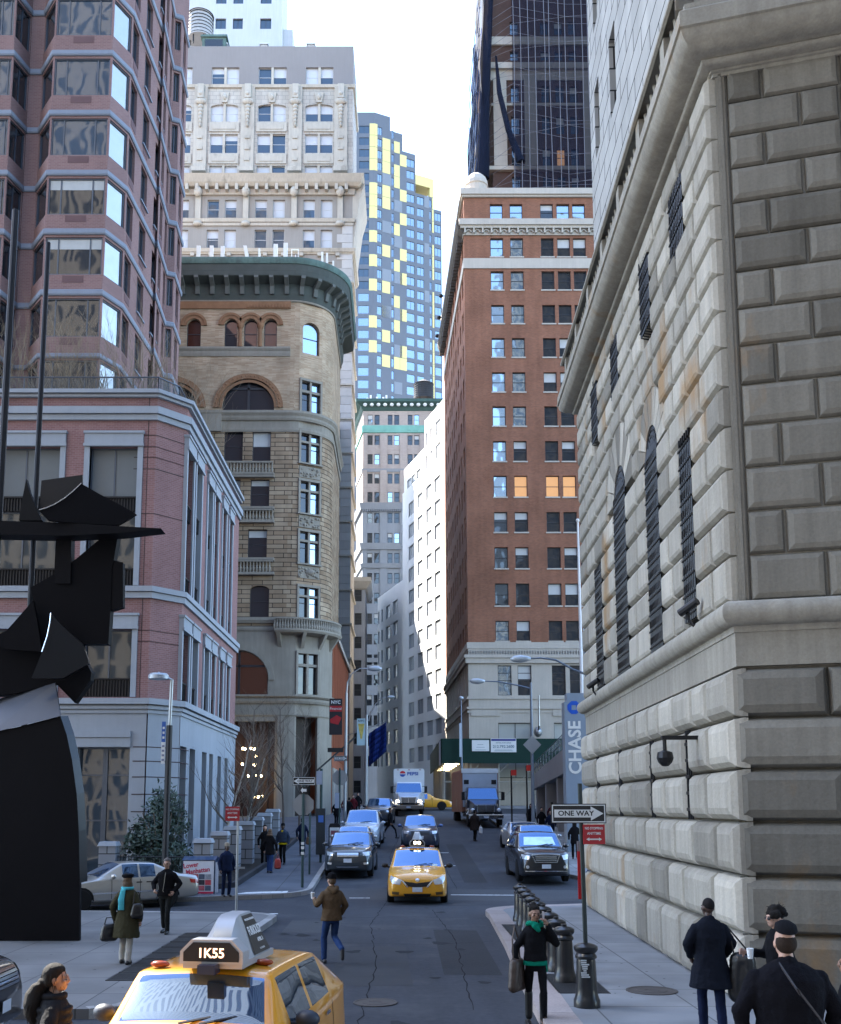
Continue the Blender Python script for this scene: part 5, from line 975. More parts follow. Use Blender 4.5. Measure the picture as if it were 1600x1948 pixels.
def car(name, label, loc, rz, paint, L=4.8, W=1.85, H=1.48, hood=1.05, cowl=1.35, roof0=2.15, roof1=3.6, rear=4.35, zb=.24, zm=.62, belt=.92, hoodz=.86, tail=.98, boxy=.0, wr=.36, wb=(.95, 3.75), wbn=.8, group=None, decals=(), glass_mat=None, trim=.03, mirrors=True, front=.72, lower=None):
    t = thing(name, label, {'taxi': 'taxi', 'yellow_taxi': 'taxi'}.get(name, 'car'), loc, rz, group); hw = W/2
    g = glass_mat or G_CAR; y0 = -L/2; tb = hw*(.70+.06*boxy)
    #       y, zbot, wbot, zmid, wmid, zbelt, wbelt, ztop, wtop, crown
    ST = [(0, .34, front, .5, front+.02, .66, front, .70, front-.1, .0), (.06, .27, front+.1, .5, front+.14, .72, front+.08, hoodz-.10, front-.05, .015), (.35, zb, .95, zm-.05, .985, hoodz-.1, .93, hoodz-.02, .78, .03), (cowl*.62, zb, .97, zm, 1.0, belt-.05, .95, hoodz+.06, .8, .05),
          (cowl, zb, .97, zm, 1.0, belt, .955, belt+.07, .86, .05), (roof0, zb, .97, zm, 1.0, belt+.02, .955, H-.06, tb/hw, .05), ((roof0+roof1)/2, zb, .97, zm, 1.0, belt+.03, .955, H-.045, tb/hw+.01, .05), (roof1, zb, .97, zm, 1.0, belt+.05, .95, H-.08, tb/hw-.01, .045),
          (rear, zb+.02, .96, zm, .99, belt+.05, .93, tail+.02, .84, .03), (L-.08, zb+.06, .9, zm, .94, tail-.14, .88, tail-.03, .78, .02), (L, .4, .8, .58, .82, tail-.22, .78, tail-.16, .7, .0)]
    bm = bmesh.new(); rows = []
    for (y, zb_, wb_, zm_, wm_, zt, wt, zp, wp, cr) in ST:
        half = [(wb_*hw, zb_), (wm_*hw, zm_), (wt*hw, zt), (wp*hw, zp)]
        pts = [(0, zb_)]+half+[(0, zp+cr)]+[(-x, z) for x, z in half[::-1]]
        rows.append([bm.verts.new((x, y0+y, z)) for x, z in pts])
    n = 10; cl = bm.edges.layers.float.new('crease_edge'); gl = {}
    for i in range(len(rows)-1):
        for k in range(n):
            f = bm.faces.new([rows[i][k], rows[i][(k+1) % n], rows[i+1][(k+1) % n], rows[i+1][k]]); mi = 0
            if i == 4 and k in (4, 5): mi = 1
            if i == 7 and k in (4, 5): mi = 2
            if k in (3, 6) and i in (5, 6): mi = 3+(i-5)+(2 if k == 6 else 0)
            if k in (3, 6) and i == 7 and roof1 > rear-.75+.35*boxy: mi = 7 if k == 3 else 8
            f.material_index = mi
    bm.faces.new(rows[0]); bm.faces.new(rows[-1][::-1]); bm.edges.ensure_lookup_table()
    def cr(a, b, v):
        e = bm.edges.get((a, b))
        if e: e[cl] = v
    for i in range(len(rows)-1):
        for k in (3, 7): cr(rows[i][k], rows[i+1][k], .75 if 4 <= i <= 7 else .45)
        for k in (4, 6): cr(rows[i][k], rows[i+1][k], .55 if i > 3 else .3)
        for k in (1, 9): cr(rows[i][k], rows[i+1][k], .5)
    for k in range(3, 7): cr(rows[4][k], rows[4][k+1], .9); cr(rows[5][k], rows[5][k+1], .6); cr(rows[7][k], rows[7][k+1], .6); cr(rows[8][k], rows[8][k+1], .7)
    bmesh.ops.recalc_face_normals(bm, faces=bm.faces); me = bpy.data.meshes.new('cage'); bm.to_mesh(me); bm.free()
    tmp = bpy.data.objects.new('cage', me); C.objects.link(tmp); sm = tmp.modifiers.new('s', 'SUBSURF'); sm.levels = 3; sm.render_levels = 3
    dg = bpy.context.evaluated_depsgraph_get(); ev = tmp.evaluated_get(dg); me2 = bpy.data.meshes.new_from_object(ev); bpy.data.objects.remove(tmp)
    bm = bmesh.new(); bm.from_mesh(me2); tr_f = []
    for mi in range(1, 9):
        fs_ = [f for f in bm.faces if f.material_index == mi]
        if fs_:
            r = bmesh.ops.inset_region(bm, faces=fs_, thickness=trim if mi != 1 else trim*1.2, depth=0, use_even_offset=True)
            for f in r['faces']: f.material_index = 9 if mi > 2 else 0
    for f in bm.faces: f.smooth = True
    bvh = BVHTree.FromBMesh(bm); bm.to_mesh(me2)
    def split(ms, nm, mat):
        b2 = bmesh.new(); b2.from_mesh(me2); bmesh.ops.delete(b2, geom=[f for f in b2.faces if f.material_index not in ms], context='FACES')
        if not b2.faces: b2.free(); return
        for f in b2.faces: f.material_index = 0
        m_ = bpy.data.meshes.new(nm); b2.to_mesh(m_); b2.free(); m_.materials.append(mat); o = bpy.data.objects.new(nm, m_); C.objects.link(o); o.parent = t; return o
    body = split((0, 9), 'body', paint); ws = split((1,), 'windshield', g); split((2,), 'rear_window', g)
    for k in (3, 4, 5, 6, 7, 8): split((k,), 'side_window', g)
    bm.free()
    def proj(nm, poly, mat, off=.012, axis='f', par=None, cuts=3):
        b = bmesh.new(); vs = [b.verts.new((p[0], p[1], 0)) for p in poly]; b.faces.new(vs); bmesh.ops.triangulate(b, faces=b.faces); bmesh.ops.subdivide_edges(b, edges=b.edges, cuts=cuts, use_grid_fill=True); ok = True; bad = []
        for v in b.verts:
            if axis == 'f': o_, d_ = Vector((v.co.x, -L, v.co.y)), Vector((0, 1, 0))
            elif axis == 'b': o_, d_ = Vector((v.co.x, L, v.co.y)), Vector((0, -1, 0))
            elif axis == 'r': o_, d_ = Vector((W, v.co.x, v.co.y)), Vector((-1, 0, 0))
            elif axis == 't': o_, d_ = Vector((v.co.x, v.co.y, 4)), Vector((0, 0, -1))
            else: o_, d_ = Vector((-W, v.co.x, v.co.y)), Vector((1, 0, 0))
            h = bvh.ray_cast(o_, d_)
            if h[0]: v.co = h[0]-d_*off
            else: bad.append(v)
        if bad: bmesh.ops.delete(b, geom=bad, context='VERTS')
        for f in b.faces: f.smooth = True
        m_ = bpy.data.meshes.new(nm); b.to_mesh(m_); b.free(); m_.materials.append(mat); o = bpy.data.objects.new(nm, m_); C.objects.link(o); o.parent = par or t; return o
    t_proj = proj
    wx = hw-.115
    for y in wb:
        c = [(y0+y+(wr+.055)*cos(a), wr+(wr+.055)*sin(a)) for a in [2*pi*k/20 for k in range(20)]]
        c = [(a, max(b, .2)) for a, b in c]
        for s in (-1, 1): proj('wheel_arch', c, RUB, .006, 'r' if s > 0 else 'l', cuts=1); wheel(t, s*wx, y0+y, wr, .23, s)
    if mirrors:
        for s in (-1, 1): m = MB(); m.ball((s*(hw+.1), y0+cowl+.42, belt+.12), .12, .08, .085, 10, 7); m.tube([(s*(hw-.06), y0+cowl+.44, belt+.06), (s*(hw+.06), y0+cowl+.43, belt+.09)], .03, 6); m.obj('mirror', lower or paint, t, smooth=True)
    for (nm, poly, mat, off) in decals:
        two = nm.endswith('*'); nm = nm.rstrip('*')
        proj(nm, poly, mat, off)
        if two: proj(nm, [(-x, z) for x, z in poly][::-1], mat, off)
    for s in ('r', 'l'):
        for y in ((roof0+roof1)/2-.12+.1, roof1-.25): proj('door_handle', [(y0+y-.09, belt-.1), (y0+y+.09, belt-.1), (y0+y+.09, belt-.065), (y0+y-.09, belt-.065)], CHROME if H > 1.6 else BLACK, .02, s, cuts=1)
        for y in (cowl+.42, (roof0+roof1)/2+.02, roof1+.02): proj('door_gap', [(y0+y-.009, zb+.1), (y0+y+.009, zb+.1), (y0+y+.009, belt), (y0+y-.009, belt)], RUB, .003, s, cuts=2)
    t_ = MB(); 
    for s in (-1, 1): t_.tube([(s*.1, y0+cowl-.02, belt+.13), (s*.1+.42, y0+cowl+.12, belt+.2)], .012, 4)
    t_.obj('wiper', BLACK, t)
    return t, proj
HL = M('headlight_lens', (.62, .65, .68), .08, .3, var=.05, coat=1); HLIT = M('lit_headlight', (1, .86, .6), .3, var=0, emit=4); GRL = M('dark_grille', (.02, .02, .022), .5, .3); PLT = M('number_plate', (.55, .6, .68), .5, var=.12, scale=14); AMB = M('amber_lens', (.3, .05, .012), .25, var=.1); TAIL = M('tail_light', (.45, .02, .015), .15, var=.1, coat=1); STK = M('sticker', (.6, .65, .6), .6)
def plate(w_=.15, z=.55, h=.075): return ('number_plate', [(-w_, z-h), (w_, z-h), (w_, z+h), (-w_, z+h)], PLT, .03)
def G(y): return zg(y)
def place(px, Y): return ((px-PX)/(F/(Y*cos(TH))))
YP = cpaint('taxi_yellow', (.8, .36, .015)); 
# yellow minivan cab in the middle of the street
t, pr = car('yellow_taxi', 'yellow minivan cab with roof advert driving towards the viewer in mid street', (.72, 37.0, 0), radians(-1), YP, 5.08, 1.98, 1.74, cowl=1.2, roof0=2.05, roof1=4.55, rear=4.98, belt=1.06, hoodz=1.02, tail=1.1, zm=.7, boxy=1, wr=.35, wb=(1.0, 4.05), lower=BLACK, front=.74,
    decals=[('headlight*', [(.5, .8), (.86, .93), (.9, .8), (.8, .68), (.56, .65)], HLIT if 0 else HL, .012), ('grille', [(-.44, .76), (0, .7), (.44, .76), (.3, .6), (0, .56), (-.3, .6)], GRL, .012), ('chrome_strip*', [(.46, .79), (.51, .78), (.34, .57), (.28, .57)], CHROME, .02), plate(.16, .5), ('air_intake', [(-.45, .37), (.45, .37), (.4, .28), (-.4, .28)], GRL, .012), ('fog_lamp*', [(.58, .42), (.82, .44), (.82, .35), (.6, .33)], M('fog_recess', (.1, .06, .02), .4), .012), ('emblem', [(.07*cos(a), .8+.05*sin(a)) for a in [2*pi*k/12 for k in range(12)]], CHROME, .02), ('sticker', [(.5, 1.18), (.66, 1.18), (.66, 1.24), (.5, 1.24)], STK, .012)])
for s in (-1, 1): 
    b = MB(); b.ball((s*.67, -2.28, .79), .07, .04, .05, 8, 6); b.obj('headlamp_bulb', HLIT, t, smooth=True); b = MB(); b.ball((s*.5, -.35, 1.79), .09, .05, .035, 8, 5); b.obj('marker_lamp', AMB, t, smooth=True)
def roofsign(t, y, z, num, ad, w=.62, l=1.3, h=.5, dx=0.0):
    n0 = set(bpy.data.objects)
    SG = M('silver_plastic', (.42, .43, .45), .35, .3, var=.05); b = MB(); b.hexa([(-w/2, y-.1, z), (w/2, y-.1, z), (w/2, y+l, z), (-w/2, y+l, z), (-w/2, y-.1, z+.06), (w/2, y-.1, z+.06), (w/2, y+l, z+.06), (-w/2, y+l, z+.06)]); ob = b.obj('roof_sign_base', SG, t)
    b = MB(); R = []
    for yy, k in ((y+.12, 0), (y+.16, .5), (y+.3, .92), (y+.42, 1), (y+l-.2, 1), (y+l-.05, .5)): R.append((yy, k))
    sec = lambda yy, k: [(-w*.47, yy, z+.06), (-w*.26, yy, z+.06+(h-.06)*.7*k), (-w*.16, yy, z+.06+(h-.06)*k), (w*.16, yy, z+.06+(h-.06)*k), (w*.26, yy, z+.06+(h-.06)*.7*k), (w*.47, yy, z+.06)]
    vs = [p for r in R for p in sec(*r)]; b.add(vs, [(i*6+k, i*6+k+1, i*6+7+k, i*6+6+k) for i in range(5) for k in range(5)]+[tuple(range(6)), tuple(30+k for k in range(5, -1, -1))]); b.obj('roof_sign', SG, t, auto=35)
    b = MB(); b.prism([(-w*.53, y-.14, z+.05), (w*.53, y-.14, z+.05), (w*.53, y-.14, z+.16), (w*.34, y-.14, z+.27), (-w*.34, y-.14, z+.27), (-w*.53, y-.14, z+.16)], (0, .2, 0)); p = b.obj('number_panel', SG, t)
    b = MB(); q = w/.62; b.prism([(-.29*q, y-.146, z+.07), (.29*q, y-.146, z+.07), (.29*q, y-.146, z+.155), (.19*q, y-.146, z+.245), (-.19*q, y-.146, z+.245), (-.29*q, y-.146, z+.155)], (0, -.004, 0)); b.obj('panel_face', BLACK, p)
    if num: text('medallion_number', num, .125, M('lit_number', (1, .55, .33), .5, var=0, emit=.55), p, (0, y-.152, z+.145), (pi/2, 0, 0), bold=.0015)
    else:
        b = MB(); [b.ball((s*.07, y-.16, z+.15), .055, .03, .05, 8, 6) for s in (-1, 1)]; b.obj('number_lamp', HLIT, p, smooth=True)
    if ad:
        a = atan2((h-.06)*.7, w*.17); b = MB(); AD = M('black_poster', (.02, .02, .022), .35); e = .006
        b.add([(w*.47+e, y+.36, z+.07), (w*.47+e, y+l-.08, z+.07), (w*.17+e, y+l-.2, z+h-.02), (w*.17+e, y+.44, z+h-.02)], [(0, 1, 2, 3)]); ap_ = b.obj('advert', AD, t)
        th = atan2(h-.09, w*.3); rot = Matrix.Rotation(pi/2, 4, 'Z') @ Matrix.Rotation(pi-(pi-th) if 0 else th, 4, 'X')
        def line(s, sz, k, bold, yy, sx=1.0):
            o = text('advert_lettering', s, sz, M('white_lettering', (.75, .75, .75), .5, var=0), ap_, (w*.47+.012-(w*.3)*k, yy, z+.07+(h-.09)*k), rot.to_euler(), bold=bold, ext=.001, sx=sx)
        line('VENGEANCE HITS HOME', .03, .88, .0008, y+.62, .9); line('FURIOUS7', .125, .58, .003, y+.64, .72); line('APRIL 3', .055, .32, .0015, y+.7); line('IN THEATRES', .026, .1, 0, y+.66)
    for o in set(bpy.data.objects)-n0:
        if o.parent == t: o.location.x += dx
roofsign(t, -.3, 1.76, None, False, .5, 1.1, .5)
# near yellow cab, bottom left
YP2 = cpaint('cab_yellow', (.75, .3, .008)); tx = thing
t, pr = car('yellow_taxi', 'yellow cab with a lit 1K55 roof number at the bottom edge of the photo', (-1.78, 10.75, 0), radians(-9), YP2, 4.3, 1.82, 1.64, cowl=1.4, roof0=1.78, roof1=3.5, rear=4.3, belt=1.05, hoodz=1.0, tail=1.15, zm=.65, boxy=.45, wr=.35, wb=(.9, 3.52), trim=.045, decals=[('headlight*', [(.5, .8), (.8, .85), (.85, .7), (.5, .66)], HL, .012), ('grille', [(-.45, .8), (.45, .8), (.42, .62), (-.42, .62)], GRL, .012), plate()], lower=M('blue_black_plastic', (.02, .025, .04), .5), glass_mat=glass('cab_windscreen', (.13, .19, .29), rough=.01, metal=.85, wave=.06, wscale=1.3))  # windscreen colour also carries the blue of the reflected sky
roofsign(t, -.42, 1.635, '1K55', True, .58, .98, .45, .13)
for s in (-1, 1): b = MB(); b.ball((s*.48, -.28 if s < 0 else .0, 1.63), .1, .04, .035, 10, 6); b.obj('marker_lamp', AMB, t, smooth=True)
b = MB(); b.box(.03, .2, -.66, -.5, 1.6, 1.685); b.obj('sensor_box', M('navy_plastic', (.015, .02, .05), .3), t)
# parked on the left kerb
SUVD = [('headlight*', [(.58, .98), (.88, 1.0), (.9, .86), (.6, .84)], HL, .012), ('grille', [(-.5, .98), (.5, .98), (.45, .8), (-.45, .8)], GRL, .01), plate(.16, .66)]
def bars(zs, w, th=.018): return [('grille_bar', [(-w, z-th), (w, z-th), (w, z+th), (-w, z+th)], CHROME, .028) for z in zs]
car('suv', 'dark blue grey SUV with chrome grille at the front of the left parked row', (place(666, 42), 44.4, G(43.5)), radians(-2), cpaint('blue_grey_metallic', (.035, .045, .055), .4), 4.79, 1.93, 1.76, cowl=1.35, roof0=2.1, roof1=4.1, rear=4.7, belt=1.12, hoodz=1.1, tail=1.15, zm=.72, boxy=1, wr=.38, wb=(.95, 3.75), decals=SUVD+bars((.94, .88, .83), .42)+[('bumper_chrome', [(-.45, .43), (.45, .43), (.4, .39), (-.4, .39)], CHROME, .02), ('fog_lamp*', [(.62, .58), (.8, .6), (.8, .52), (.64, .5)], HL, .012)])
car('sedan', 'silver car parked right behind the dark blue grey SUV', (place(671, 48.5), 50.6, G(50)), radians(-2), cpaint('silver_metallic', (.42, .45, .48), .6), 4.4, 1.8, 1.56, cowl=1.3, roof0=2.0, roof1=3.6, rear=4.2, boxy=.6, decals=[('headlight*', [(.5, .75), (.82, .82), (.85, .7), (.52, .62)], HL, .012)])
car('minivan', 'white minivan with roof rack ribs in the left parked row', (place(690, 55), 57.6, G(57)), radians(-3), cpaint('white_car_paint', (.62, .66, .7)), 5.0, 1.98, 1.95, cowl=1.15, roof0=1.9, roof1=4.5, rear=4.9, belt=1.12, hoodz=1.1, tail=1.15, zm=.7, boxy=1, decals=[('headlight*', [(.55, .9), (.86, 1.0), (.88, .82), (.58, .76)], HL, .012), ('grille', [(-.45, .84), (.45, .84), (.4, .68), (-.4, .68)], GRL, .012)])
car('suv', 'dark SUV with blue windscreen at the far end of the left parked row', (place(722, 72), 74.4, G(74)), radians(-3), cpaint('black_blue_paint', (.02, .026, .04), .3), 4.8, 1.95, 1.85, cowl=1.35, roof0=2.1, roof1=4.2, rear=4.7, belt=1.15, hoodz=1.12, tail=1.2, zm=.72, boxy=1, wr=.38, decals=SUVD)
car('suv', 'dark blue SUV with roof rails close behind the yellow minivan cab', (place(801, 53), 55.4, G(55)), radians(-1), cpaint('navy_paint', (.02, .03, .06), .3), 4.7, 1.92, 1.78, cowl=1.35, roof0=2.1, roof1=4.1, rear=4.6, belt=1.1, hoodz=1.06, tail=1.15, zm=.7, boxy=1, decals=SUVD, lower=cpaint('bright_blue_mirror', (.04, .1, .3)))
# parked on the right kerb
t, pr = car('suv', 'black luxury SUV with silver windscreen shade at the front of the right parked row', (place(1034, 40), 42.5, G(42)), radians(1.5), cpaint('black_car_paint', (.008, .008, .01)), 5.0, 1.97, 1.88, cowl=1.4, roof0=2.15, roof1=4.3, rear=4.9, belt=1.2, hoodz=1.17, tail=1.25, zm=.75, boxy=1, wr=.4, wb=(1.0, 3.85), decals=[('headlight*', [(.6, 1.02), (.88, 1.06), (.92, .9), (.66, .86)], HL, .012), ('grille_frame', [(-.55, 1.06), (.55, 1.06), (.42, .76), (-.42, .76)], CHROME, .012), ('grille', [(-.5, 1.03), (.5, 1.03), (.39, .79), (-.39, .79)], GRL, .02), plate(.17, .62)]+bars((.97, .91, .85), .4)+[('fog_lamp*', [(.7+.06*cos(a), .6+.06*sin(a)) for a in [2*pi*k/10 for k in range(10)]], HL, .015), ('bumper_chrome', [(-.8, .46), (.8, .46), (.78, .43), (-.78, .43)], CHROME, .02)])
pr('sunshade', [(-.62, 1.36), (.62, 1.36), (.56, 1.66), (-.56, 1.66)], M('silver_sunshade', (.55, .68, .75), .25, .7, var=.3, scale=3), .008, cuts=4)
car('suv', 'silver grey SUV parked right behind the black luxury SUV', (place(1029, 46.5), 48.9, G(48.5)), radians(2), cpaint('grey_silver_metallic', (.3, .32, .35), .6), 4.7, 1.88, 1.72, cowl=1.35, roof0=2.05, roof1=3.95, rear=4.55, belt=1.08, hoodz=1.05, tail=1.12, boxy=.9, decals=SUVD)
car('sedan', 'white car with one lit headlight at the back of the right parked row', (place(996, 52.5)+.2, 54.8, G(54.5)), radians(3), cpaint('white_pearl_paint', (.66, .68, .7)), 4.6, 1.82, 1.46, boxy=.3, decals=[('headlight*', [(.52, .7), (.82, .8), (.86, .66), (.55, .56)], HLIT, .012), ('grille', [(-.35, .62), (.35, .62), (.3, .45), (-.3, .45)], GRL, .012)])
# gold sedan crossing on the left
t, pr = car('sedan', 'champagne gold sedan with red tail lights beside the pink block', (-8.75, 33.9, .0), radians(-57), cpaint('champagne_metallic', (.44, .42, .385), .6), 4.8, 1.82, 1.45, cowl=1.45, roof0=2.2, roof1=3.3, rear=4.1, belt=.9, hoodz=.82, tail=1.0, wr=.33, wb=(.95, 3.69), decals=[('headlight*', [(.5, .66), (.8, .76), (.84, .64), (.54, .56)], HL, .012)])
for s in ('r', 'l'): pr('tail_light', [(2.0, .86), (2.36, .82), (2.37, .7), (2.05, .74)], TAIL, .012, s); pr('side_moulding', [(-1.1, .5), (1.0, .52), (1.0, .555), (-1.1, .535)], CHROME, .01, s, cuts=2)
for s in (-1, 1): pr('tail_light', [(s*.55, .7), (s*.8, .7), (s*.8, .85), (s*.5, .85)][::s], TAIL, .012, 'b')
# far yellow cab crossing behind the white truck
car('yellow_taxi', 'yellow cab crossing the street far away behind the white delivery truck', (2.45, 92.5, G(92)), radians(88), YP, 4.9, 1.9, 1.5, decals=[('headlight*', [(.5, .7), (.8, .8), (.84, .66), (.54, .56)], HL, .012)])
t, pr = car('suv', 'black SUV nose with chrome grille at the left edge of the photo', (-7.6, 14.35, 0), radians(90), cpaint('black_car_paint', (.008, .008, .01)), 4.9, 1.95, 1.85, cowl=1.4, roof0=2.15, roof1=4.3, rear=4.8, belt=1.18, hoodz=1.14, tail=1.2, zm=.75, boxy=1, wr=.4, decals=[('headlight*', [(.6, 1.0), (.88, 1.04), (.9, .86), (.64, .84)], HL, .012), ('grille', [(-.5, 1.02), (.5, 1.02), (.46, .76), (-.46, .76)], GRL, .012), plate()]+bars((1.0, .95, .9, .85, .8), .48))
for s in ('r', 'l'): pr('side_marker', [(-2.3, .72), (-2.15, .74), (-2.15, .62), (-2.28, .6)], TAIL, .015, s)
# trucks
def truck(name, label, loc, rz, boxm, cabm, bw, bh, blen, logo=False, lit=False):
    t = thing(name, label, 'truck', loc, rz); b = MB(); y0 = .2
    def rbox(m, x0, x1, ya, yb, z0, z1, r): m.prism([(x0, ya, z0), (x1, ya, z0), (x1, ya, z1-r)]+[(x1-r+r*cos(a), ya, z1-r+r*sin(a)) for a in (pi/8, pi/4, 3*pi/8)]+[(x1-r, ya, z1), (x0+r, ya, z1)]+[(x0+r-r*sin(a), ya, z1-r+r*cos(a)) for a in (pi/8, pi/4, 3*pi/8)]+[(x0, ya, z1-r)], (0, yb-ya, 0))
    rbox(b, -bw/2, bw/2, y0, y0+blen, .95, bh, .18); b.obj('cargo_box', boxm, t)
    b = MB(); b.box(-bw/2-.01, bw/2+.01, y0-.03, y0+.1, .9, 1.0); b.box(-.45, .45, -2.6, y0+blen-.2, .6, .92); b.obj('chassis', BLACK, t)
    c = MB(); W = 2.2
    c.hexa([(-W/2, -1.2, .9), (W/2, -1.2, .9), (W/2, .1, .9), (-W/2, .1, .9), (-W/2, -1.3, 1.75), (W/2, -1.3, 1.75), (W/2, .1, 1.75), (-W/2, .1, 1.75)])
    c.hexa([(-W/2, -1.3, 1.75), (W/2, -1.3, 1.75), (W/2, .1, 1.75), (-W/2, .1, 1.75), (-W*.45, -.8, 2.65), (W*.45, -.8, 2.65), (W*.45, .1, 2.65), (-W*.45, .1, 2.65)])
    c.hexa([(-.95, -2.65, .95), (.95, -2.65, .95), (1.0, -1.2, .95), (-1.0, -1.2, .95), (-.72, -2.6, 1.45), (.72, -2.6, 1.45), (.95, -1.28, 1.78), (-.95, -1.28, 1.78)])
    for s in (-1, 1): c.hexa([(s*1.18, -2.5, .75), (s*.7, -2.6, .75), (s*.7, -1.2, .75), (s*1.18, -1.2, .75), (s*1.05, -2.4, 1.2), (s*.7, -2.5, 1.3), (s*.7, -1.2, 1.3), (s*1.12, -1.2, 1.25)][::1])
    o = c.obj('cab', cabm, t, fix=True); bv = o.modifiers.new('b', 'BEVEL'); bv.width = .08; bv.segments = 3; bv.limit_method = 'ANGLE'
    g = MB(); z0, z1 = 1.82, 2.55; k = lambda z: -1.3+.5*(z-1.75)/.9-.015; g.quad((-W*.46, k(z0), z0), (W*.46, k(z0), z0), (W*.42, k(z1), z1), (-W*.42, k(z1), z1)); g.obj('windshield', G_CAR, t)
    for s in (-1, 1):
        g = MB(); g.quad((s*(W/2+.004), -1.1, 1.82), (s*(W/2+.004), -.25, 1.82), (s*(W*.46+.01), -.25, 2.5), (s*(W*.46+.01), -.8, 2.5)); g.obj('side_window', G_CAR, t)
        m = MB(); m.box(s*1.35-.11, s*1.35+.11, -1.35, -1.25, 1.75, 2.3); m.tube([(s*1.05, -1.2, 2.3), (s*1.35, -1.3, 2.3)], .02, 4); m.tube([(s*1.05, -1.2, 1.8), (s*1.35, -1.3, 1.8)], .02, 4); m.obj('mirror', BLACK, t)
        h = MB(); h.ball((s*.86, -2.6, 1.1), .17, .07, .11, 10, 7); h.obj('headlight', HLIT if lit else HL, t, smooth=True); wheel(t, s*1.0, -1.85, .48, .3, s); wheel(t, s*1.0, blen-1.2, .48, .45, s)
    g = MB(); g.prism([(-.52, -2.66, .98), (.52, -2.66, .98), (.56, -2.63, 1.42), (-.56, -2.63, 1.42)], (0, .05, 0)); gg = g.obj('grille', M('truck_grille', (.12, .12, .12), .4, .6), t)
    g = MB(); [g.box(-.5, .5, -2.68, -2.66, 1.02+k_*.06, 1.035+k_*.06) for k_ in range(7)]; g.prism([(-.58, -2.675, .95), (-.52, -2.675, .95), (-.55, -2.645, 1.46), (-.61, -2.645, 1.46)], (0, .03, 0)); g.prism([(.52, -2.675, .95), (.58, -2.675, .95), (.61, -2.645, 1.46), (.55, -2.645, 1.46)], (0, .03, 0)); g.box(-.02, .02, -2.685, -2.66, .98, 1.44); g.obj('chrome_bar', CHROME, gg)
    g = MB(); g.box(-1.15, 1.15, -2.85, -2.6, .5, .82); ob = g.obj('bumper', CHROME if not logo else M('brown_bumper', (.2, .16, .12), .5), t); bv = ob.modifiers.new('b', 'BEVEL'); bv.width = .05; bv.segments = 2
    g = MB(); g.box(-.17, .17, -2.87, -2.85, .58, .72); g.obj('number_plate', PLT, t); 
    for x in (-.9, 0, .9): g = MB(); g.box(x-.08, x+.08, y0-.05, y0, bh-.12, bh-.07); g.obj('marker_lamp', AMB, t)
    return t, y0
t, y0 = truck('delivery_truck', 'white delivery truck with lit headlights and a red, white and blue logo', (place(779, 83), 85.8, G(84.5)), radians(-1.5), M('white_truck_paint', (.72, .74, .75), .4, var=.04, coat=.5), M('white_cab_paint', (.72, .74, .75), .35, var=.03, coat=1), 2.5, 3.75, 6.5, True, True)
text('lettering', 'PEPSI', .36, M('logo_blue', (.02, .08, .35), .5, var=0), t, (.3, y0-.01, 3.33), (pi/2, 0, 0), bold=.012, sx=1.15)
for nm, m, a0, a1 in (('logo_red', (.6, .02, .03), 8, 172), ('logo_blue_half', (.02, .08, .35), 188, 352)): b = MB(); b.prism([(-.52+.24*cos(radians(a0+(a1-a0)*k/12)), y0-.004, 3.33+.24*sin(radians(a0+(a1-a0)*k/12))) for k in range(13)], (0, -.006, 0)); b.obj('logo', M(nm, m, .5, var=0), t)
BRNB = M('rusty_brown_box', (.3, .14, .095), .7, var=.2, scale=.8, streak=.2, stain=((.5, .5, .5), .62, .1, 1.5, .5)); t, y0 = truck('box_truck', 'box truck with faded brown sides and dark blue cab parked on the right', (place(925, 70)-.15, 72.8, G(72)), radians(3), BRNB, M('dark_blue_cab', (.02, .03, .05), .4, coat=1), 2.5, 3.9, 6.8)
b = MB(); b.box(-1.2, 1.2, y0-.06, y0-.004, 1.3, 3.62); b.obj('cargo_front', M('pale_blue_panel', (.4, .45, .52), .6, var=.1), t); b = MB(); b.box(-1.27, 1.27, y0-.1, y0+.2, 3.62, 3.93); b.obj('roof_cap', M('white_roof_cap', (.6, .61, .62), .6), t)
for s in (-1, 1): b = MB(); b.box(s*.95-.17, s*.95+.17, y0-.08, y0-.06, 2.85, 3.15); b.obj('vent', BLACK, t)
# ================================================================ STREET FURNITURE
BOLL = M('bollard_iron', (.014, .015, .018), .4, .3, var=.15, coat=.3)
def bollard(x, y, z, label, sticker=False):
    t = MB(); t.lathe([(.2, 0), (.2, .1), (.185, .13), (.165, .2), (.16, .3), (.145, .66), (.14, .7), (.165, .72), (.165, .75), (.15, .77), (.14, .79), (.17, .82), (.185, .85), (.18, .89), (.13, .92), (.05, .94), (.05, .97), (.0, .98)], (x, y, z), 20)
    return tag(t.obj('bollard', BOLL, auto=35), label, 'bollard', 'black bollards along the right kerb')
ORD = ['fourth', 'fifth', 'sixth', 'seventh', 'eighth', 'ninth']
for k in range(9):
    lab = ['black bollard directly behind the nearest bollard with the sign pole', 'black bollard second behind the one with the sign pole', 'black bollard third behind the one with the sign pole'][k] if k < 3 else ('black bollard at the far end of the row by the corner' if k == 8 else 'black bollard %s behind the one with the sign pole' % ORD[k-3])
    bollard(2.91+.37*k/8, 18.74+1.22*k, .15, lab)
SIGNB = M('sign_black', (.012, .012, .013), .5, var=.05); SIGNW = M('sign_white', (.72, .73, .72), .5, var=.04); SIGNR = M('sign_red', (.42, .02, .025), .5, var=.06); SBACK = M('sign_back_aluminium', (.3, .31, .32), .5, .5, var=.08); GRNP = M('green_post', (.03, .06, .06), .6, .3, var=.15)
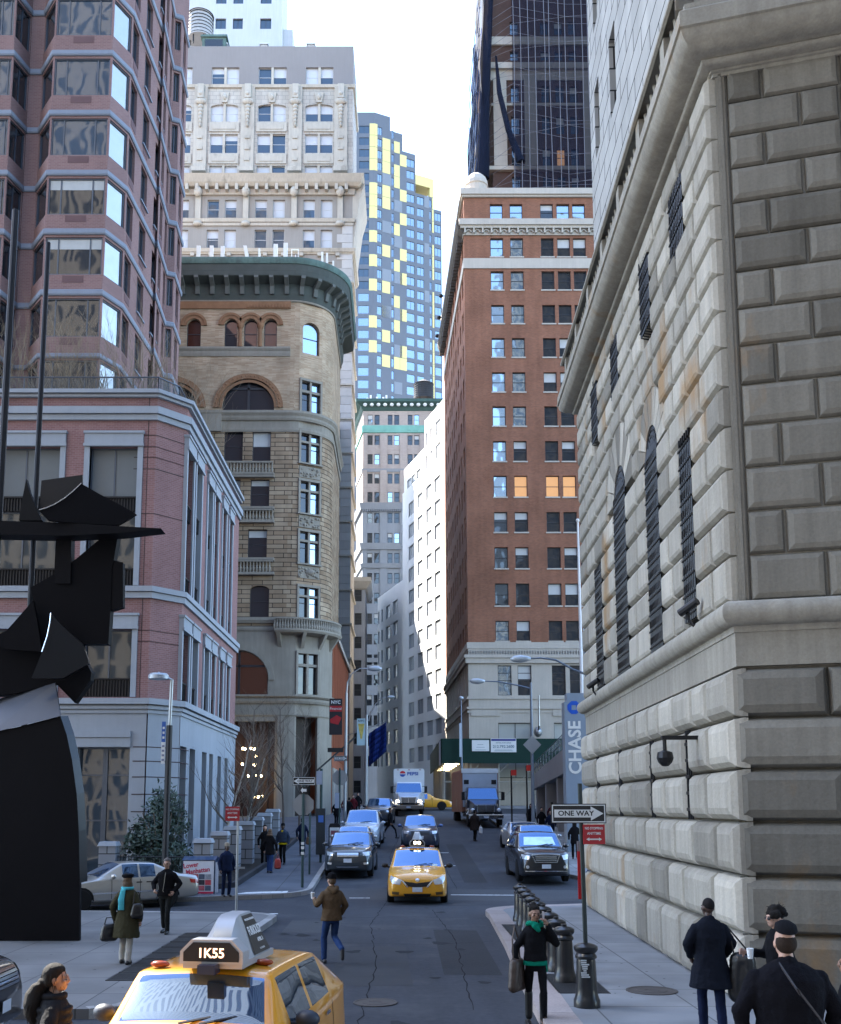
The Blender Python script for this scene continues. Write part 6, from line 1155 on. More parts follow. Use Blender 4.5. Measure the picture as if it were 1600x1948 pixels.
def one_way(t, x, y, z, w, h, right, backed=True):
    s = 1 if right else -1; b = MB(); b.box(x-w/2, x+w/2, y-.012, y, z-h/2, z+h/2); o = b.obj('sign_panel', SIGNB, t); b = MB(); e = .016; q = w*.018
    for r in ((x-w/2+q, x+w/2-q, z-h/2+q, z-h/2+2*q), (x-w/2+q, x+w/2-q, z+h/2-2*q, z+h/2-q), (x-w/2+q, x-w/2+2*q, z-h/2+2*q, z+h/2-2*q), (x+w/2-2*q, x+w/2-q, z-h/2+2*q, z+h/2-2*q)): b.box(r[0], r[1], y-e, y-.012, r[2], r[3])
    P = [(-.44, -.2), (.22, -.2), (.22, -.36), (.45, 0), (.22, .36), (.22, .2), (-.44, .2)]; b.prism([(x+s*a*w, y-.0122, z+c*h) for a, c in P], (0, -.004, 0)); b.obj('arrow', SIGNW, o)
    text('lettering', 'ONE WAY', h*.36, SIGNB, o, (x-.05*w*s, y-.0175, z), (pi/2, 0, 0), ext=.001, bold=h*.008, sx=1.1)
def no_stopping(t, x, y, z, w=.31, h=.3):
    b = MB(); b.box(x-w/2, x+w/2, y-.01, y, z-h/2, z+h/2); o = b.obj('sign_panel', SIGNR, t)
    text('lettering', 'NO STOPPING', h*.17, SIGNW, o, (x, y-.013, z+h*.3), (pi/2, 0, 0), ext=.001, bold=.001, sx=.85); text('lettering', 'ANYTIME', h*.19, SIGNW, o, (x, y-.013, z+h*.04), (pi/2, 0, 0), ext=.001, bold=.001, sx=.9)
    b = MB(); zz = z-h*.25; b.prism([(x-w*.36, y-.0105, zz), (x-w*.22, y-.0105, zz-h*.09), (x-w*.22, y-.0105, zz-h*.035), (x+w*.22, y-.0105, zz-h*.035), (x+w*.22, y-.0105, zz-h*.09), (x+w*.36, y-.0105, zz), (x+w*.22, y-.0105, zz+h*.09), (x+w*.22, y-.0105, zz+h*.035), (x-w*.22, y-.0105, zz+h*.035), (x-w*.22, y-.0105, zz+h*.09)], (0, -.003, 0)); b.obj('arrow', SIGNW, o)
q = gp(1117, 1915, .15); x, y = q.x, q.y; t = thing('street_sign', 'ONE WAY arrow and red NO STOPPING sign on a pole in the nearest bollard', 'street sign', (x, y, .15), radians(3))
b = MB(); b.lathe([(.2, 0), (.2, .1), (.185, .13), (.165, .2), (.16, .3), (.145, .66), (.14, .7), (.165, .72), (.165, .75), (.15, .77), (.14, .79), (.17, .82), (.185, .85), (.18, .89), (.13, .92), (.05, .94)], (0, 0, 0), 20); bo = b.obj('bollard', BOLL, t, auto=35)
b = MB(); random.seed(8)
for k in range(9): zz = .45+k*.03; b.box(-.1+random.uniform(-.02, .02), -.02+random.uniform(-.03, .04), -.172, -.168, zz, zz+.02)
b.obj('torn_sticker', SIGNW, bo); b = MB(); b.tube([(0, 0, .9), (-.03, 0, 3.35)], .035, 8); b.obj('pole', M('dark_green_post', (.025, .035, .035), .5, .4), t)
zz = at(1106, 1547.5, y).z-.15; one_way(t, -.03-.045, -.06, zz, .86, .3, True); no_stopping(t, .16, -.05, at(1130, 1587, y).z-.15, .34, .3)
def post(name, label, cat, x, y, h, r=.04, mat=GRNP, z=None, group=None):
    z = zg(y)+.15 if z is None else z; t = thing(name, label, cat, (x, y, z), 0, group); b = MB(); b.tube([(0, 0, 0), (0, 0, h)], r, 8); b.obj('pole', mat, t); return t, z
def zl(px, py, y, z): return at(px, py, y).z-z
# left hand signs
q = gp(449, 1742, .15); t, z = post('street_sign', 'grey pole with red NO STOPPING sign at the plaza corner', 'street sign', q.x, q.y, zl(452, 1533, q.y, .15), .035, STEEL, .15); no_stopping(t, -.15, -.05, zl(442, 1548, q.y, .15), .4, .4); b = MB(); b.box(-.06, .22, -.05, -.03, 1.28, 1.33); b.obj('bracket', STEEL, t)
q = gp(575, 1692, .2); y = q.y; t, z = post('street_sign', 'green pole with left pointing ONE WAY sign above the back of a stop sign', 'street sign', q.x, y, zl(575, 1476, y, zg(y)+.15), .05); one_way(t, .02, -.07, zl(575, 1486, y, z), .83, .3, False)
b = MB(); b.box(-.12, .15, -.07, -.06, zl(0, 1510, y, z), zl(0, 1497, y, z)); so_ = b.obj('sign_panel', SIGNB, t); b = MB(); zz = zl(0, 1503.5, y, z); b.prism([(-.1, -.071, zz), (-.02, -.071, zz-.1), (-.02, -.071, zz+.1)], (0, -.004, 0)); b.box(-.02, .12, -.075, -.071, zz-.05, zz+.05); b.obj('arrow', SIGNW, so_)
def octagon(t, x, y, z, r): b = MB(); b.prism([(x+r*cos(pi/8+k*pi/4), y, z+r*sin(pi/8+k*pi/4)) for k in range(8)], (0, .012, 0)); b.obj('stop_sign_back', SBACK, t)
octagon(t, 0, .06, zl(0, 1531, y, z), .4); b = MB(); [b.box(-.055, .055, -.056, -.05, h, h+.1) for h in (1.15, 1.35, 1.5)]; b.obj('sticker', SIGNW, t)
x, y = place(590, 42.5), 42.5; t, z = post('street_sign', 'thin green pole with a small parking sign beside the ONE WAY pole', 'street sign', x, y, 2.9, .04); b = MB(); b.box(-.2, .02, -.06, -.05, 2.4, 2.85); b.obj('sign_panel', M('pale_blue_sign', (.35, .42, .6), .6), t)
x, y = place(611, 47), 47; t, z = post('phone_kiosk', 'dark telephone kiosk post with a small pale sign on the left pavement', 'kiosk', x, y, 4.1, .06); b = MB(); b.box(-.2, .2, -.25, .2, .35, 2.35); b.obj('booth', M('kiosk_dark', (.03, .04, .05), .4, .3), t); b = MB(); b.box(-.1, .12, -.27, -.25, 1.75, 2.05); b.obj('phone_panel', M('phone_blue', (.05, .15, .5), .4), t); b = MB(); b.box(-.22, .04, -.08, -.06, 3.4, 4.0); b.obj('sign_panel', M('pale_sign', (.3, .34, .44), .6), t)
x, y = place(646, 56), 56; t, z = post('street_sign', 'dark pole with the back of an eight sided sign over a parking notice', 'street sign', x, y, 4.0, .05); octagon(t, 0, .06, 3.5, .42); b = MB(); b.box(-.25, -.02, -.06, -.05, 1.9, 2.7); b.obj('sign_panel', M('pale_sign', (.3, .34, .44), .6), t)
x, y = place(637, 53), 53; t = thing('poster_stand', 'low black poster stand with white framed poster on the left kerb', 'poster stand', (x, y, zg(y)+.15)); b = MB(); b.box(-.3, .3, 0, .14, 0, 1.15); b.prism([(-.3, 0, 1.15), (.3, 0, 1.15), (.22, 0, 1.3), (-.22, 0, 1.3)], (0, .14, 0)); b.obj('stand', BLACK, t); b = MB(); b.box(-.24, .24, -.02, -.003, .08, 1.1); fr_ = b.obj('poster', SIGNW, t); b = MB(); b.box(-.18, .18, -.03, -.02, .25, .95); b.obj('poster_print', M('mixed_print', (.25, .08, .1), .5, var=.9, scale=4), fr_)
# information kiosk box
x, y = place(380, 36.4), 36.5; t = thing('information_box', 'white information box reading Lower Manhattan beside the gold sedan', 'information box', (x, y, .15), radians(-4)); b = MB(); b.box(-.56, .56, 0, .55, 0, 1.18); b.obj('cabinet', M('blue_black_cabinet', (.03, .05, .1), .4), t)
b = MB(); b.prism([(-.58, -.03, 1.18), (-.58, .3, 1.3), (-.58, .58, 1.22), (-.58, .58, 1.18)], (1.16, 0, 0)); b.obj('lid', M('dark_blue_lid', (.02, .05, .12), .3, coat=1), t)
b = MB(); b.box(-.53, .53, -.012, -.002, .03, 1.15); po = b.obj('poster', M('poster_white', (.66, .68, .74), .4), t)
RS = M('script_red', (.5, .03, .08), .5, var=0); text('lettering', 'Lower', .22, RS, po, (-.27, -.016, 1.0), (pi/2, radians(-8), 0), bold=.006, ext=.001, sx=.9); text('lettering', 'Manhattan', .22, RS, po, (-.02, -.016, .82), (pi/2, radians(-8), 0), bold=.006, ext=.001, sx=.9)
random.seed(12); cols_ = [(.08, .1, .14), (.5, .06, .08), (.3, .32, .36), (.1, .25, .3), (.4, .1, .12), (.03, .03, .04)]
for i in range(4):
    for j in range(3): b = MB(); b.box(-.42+i*.22, -.42+i*.22+.2, -.02, -.012, .16+j*.19, .16+j*.19+.17); b.obj('picture_tile', M('print_tile_%s' % 'abcdef'[(i*2+j) % 6], cols_[(i*2+j) % 6], .4, var=.5, scale=9), po)
b = MB(); b.box(-.1, .53, -.02, -.012, .06, .13); b.obj('red_band', RS, po); b = MB(); b.box(.562, .57, .05, .5, .06, 1.1); b.obj('side_poster', M('poster_side', (.5, .45, .45), .4, var=.4, scale=8), t)
# red post, lamp posts
x, y = 6.25, 36.3; t = thing('marker_post', 'tall flat red post with grey top behind the ONE WAY sign', 'post', (x, y, .02)); b = MB(); b.box(-.1, .1, -.06, .06, 0, 1.62); b.obj('red_panel', M('post_red', (.5, .01, .012), .5, var=.05), t); b = MB(); b.box(-.1, .1, -.06, .06, 1.62, 1.95); b.obj('grey_head', M('post_grey', (.25, .2, .2), .5), t)
LBL = M('lamp_post_blue_grey', (.15, .18, .23), .5, .4, var=.1); LHEAD = M('lamp_head_grey', (.42, .46, .5), .4, .3, var=.06)
def cobra(t, pts, r=.05, mat=None, side=1):
    b = MB(); b.tube(pts, [r*(1-.4*i/(len(pts)-1)) for i in range(len(pts))], 7); a = b.obj('arm', mat or LBL, t); e = Vector(pts[-1]); d = (e-Vector(pts[-2])).normalized(); h = MB(); d.z *= .3; d.normalize()
    h.tube([e-d*.05, e+d*.12, e+d*.35, e+d*.62, e+d*.78], [.06, .12, .16, .13, .04], 10); h.obj('lamp_head', LHEAD, a, smooth=True)
x, y = 7.75, 42.3; z = zg(y)+.15; t = thing('street_lamp', 'blue grey street lamp with two arms behind the ONE WAY sign', 'street lamp', (x, y, z)); H_ = zl(1108, 1180, y, z)
b = MB(); b.tube([(0, 0, 0), (0, 0, 2), (-.05, 0, H_)], [.12, .1, .05], 10); b.obj('pole', LBL, t); b = MB(); b.lathe([(.26, 0), (.26, .12), (.2, .2), (.2, .95), (.24, 1.0), (.24, 1.08), (.13, 1.2)], (0, 0, 0), 8); b.obj('base', LBL, t)
za, zb_ = zl(1104, 1283, y, z), zl(1000, 1256, y, z); cobra(t, [(-.03, 0, za), (-.6, -.05, za+.2), (-1.3, -.1, zb_), (-1.9, -.1, zb_+.08), (-2.35, -.1, zb_+.05)])
zc = zl(1112, 1255, y, z); cobra(t, [(0, 0, zc-.8), (.02, -.3, zc+.2), (.05, -1.0, zc+.55), (.08, -1.6, zc+.6)])
b = MB(); b.box(.15, .62, -.15, .15, zl(0, 1455, y, z), zl(0, 1390, y, z)); b.obj('signal_box', LBL, t)
b = MB(); b.box(.12, .42, -.2, .1, zl(0, 1510, y, z), zl(0, 1460, y, z)); [b.ball((.27, -.22, zl(0, 1468+17*k, y, z)), .1, .06, .1, 8, 6) for k in range(3)]; b.obj('traffic_light', BLACK, t)
b = MB(); b.box(-.05, .45, -.06, -.04, zl(0, 1535, y, z), zl(0, 1515, y, z)); b.obj('sign_panel', SIGNB, t)
x, y = place(1014, 56), 56; z = zg(y)+.15; t = thing('street_lamp', 'blue grey street lamp with one arm and a diamond shaped sign back', 'street lamp', (x, y, z)); H_ = zl(1012, 1298, y, z)
b = MB(); b.tube([(0, 0, 0), (0, 0, H_)], [.11, .06], 8); b.obj('pole', LBL, t); za = zl(0, 1310, y, z); cobra(t, [(0, 0, za), (-.8, 0, za+.2), (-1.8, 0, za+.38), (-2.5, 0, za+.4)]); d = zl(0, 1417, y, z); b = MB(); b.prism([(-.48, -.12, d), (0, -.12, d-.5), (.48, -.12, d), (0, -.12, d+.5)], (0, .015, 0)); b.obj('diamond_sign_back', SBACK, t)
x, y = place(879, 96), 96; z = zg(y)+.15; t = thing('street_lamp', 'thin street lamp with small round head and pale banner by the green shed', 'street lamp', (x, y, z)); b = MB(); H_ = zl(880, 1330, y, z); b.tube([(0, 0, 0), (0, 0, H_)], [.13, .06], 8); b.obj('pole', LBL, t); b = MB(); b.ball((0, 0, H_+.1), .26, .26, .18, 10, 7); b.obj('lamp_head', LHEAD, t, smooth=True); b = MB(); b.box(-.2, .0, -.15, -.12, zl(0, 1440, y, z), zl(0, 1376, y, z)); b.obj('banner', M('pale_banner', (.45, .52, .6), .6), t)
x, y = -8.05, 37.2; z = .15+zg(y); t = thing('street_lamp', 'flat headed lamp with blue and white banners beside the pink block', 'street lamp', (x, y, z)); h1, h2 = zl(0, 1380, y, z), zl(0, 1293, y, z); b = MB(); b.tube([(0, 0, 0), (.02, 0, h1)], .11, 10); b.obj('post', M('black_post', (.012, .014, .018), .5), t); b = MB(); b.tube([(.02, 0, h1), (.05, 0, h2), (-.1, 0, h2+.05)], .06, 8); b.obj('pole', STEEL, t); b = MB(); b.lathe([(.0, -.03), (.36, -.03), (.36, .1), (.3, .17), (.05, .2), (0, .24)], (-.42, 0, h2+.05), 18); b.obj('lamp_head', LHEAD, t, auto=40)
bb_ = MB(); zz0, zz1, zz2 = zl(0, 1453, y, z), zl(0, 1412, y, z), zl(0, 1373, y, z); bb_.box(-.23, -.1, -.08, -.06, zz1, zz2); bl_ = bb_.obj('blue_banner', M('banner_blue', (.03, .1, .35), .6), t); bb_ = MB(); bb_.box(-.23, -.1, -.08, -.06, zz0, zz1); wb_ = bb_.obj('white_banner', SIGNW, t); bb_ = MB(); [bb_.box(-.2, -.13, -.086, -.08, zz1+.12+k*.17, zz1+.2+k*.17) for k in range(3)]; bb_.obj('banner_print', SIGNW, bl_); bb_ = MB(); [bb_.box(-.21, -.12, -.086, -.08, zz0+.1+k*.16, zz0+.17+k*.16) for k in range(4)]; bb_.obj('banner_print', M('print_grey', (.2, .22, .3), .6), wb_)
x, y = place(656, 60), 60; z = zg(y)+.15; t = thing('street_lamp', 'street lamp with dark red banner beside the terracotta building', 'street lamp', (x, y, z)); b = MB(); h = zl(0, 1318, y, z); b.tube([(0, 0, 0), (.05, 0, h)], [.11, .07], 8); b.obj('pole', STEEL, t); cobra(t, [(.05, 0, h), (.1, 0, h+.6), (.35, 0, h+1.1), (.8, 0, h+1.4), (1.3, 0, h+1.4)], .05, STEEL)
z0, z1 = zl(0, 1398, y, z), zl(0, 1329, y, z); b = MB(); b.box(-.92, -.18, -.05, -.02, z0, z1); bn = b.obj('banner', M('banner_black', (.015, .012, .015), .6), t); b = MB(); b.box(-.9, -.2, -.058, -.05, z1-.75, z1-.42); b.prism([(-.88, -.051, z1-1.2), (-.5, -.051, z1-.95), (-.22, -.051, z1-1.1), (-.4, -.051, z1-1.5), (-.85, -.051, z1-1.4)], (0, -.004, 0)); b.obj('banner_print', M('banner_red', (.4, .015, .02), .6, var=.3, scale=3), bn); text('lettering', 'NYC', .26, SIGNW, bn, (-.55, -.062, z1-.22), (pi/2, 0, 0), ext=.001, bold=.008); text('lettering', 'Financial', .2, SIGNW, bn, (-.55, -.062, z1-.58), (pi/2, 0, 0), ext=.001)
z2 = zl(0, 1426, y, z); b = MB(); b.box(-1.0, -.1, -.04, -.02, z2-.15, z2+.1); b.obj('street_name_sign', SIGNB, t); one_way(t, .1-.35, -.15, zl(0, 1443, y, z), .75, .3, True)
x, y = place(697, 103), 103; z = zg(y)+.15; t = thing('street_lamp', 'pale street lamp with curved arm and a bright city banner beside the blue flag', 'street lamp', (x, y, z)); b = MB(); h = zl(0, 1360, y, z); b.tube([(0, 0, 0), (0, 0, h)], [.17, .12], 8); b.obj('pole', LHEAD, t); cobra(t, [(.2, 0, h-.6), (.4, 0, h+.3), (.9, 0, h+1.1), (1.6, 0, h+1.7), (2.0, 0, h+1.75)], .07, STEEL)
z0, z1 = zl(0, 1418, y, z), zl(0, 1367, y, z); b = MB(); b.box(-.95, -.1, -.05, -.02, z0, z1); bn = b.obj('banner', M('banner_cyan', (.4, .55, .6), .6), t); b = MB(); b.prism([(-.85, -.051, z1-.5), (-.2, -.051, z1-.5), (-.45, -.051, z1-2.0), (-.6, -.051, z1-2.0)], (0, -.004, 0)); b.obj('banner_print', M('banner_ochre', (.5, .4, .1), .6, var=.5, scale=3), bn); text('lettering', 'NYC', .3, SIGNB, bn, (-.52, -.056, z1-.25), (pi/2, 0, 0), ext=.001, bold=.006)
x, y = place(826, 120), 124; z = zg(y)+.15
for k, (px, sy0, yy) in enumerate(((973.5, 1470, 62), (1003, 1461, 59))):
    x, y = place(px, yy), yy; t, z = post('street_sign', ('red parking sign on a thin black post, the farther of two by the lamp', 'red parking sign on a thin black post, the nearer of two by the lamp')[k], 'street sign', x, y, zl(px, sy0-4, y, zg(y)+.15), .05, BLACK); zz = zl(px, sy0, y, z); b = MB(); b.box(-.02, .3, -.08, -.06, zz-.16, zz+.16); b.obj('sign_panel', M('bright_red_sign', (.6, .03, .02), .5), t)
# bank pylon, wall and flagpole
CH = M('pylon_blue_grey', (.24, .3, .38), .5, .2, var=.06); y = 52.0; z = zg(y); x0, x1 = place(1078, y), place(1130, y); t = thing('bank_pylon', 'tall blue grey pylon with vertical white CHASE letters and a blue octagon', 'pylon sign', (x0, y, z))
zt = zl(0, 1335, y, z); b = MB(); b.box(0, x1-x0, 0, .9, 0, zt); b.box(.15, x1-x0-.1, .1, .8, zt, zl(0, 1318, y, z)); pb = b.obj('pylon', CH, t); b = MB(); k = 0
R1, R0 = .32, .13; c = (.47, zl(0, 1346, y, z))
for k in range(4):
    a = pi/2*k; rot = lambda p, q: (c[0]+p*cos(a)-q*sin(a), -.012, c[1]+p*sin(a)+q*cos(a)); b.prism([rot(-.135, .32), rot(.135, .32), rot(.31, .14) if 0 else rot(.3, .15), rot(.12, .12), rot(-.135, .12)], (0, .011, 0))
b.obj('octagon_logo', M('bank_blue', (.01, .09, .5), .4, var=0), t)
text('lettering', 'CHASE', .86, SIGNW, t, (.5, -.012, zl(0, 1422, y, z)), (pi/2, radians(-90), 0), bold=.02, ext=.01, sx=1.0)
CON = M('plaza_concrete', (.3, .3, .31), .85, var=.1, scale=.6, streak=.1); t = thing('plaza_wall', 'raised grey plaza wall with sloping parapet and railing beside the bank pylon', 'wall', (9.3, 56, zg(56)))
P1, P2 = (9.35, 54.5), (10.7, 84); f = Fac(P2, P1); zl1, zl2, zh1, zh2 = 5.2, 4.4, 6.7, 5.45; b = MB(); b.hexa([(*P1, zl1), (*P2, zl2), (P2[0]+.5, P2[1], zl2), (P1[0]+.5, P1[1], zl1), (*P1, zh1), (*P2, zh2), (P2[0]+.5, P2[1], zh2), (P1[0]+.5, P1[1], zh1)]); b.box(P1[0], 40, 54.2, 54.5, 0, zh1); b.hexa([(P1[0]+.5, 54.5, zh1-.9), (P2[0]+.5, 84, zh2-.6), (40, 84, zh2-.6), (40, 54.5, zh1-.9), (P1[0]+.5, 54.5, zh1-.5), (P2[0]+.5, 84, zh2-.4), (40, 84, zh2-.4), (40, 54.5, zh1-.5)]); b.box(12.5, 13, 54.5, 84, 0, zl2); 
for k in range(4): b.fbox(f, 3+k*7.5, 3.8+k*7.5, 1, 5, -1, -.1)
o = b.obj('parapet_wall', CON, t, world=True); b = MB(); n = 14
for k in range(n+1): p = f.P(f.L*k/n, 0, -.2); zz = zh2+(zh1-zh2)*k/n; b.tube([(p.x, p.y, zz), (p.x, p.y, zz+1.05)], .03, 4)
for h in (.1, .55, 1.05): b.tube([f.P(0, zh2+h, -.2), f.P(f.L, zh1+h, -.2)], .03, 4)
b.obj('railing', ALU, t, world=True); b = MB(); b.quad(f.P(0, zh2+.1, -.2), f.P(f.L, zh1+.1, -.2), f.P(f.L, zh1+1.0, -.2), f.P(0, zh2+1.0, -.2)); b.obj('glass_panel', MATS['rail_glass'], t, world=True)
p = at(1107, 1310, 75); q = at(1104, 990, 75); b = MB(); b.tube([(p.x, 75, 5.5), (p.x, 75, q.z)], [.16, .07], 10); b.ball((p.x, 75, q.z), .14); tag(b.obj('flagpole', WHITE), 'tall white flagpole in front of the red brick block', 'flagpole')
p = at(1032, 1388, 96); q = at(1032, 1318, 96); b = MB(); b.tube([(p.x, 99, p.z), (p.x, 98.2, p.z+.5), (p.x, 98, q.z)], [.12, .1, .06], 6); b.ball((p.x, 99, p.z), .4, .4, .5); tag(b.obj('flagpole', STEEL), 'short bare flagpole bracketed to the pale stone base of the brick block', 'flagpole')
# green sidewalk shed
SG_ = M('shed_green', (.012, .038, .03), .7, var=.12, scale=.5); t = thing('sidewalk_shed', 'dark green construction shed on steel posts at the foot of the red brick block', 'shed', (6, 96.5, zg(96))); y = 96.5; z0, z1 = zat(1452, y), zat(1405, y); xa, xb = place(892, y), 30
b = MB(); b.box(xa, xb, y, y+.12, z0, z1); b.box(xa-2.4, xa, y+.02, y+.14, z0+.02, z1); b.box(xa-2.5, xa-2.4, y+.14, 128, z0, z1); b.box(xa-2.4, xb, y+.14, 99.8, z0+.3, z0+.5); b.box(xa-2.4, 5.9, 99.8, 128, z0+.3, z0+.5); b.obj('green_boarding', SG_, t, world=True)
b = MB(); zs_ = zg(97)+.15
for k in range(8): xx = xa+.2+k*2.6; b.tube([(xx, y+.3, zs_), (xx, y+.3, z0+.4)], .06, 5); b.tube([(xx, y+.3, z0-.9), (xx+1.2, y+.3, z0+.3)], .04, 4); b.tube([(xx, y+.3, zs_+.4), (xx+2.6, y+.3, z0-1)], .035, 4)
for k in range(9): b.tube([(xa-2.2, y+.5+k*3.3, zs_), (xa-2.2, y+.5+k*3.3, z0+.4)], .06, 5)
b.tube([(xa-2.2, y+.3, zs_+2.2), (xb, y+.3, zs_+2.2)], .05, 5); b.pieces('steel_post', M('pale_steel_post', (.4, .38, .33), .6, .3), t)
b = MB(); LT = M('shed_tube_light', (1, .8, .45), .5, var=0, emit=2.5)
for k in range(6): b.box(xa-1.9, xa-.5, 98+k*4.5, 98.15+k*4.5, z0+.12, z0+.2)
b.pieces('tube_light', LT, t)
for a0, a1, y0_, y1_, nm in ((899, 932, 1429, 1408, 'left_notice'), (935, 984, 1431, 1405, 'lease_board')):
    b = MB(); X0, X1, Z0, Z1 = place(a0, y), place(a1, y), zat(y0_, y), zat(y1_, y); b.box(X0, X1, y-.06, y-.003, Z0, Z1); so_ = b.obj('notice_board', SIGNW, t, world=True)
    def bt(s, size, mat, xx, zz, **k): o = text('lettering', s, size, mat, None, (xx, y-.07, zz), (pi/2, 0, 0), ext=.002, **k); attach(o, t, True)
    DG = M('print_grey_green', (.12, .2, .24), .6, var=0)
    if a0 == 935:
        b = MB(); b.box(X0+.05, X1-.05, y-.068, y-.06, Z1-.22, Z1-.04); b.obj('blue_band', M('navy_print', (.02, .03, .2), .6, var=0), t, world=True)
        bt('RETAIL FOR LEASE', .17, DG, (X0+X1)/2, Z1-.4); bt('212.792.2600', .36, DG, (X0+X1)/2, (Z0+Z1)/2-.12, bold=.006)
    b = MB(); n = 2 if a0 == 935 else 3
    for k in range(n): b.box(X0+.3+.1*k, X1-.3-.12*k, y-.066, y-.06, Z0+.1+k*(.09 if a0 == 935 else .24), Z0+.13+k*(.09 if a0 == 935 else .24))
    b.obj('small_print', DG, t, world=True)
b = MB(); X0 = xa-2.52; b.box(X0-.05, X0-.003, y+.3, y+3.2, zat(1450, y)-.2, zat(1406, y)-.1); b.obj('notice_board', M('blue_white_notice', (.45, .5, .62), .6, var=.2, scale=3), t, world=True)
# blue flag hung from the left side
b = MB(); px0, px1 = -2.4, -1.0; N = 10; yy = 106.0; G2 = []
for i in range(N+1):
    x = at(702, 1400, yy).x+(at(735, 1400, yy).x-at(702, 1400, yy).x)*i/N; tz = zat(1395-21*i/N, yy); G2.append([(x, yy+.25*sin(i*1.1+j*.3), tz-(zat(1375, yy)-zat(1436, yy))*(.92+.12*(1-i/N))*j/6) for j in range(7)])
for i in range(N):
    for j in range(6): b.quad(G2[i][j], G2[i+1][j], G2[i+1][j+1], G2[i][j+1])
t = thing('hanging_flag', 'large plain dark blue flag hanging over the far left pavement', 'flag', (at(702, 1400, yy).x, yy, zat(1395, yy))); o = b.obj('flag_cloth', M('flag_blue', (.012, .03, .16), .8, var=.1), t, world=True, smooth=True); o.modifiers.new('s', 'SOLIDIFY').thickness = .02; b = MB(); b.tube([(-5.1, yy, zat(1400, yy)), (at(737, 1373, yy).x, yy, zat(1372, yy))], .05, 6); b.obj('flag_mast', STEEL, t, world=True)
b = MB(); p, q = at(603, 1466, 80.5), at(676, 1402, 82); b.tube([p, q], .07, 6); tag(b.obj('flagpole', BLACK), 'bare black slanted flagpole on the rounded corner building', 'flagpole')
# chandelier bulbs in the oxblood doorway
t = thing('chandelier', 'small warm lamps glowing in the dark doorway of the rounded building', 'chandelier', (gf.P(U(480, 1450), 0, 0).x, 79.6, 5)); BUL = M('warm_bulb', (1, .75, .4), .5, var=0, emit=6)
for k, (px, py) in enumerate(((462, 1424), (466, 1425), (478, 1424), (484, 1425), (487, 1438), (461, 1454), (482, 1456), (486, 1455), (472, 1476), (485, 1475), (497, 1476), (484, 1516), (491, 1516), (498, 1515))): b = MB(); p = at(px, py, 79.5); b.ball(tuple(p), .1, .1, .1, 6, 5); b.obj('bulb', BUL, t, world=True)
# ---------------------------------------------------------------- piers, fence, beds, plants
PIER = brick('pier_stone', (.3, .31, .33), (.26, .27, .29), (.07, .07, .07), 2.5, .4, .02, .08, .8)
for k, (x, y, h) in enumerate(((-10.75, 40, 1.6), (-7.15, 39.6, 1.75), (-6.9, 41.8, 1.85), (-6.75, 44, 1.9), (-6.5, 46.3, 1.95), (-6.4, 48.6, 2.0), (-6.3, 51, 2.05), (-6.2, 53.5, 2.1))):
    z = zg(y); t = thing('stone_pier', ('square stone pier at the left end of the iron fence', 'stone pier at the right end of the iron fence', 'stone pier third in the stepped row from the iron fence', 'stone pier fourth in the stepped row, behind the man in the pale cap', 'stone pier fifth in the stepped row along the planting bed', 'stone pier sixth in the stepped row along the planting bed', 'stone pier seventh in the stepped row along the planting bed', 'stone pier at the far end of the stepped row')[k], 'pier', (x, y, z), 0, 'stone piers beside the left pavement'); b = MB(); b.box(-.31, .31, -.31, .31, 0, h-.12); b.obj('shaft', PIER, t); b = MB(); b.hexa([(-.36, -.36, h-.12), (.36, -.36, h-.12), (.36, .36, h-.12), (-.36, .36, h-.12), (-.3, -.3, h+.04), (.3, -.3, h+.04), (.3, .3, h+.04), (-.3, .3, h+.04)]); b.box(-.36, .36, -.36, .36, 0, .0) if 0 else None; b.obj('cap', PST, t)
b = MB(); n = 30
for k in range(n): x = -10.4+2.95*k/(n-1); b.tube([(x, 39.95-.3*k/n, .1), (x, 39.95-.3*k/n, 1.35)], .014, 4)
b.tube([(-10.42, 39.95, 1.28), (-7.45, 39.65, 1.28)], .02, 4); b.tube([(-10.42, 39.95, .3), (-7.45, 39.65, .3)], .02, 4); tag(b.obj('iron_fence', BLACK), 'black iron fence between two stone piers in front of the dark bush', 'fence')
drape('planting_bed', [(-6.5, 37.8), (-5.75, 38.4), (-5.45, 46), (-5.4, 60), (-8.8, 60), (-8.8, 43.5), (-11, 41), (-11, 40.2), (-7.2, 40)], .2, M('dark_soil', (.035, .03, .026), .95, var=.35, scale=2, fine=.3), .15)
b = MB(); pts = [(-6.5, 37.8), (-5.75, 38.4), (-5.45, 46), (-5.4, 60)]
kerb(pts, .14, M('dark_bed_edge', (.05, .05, .055), .8), .34)
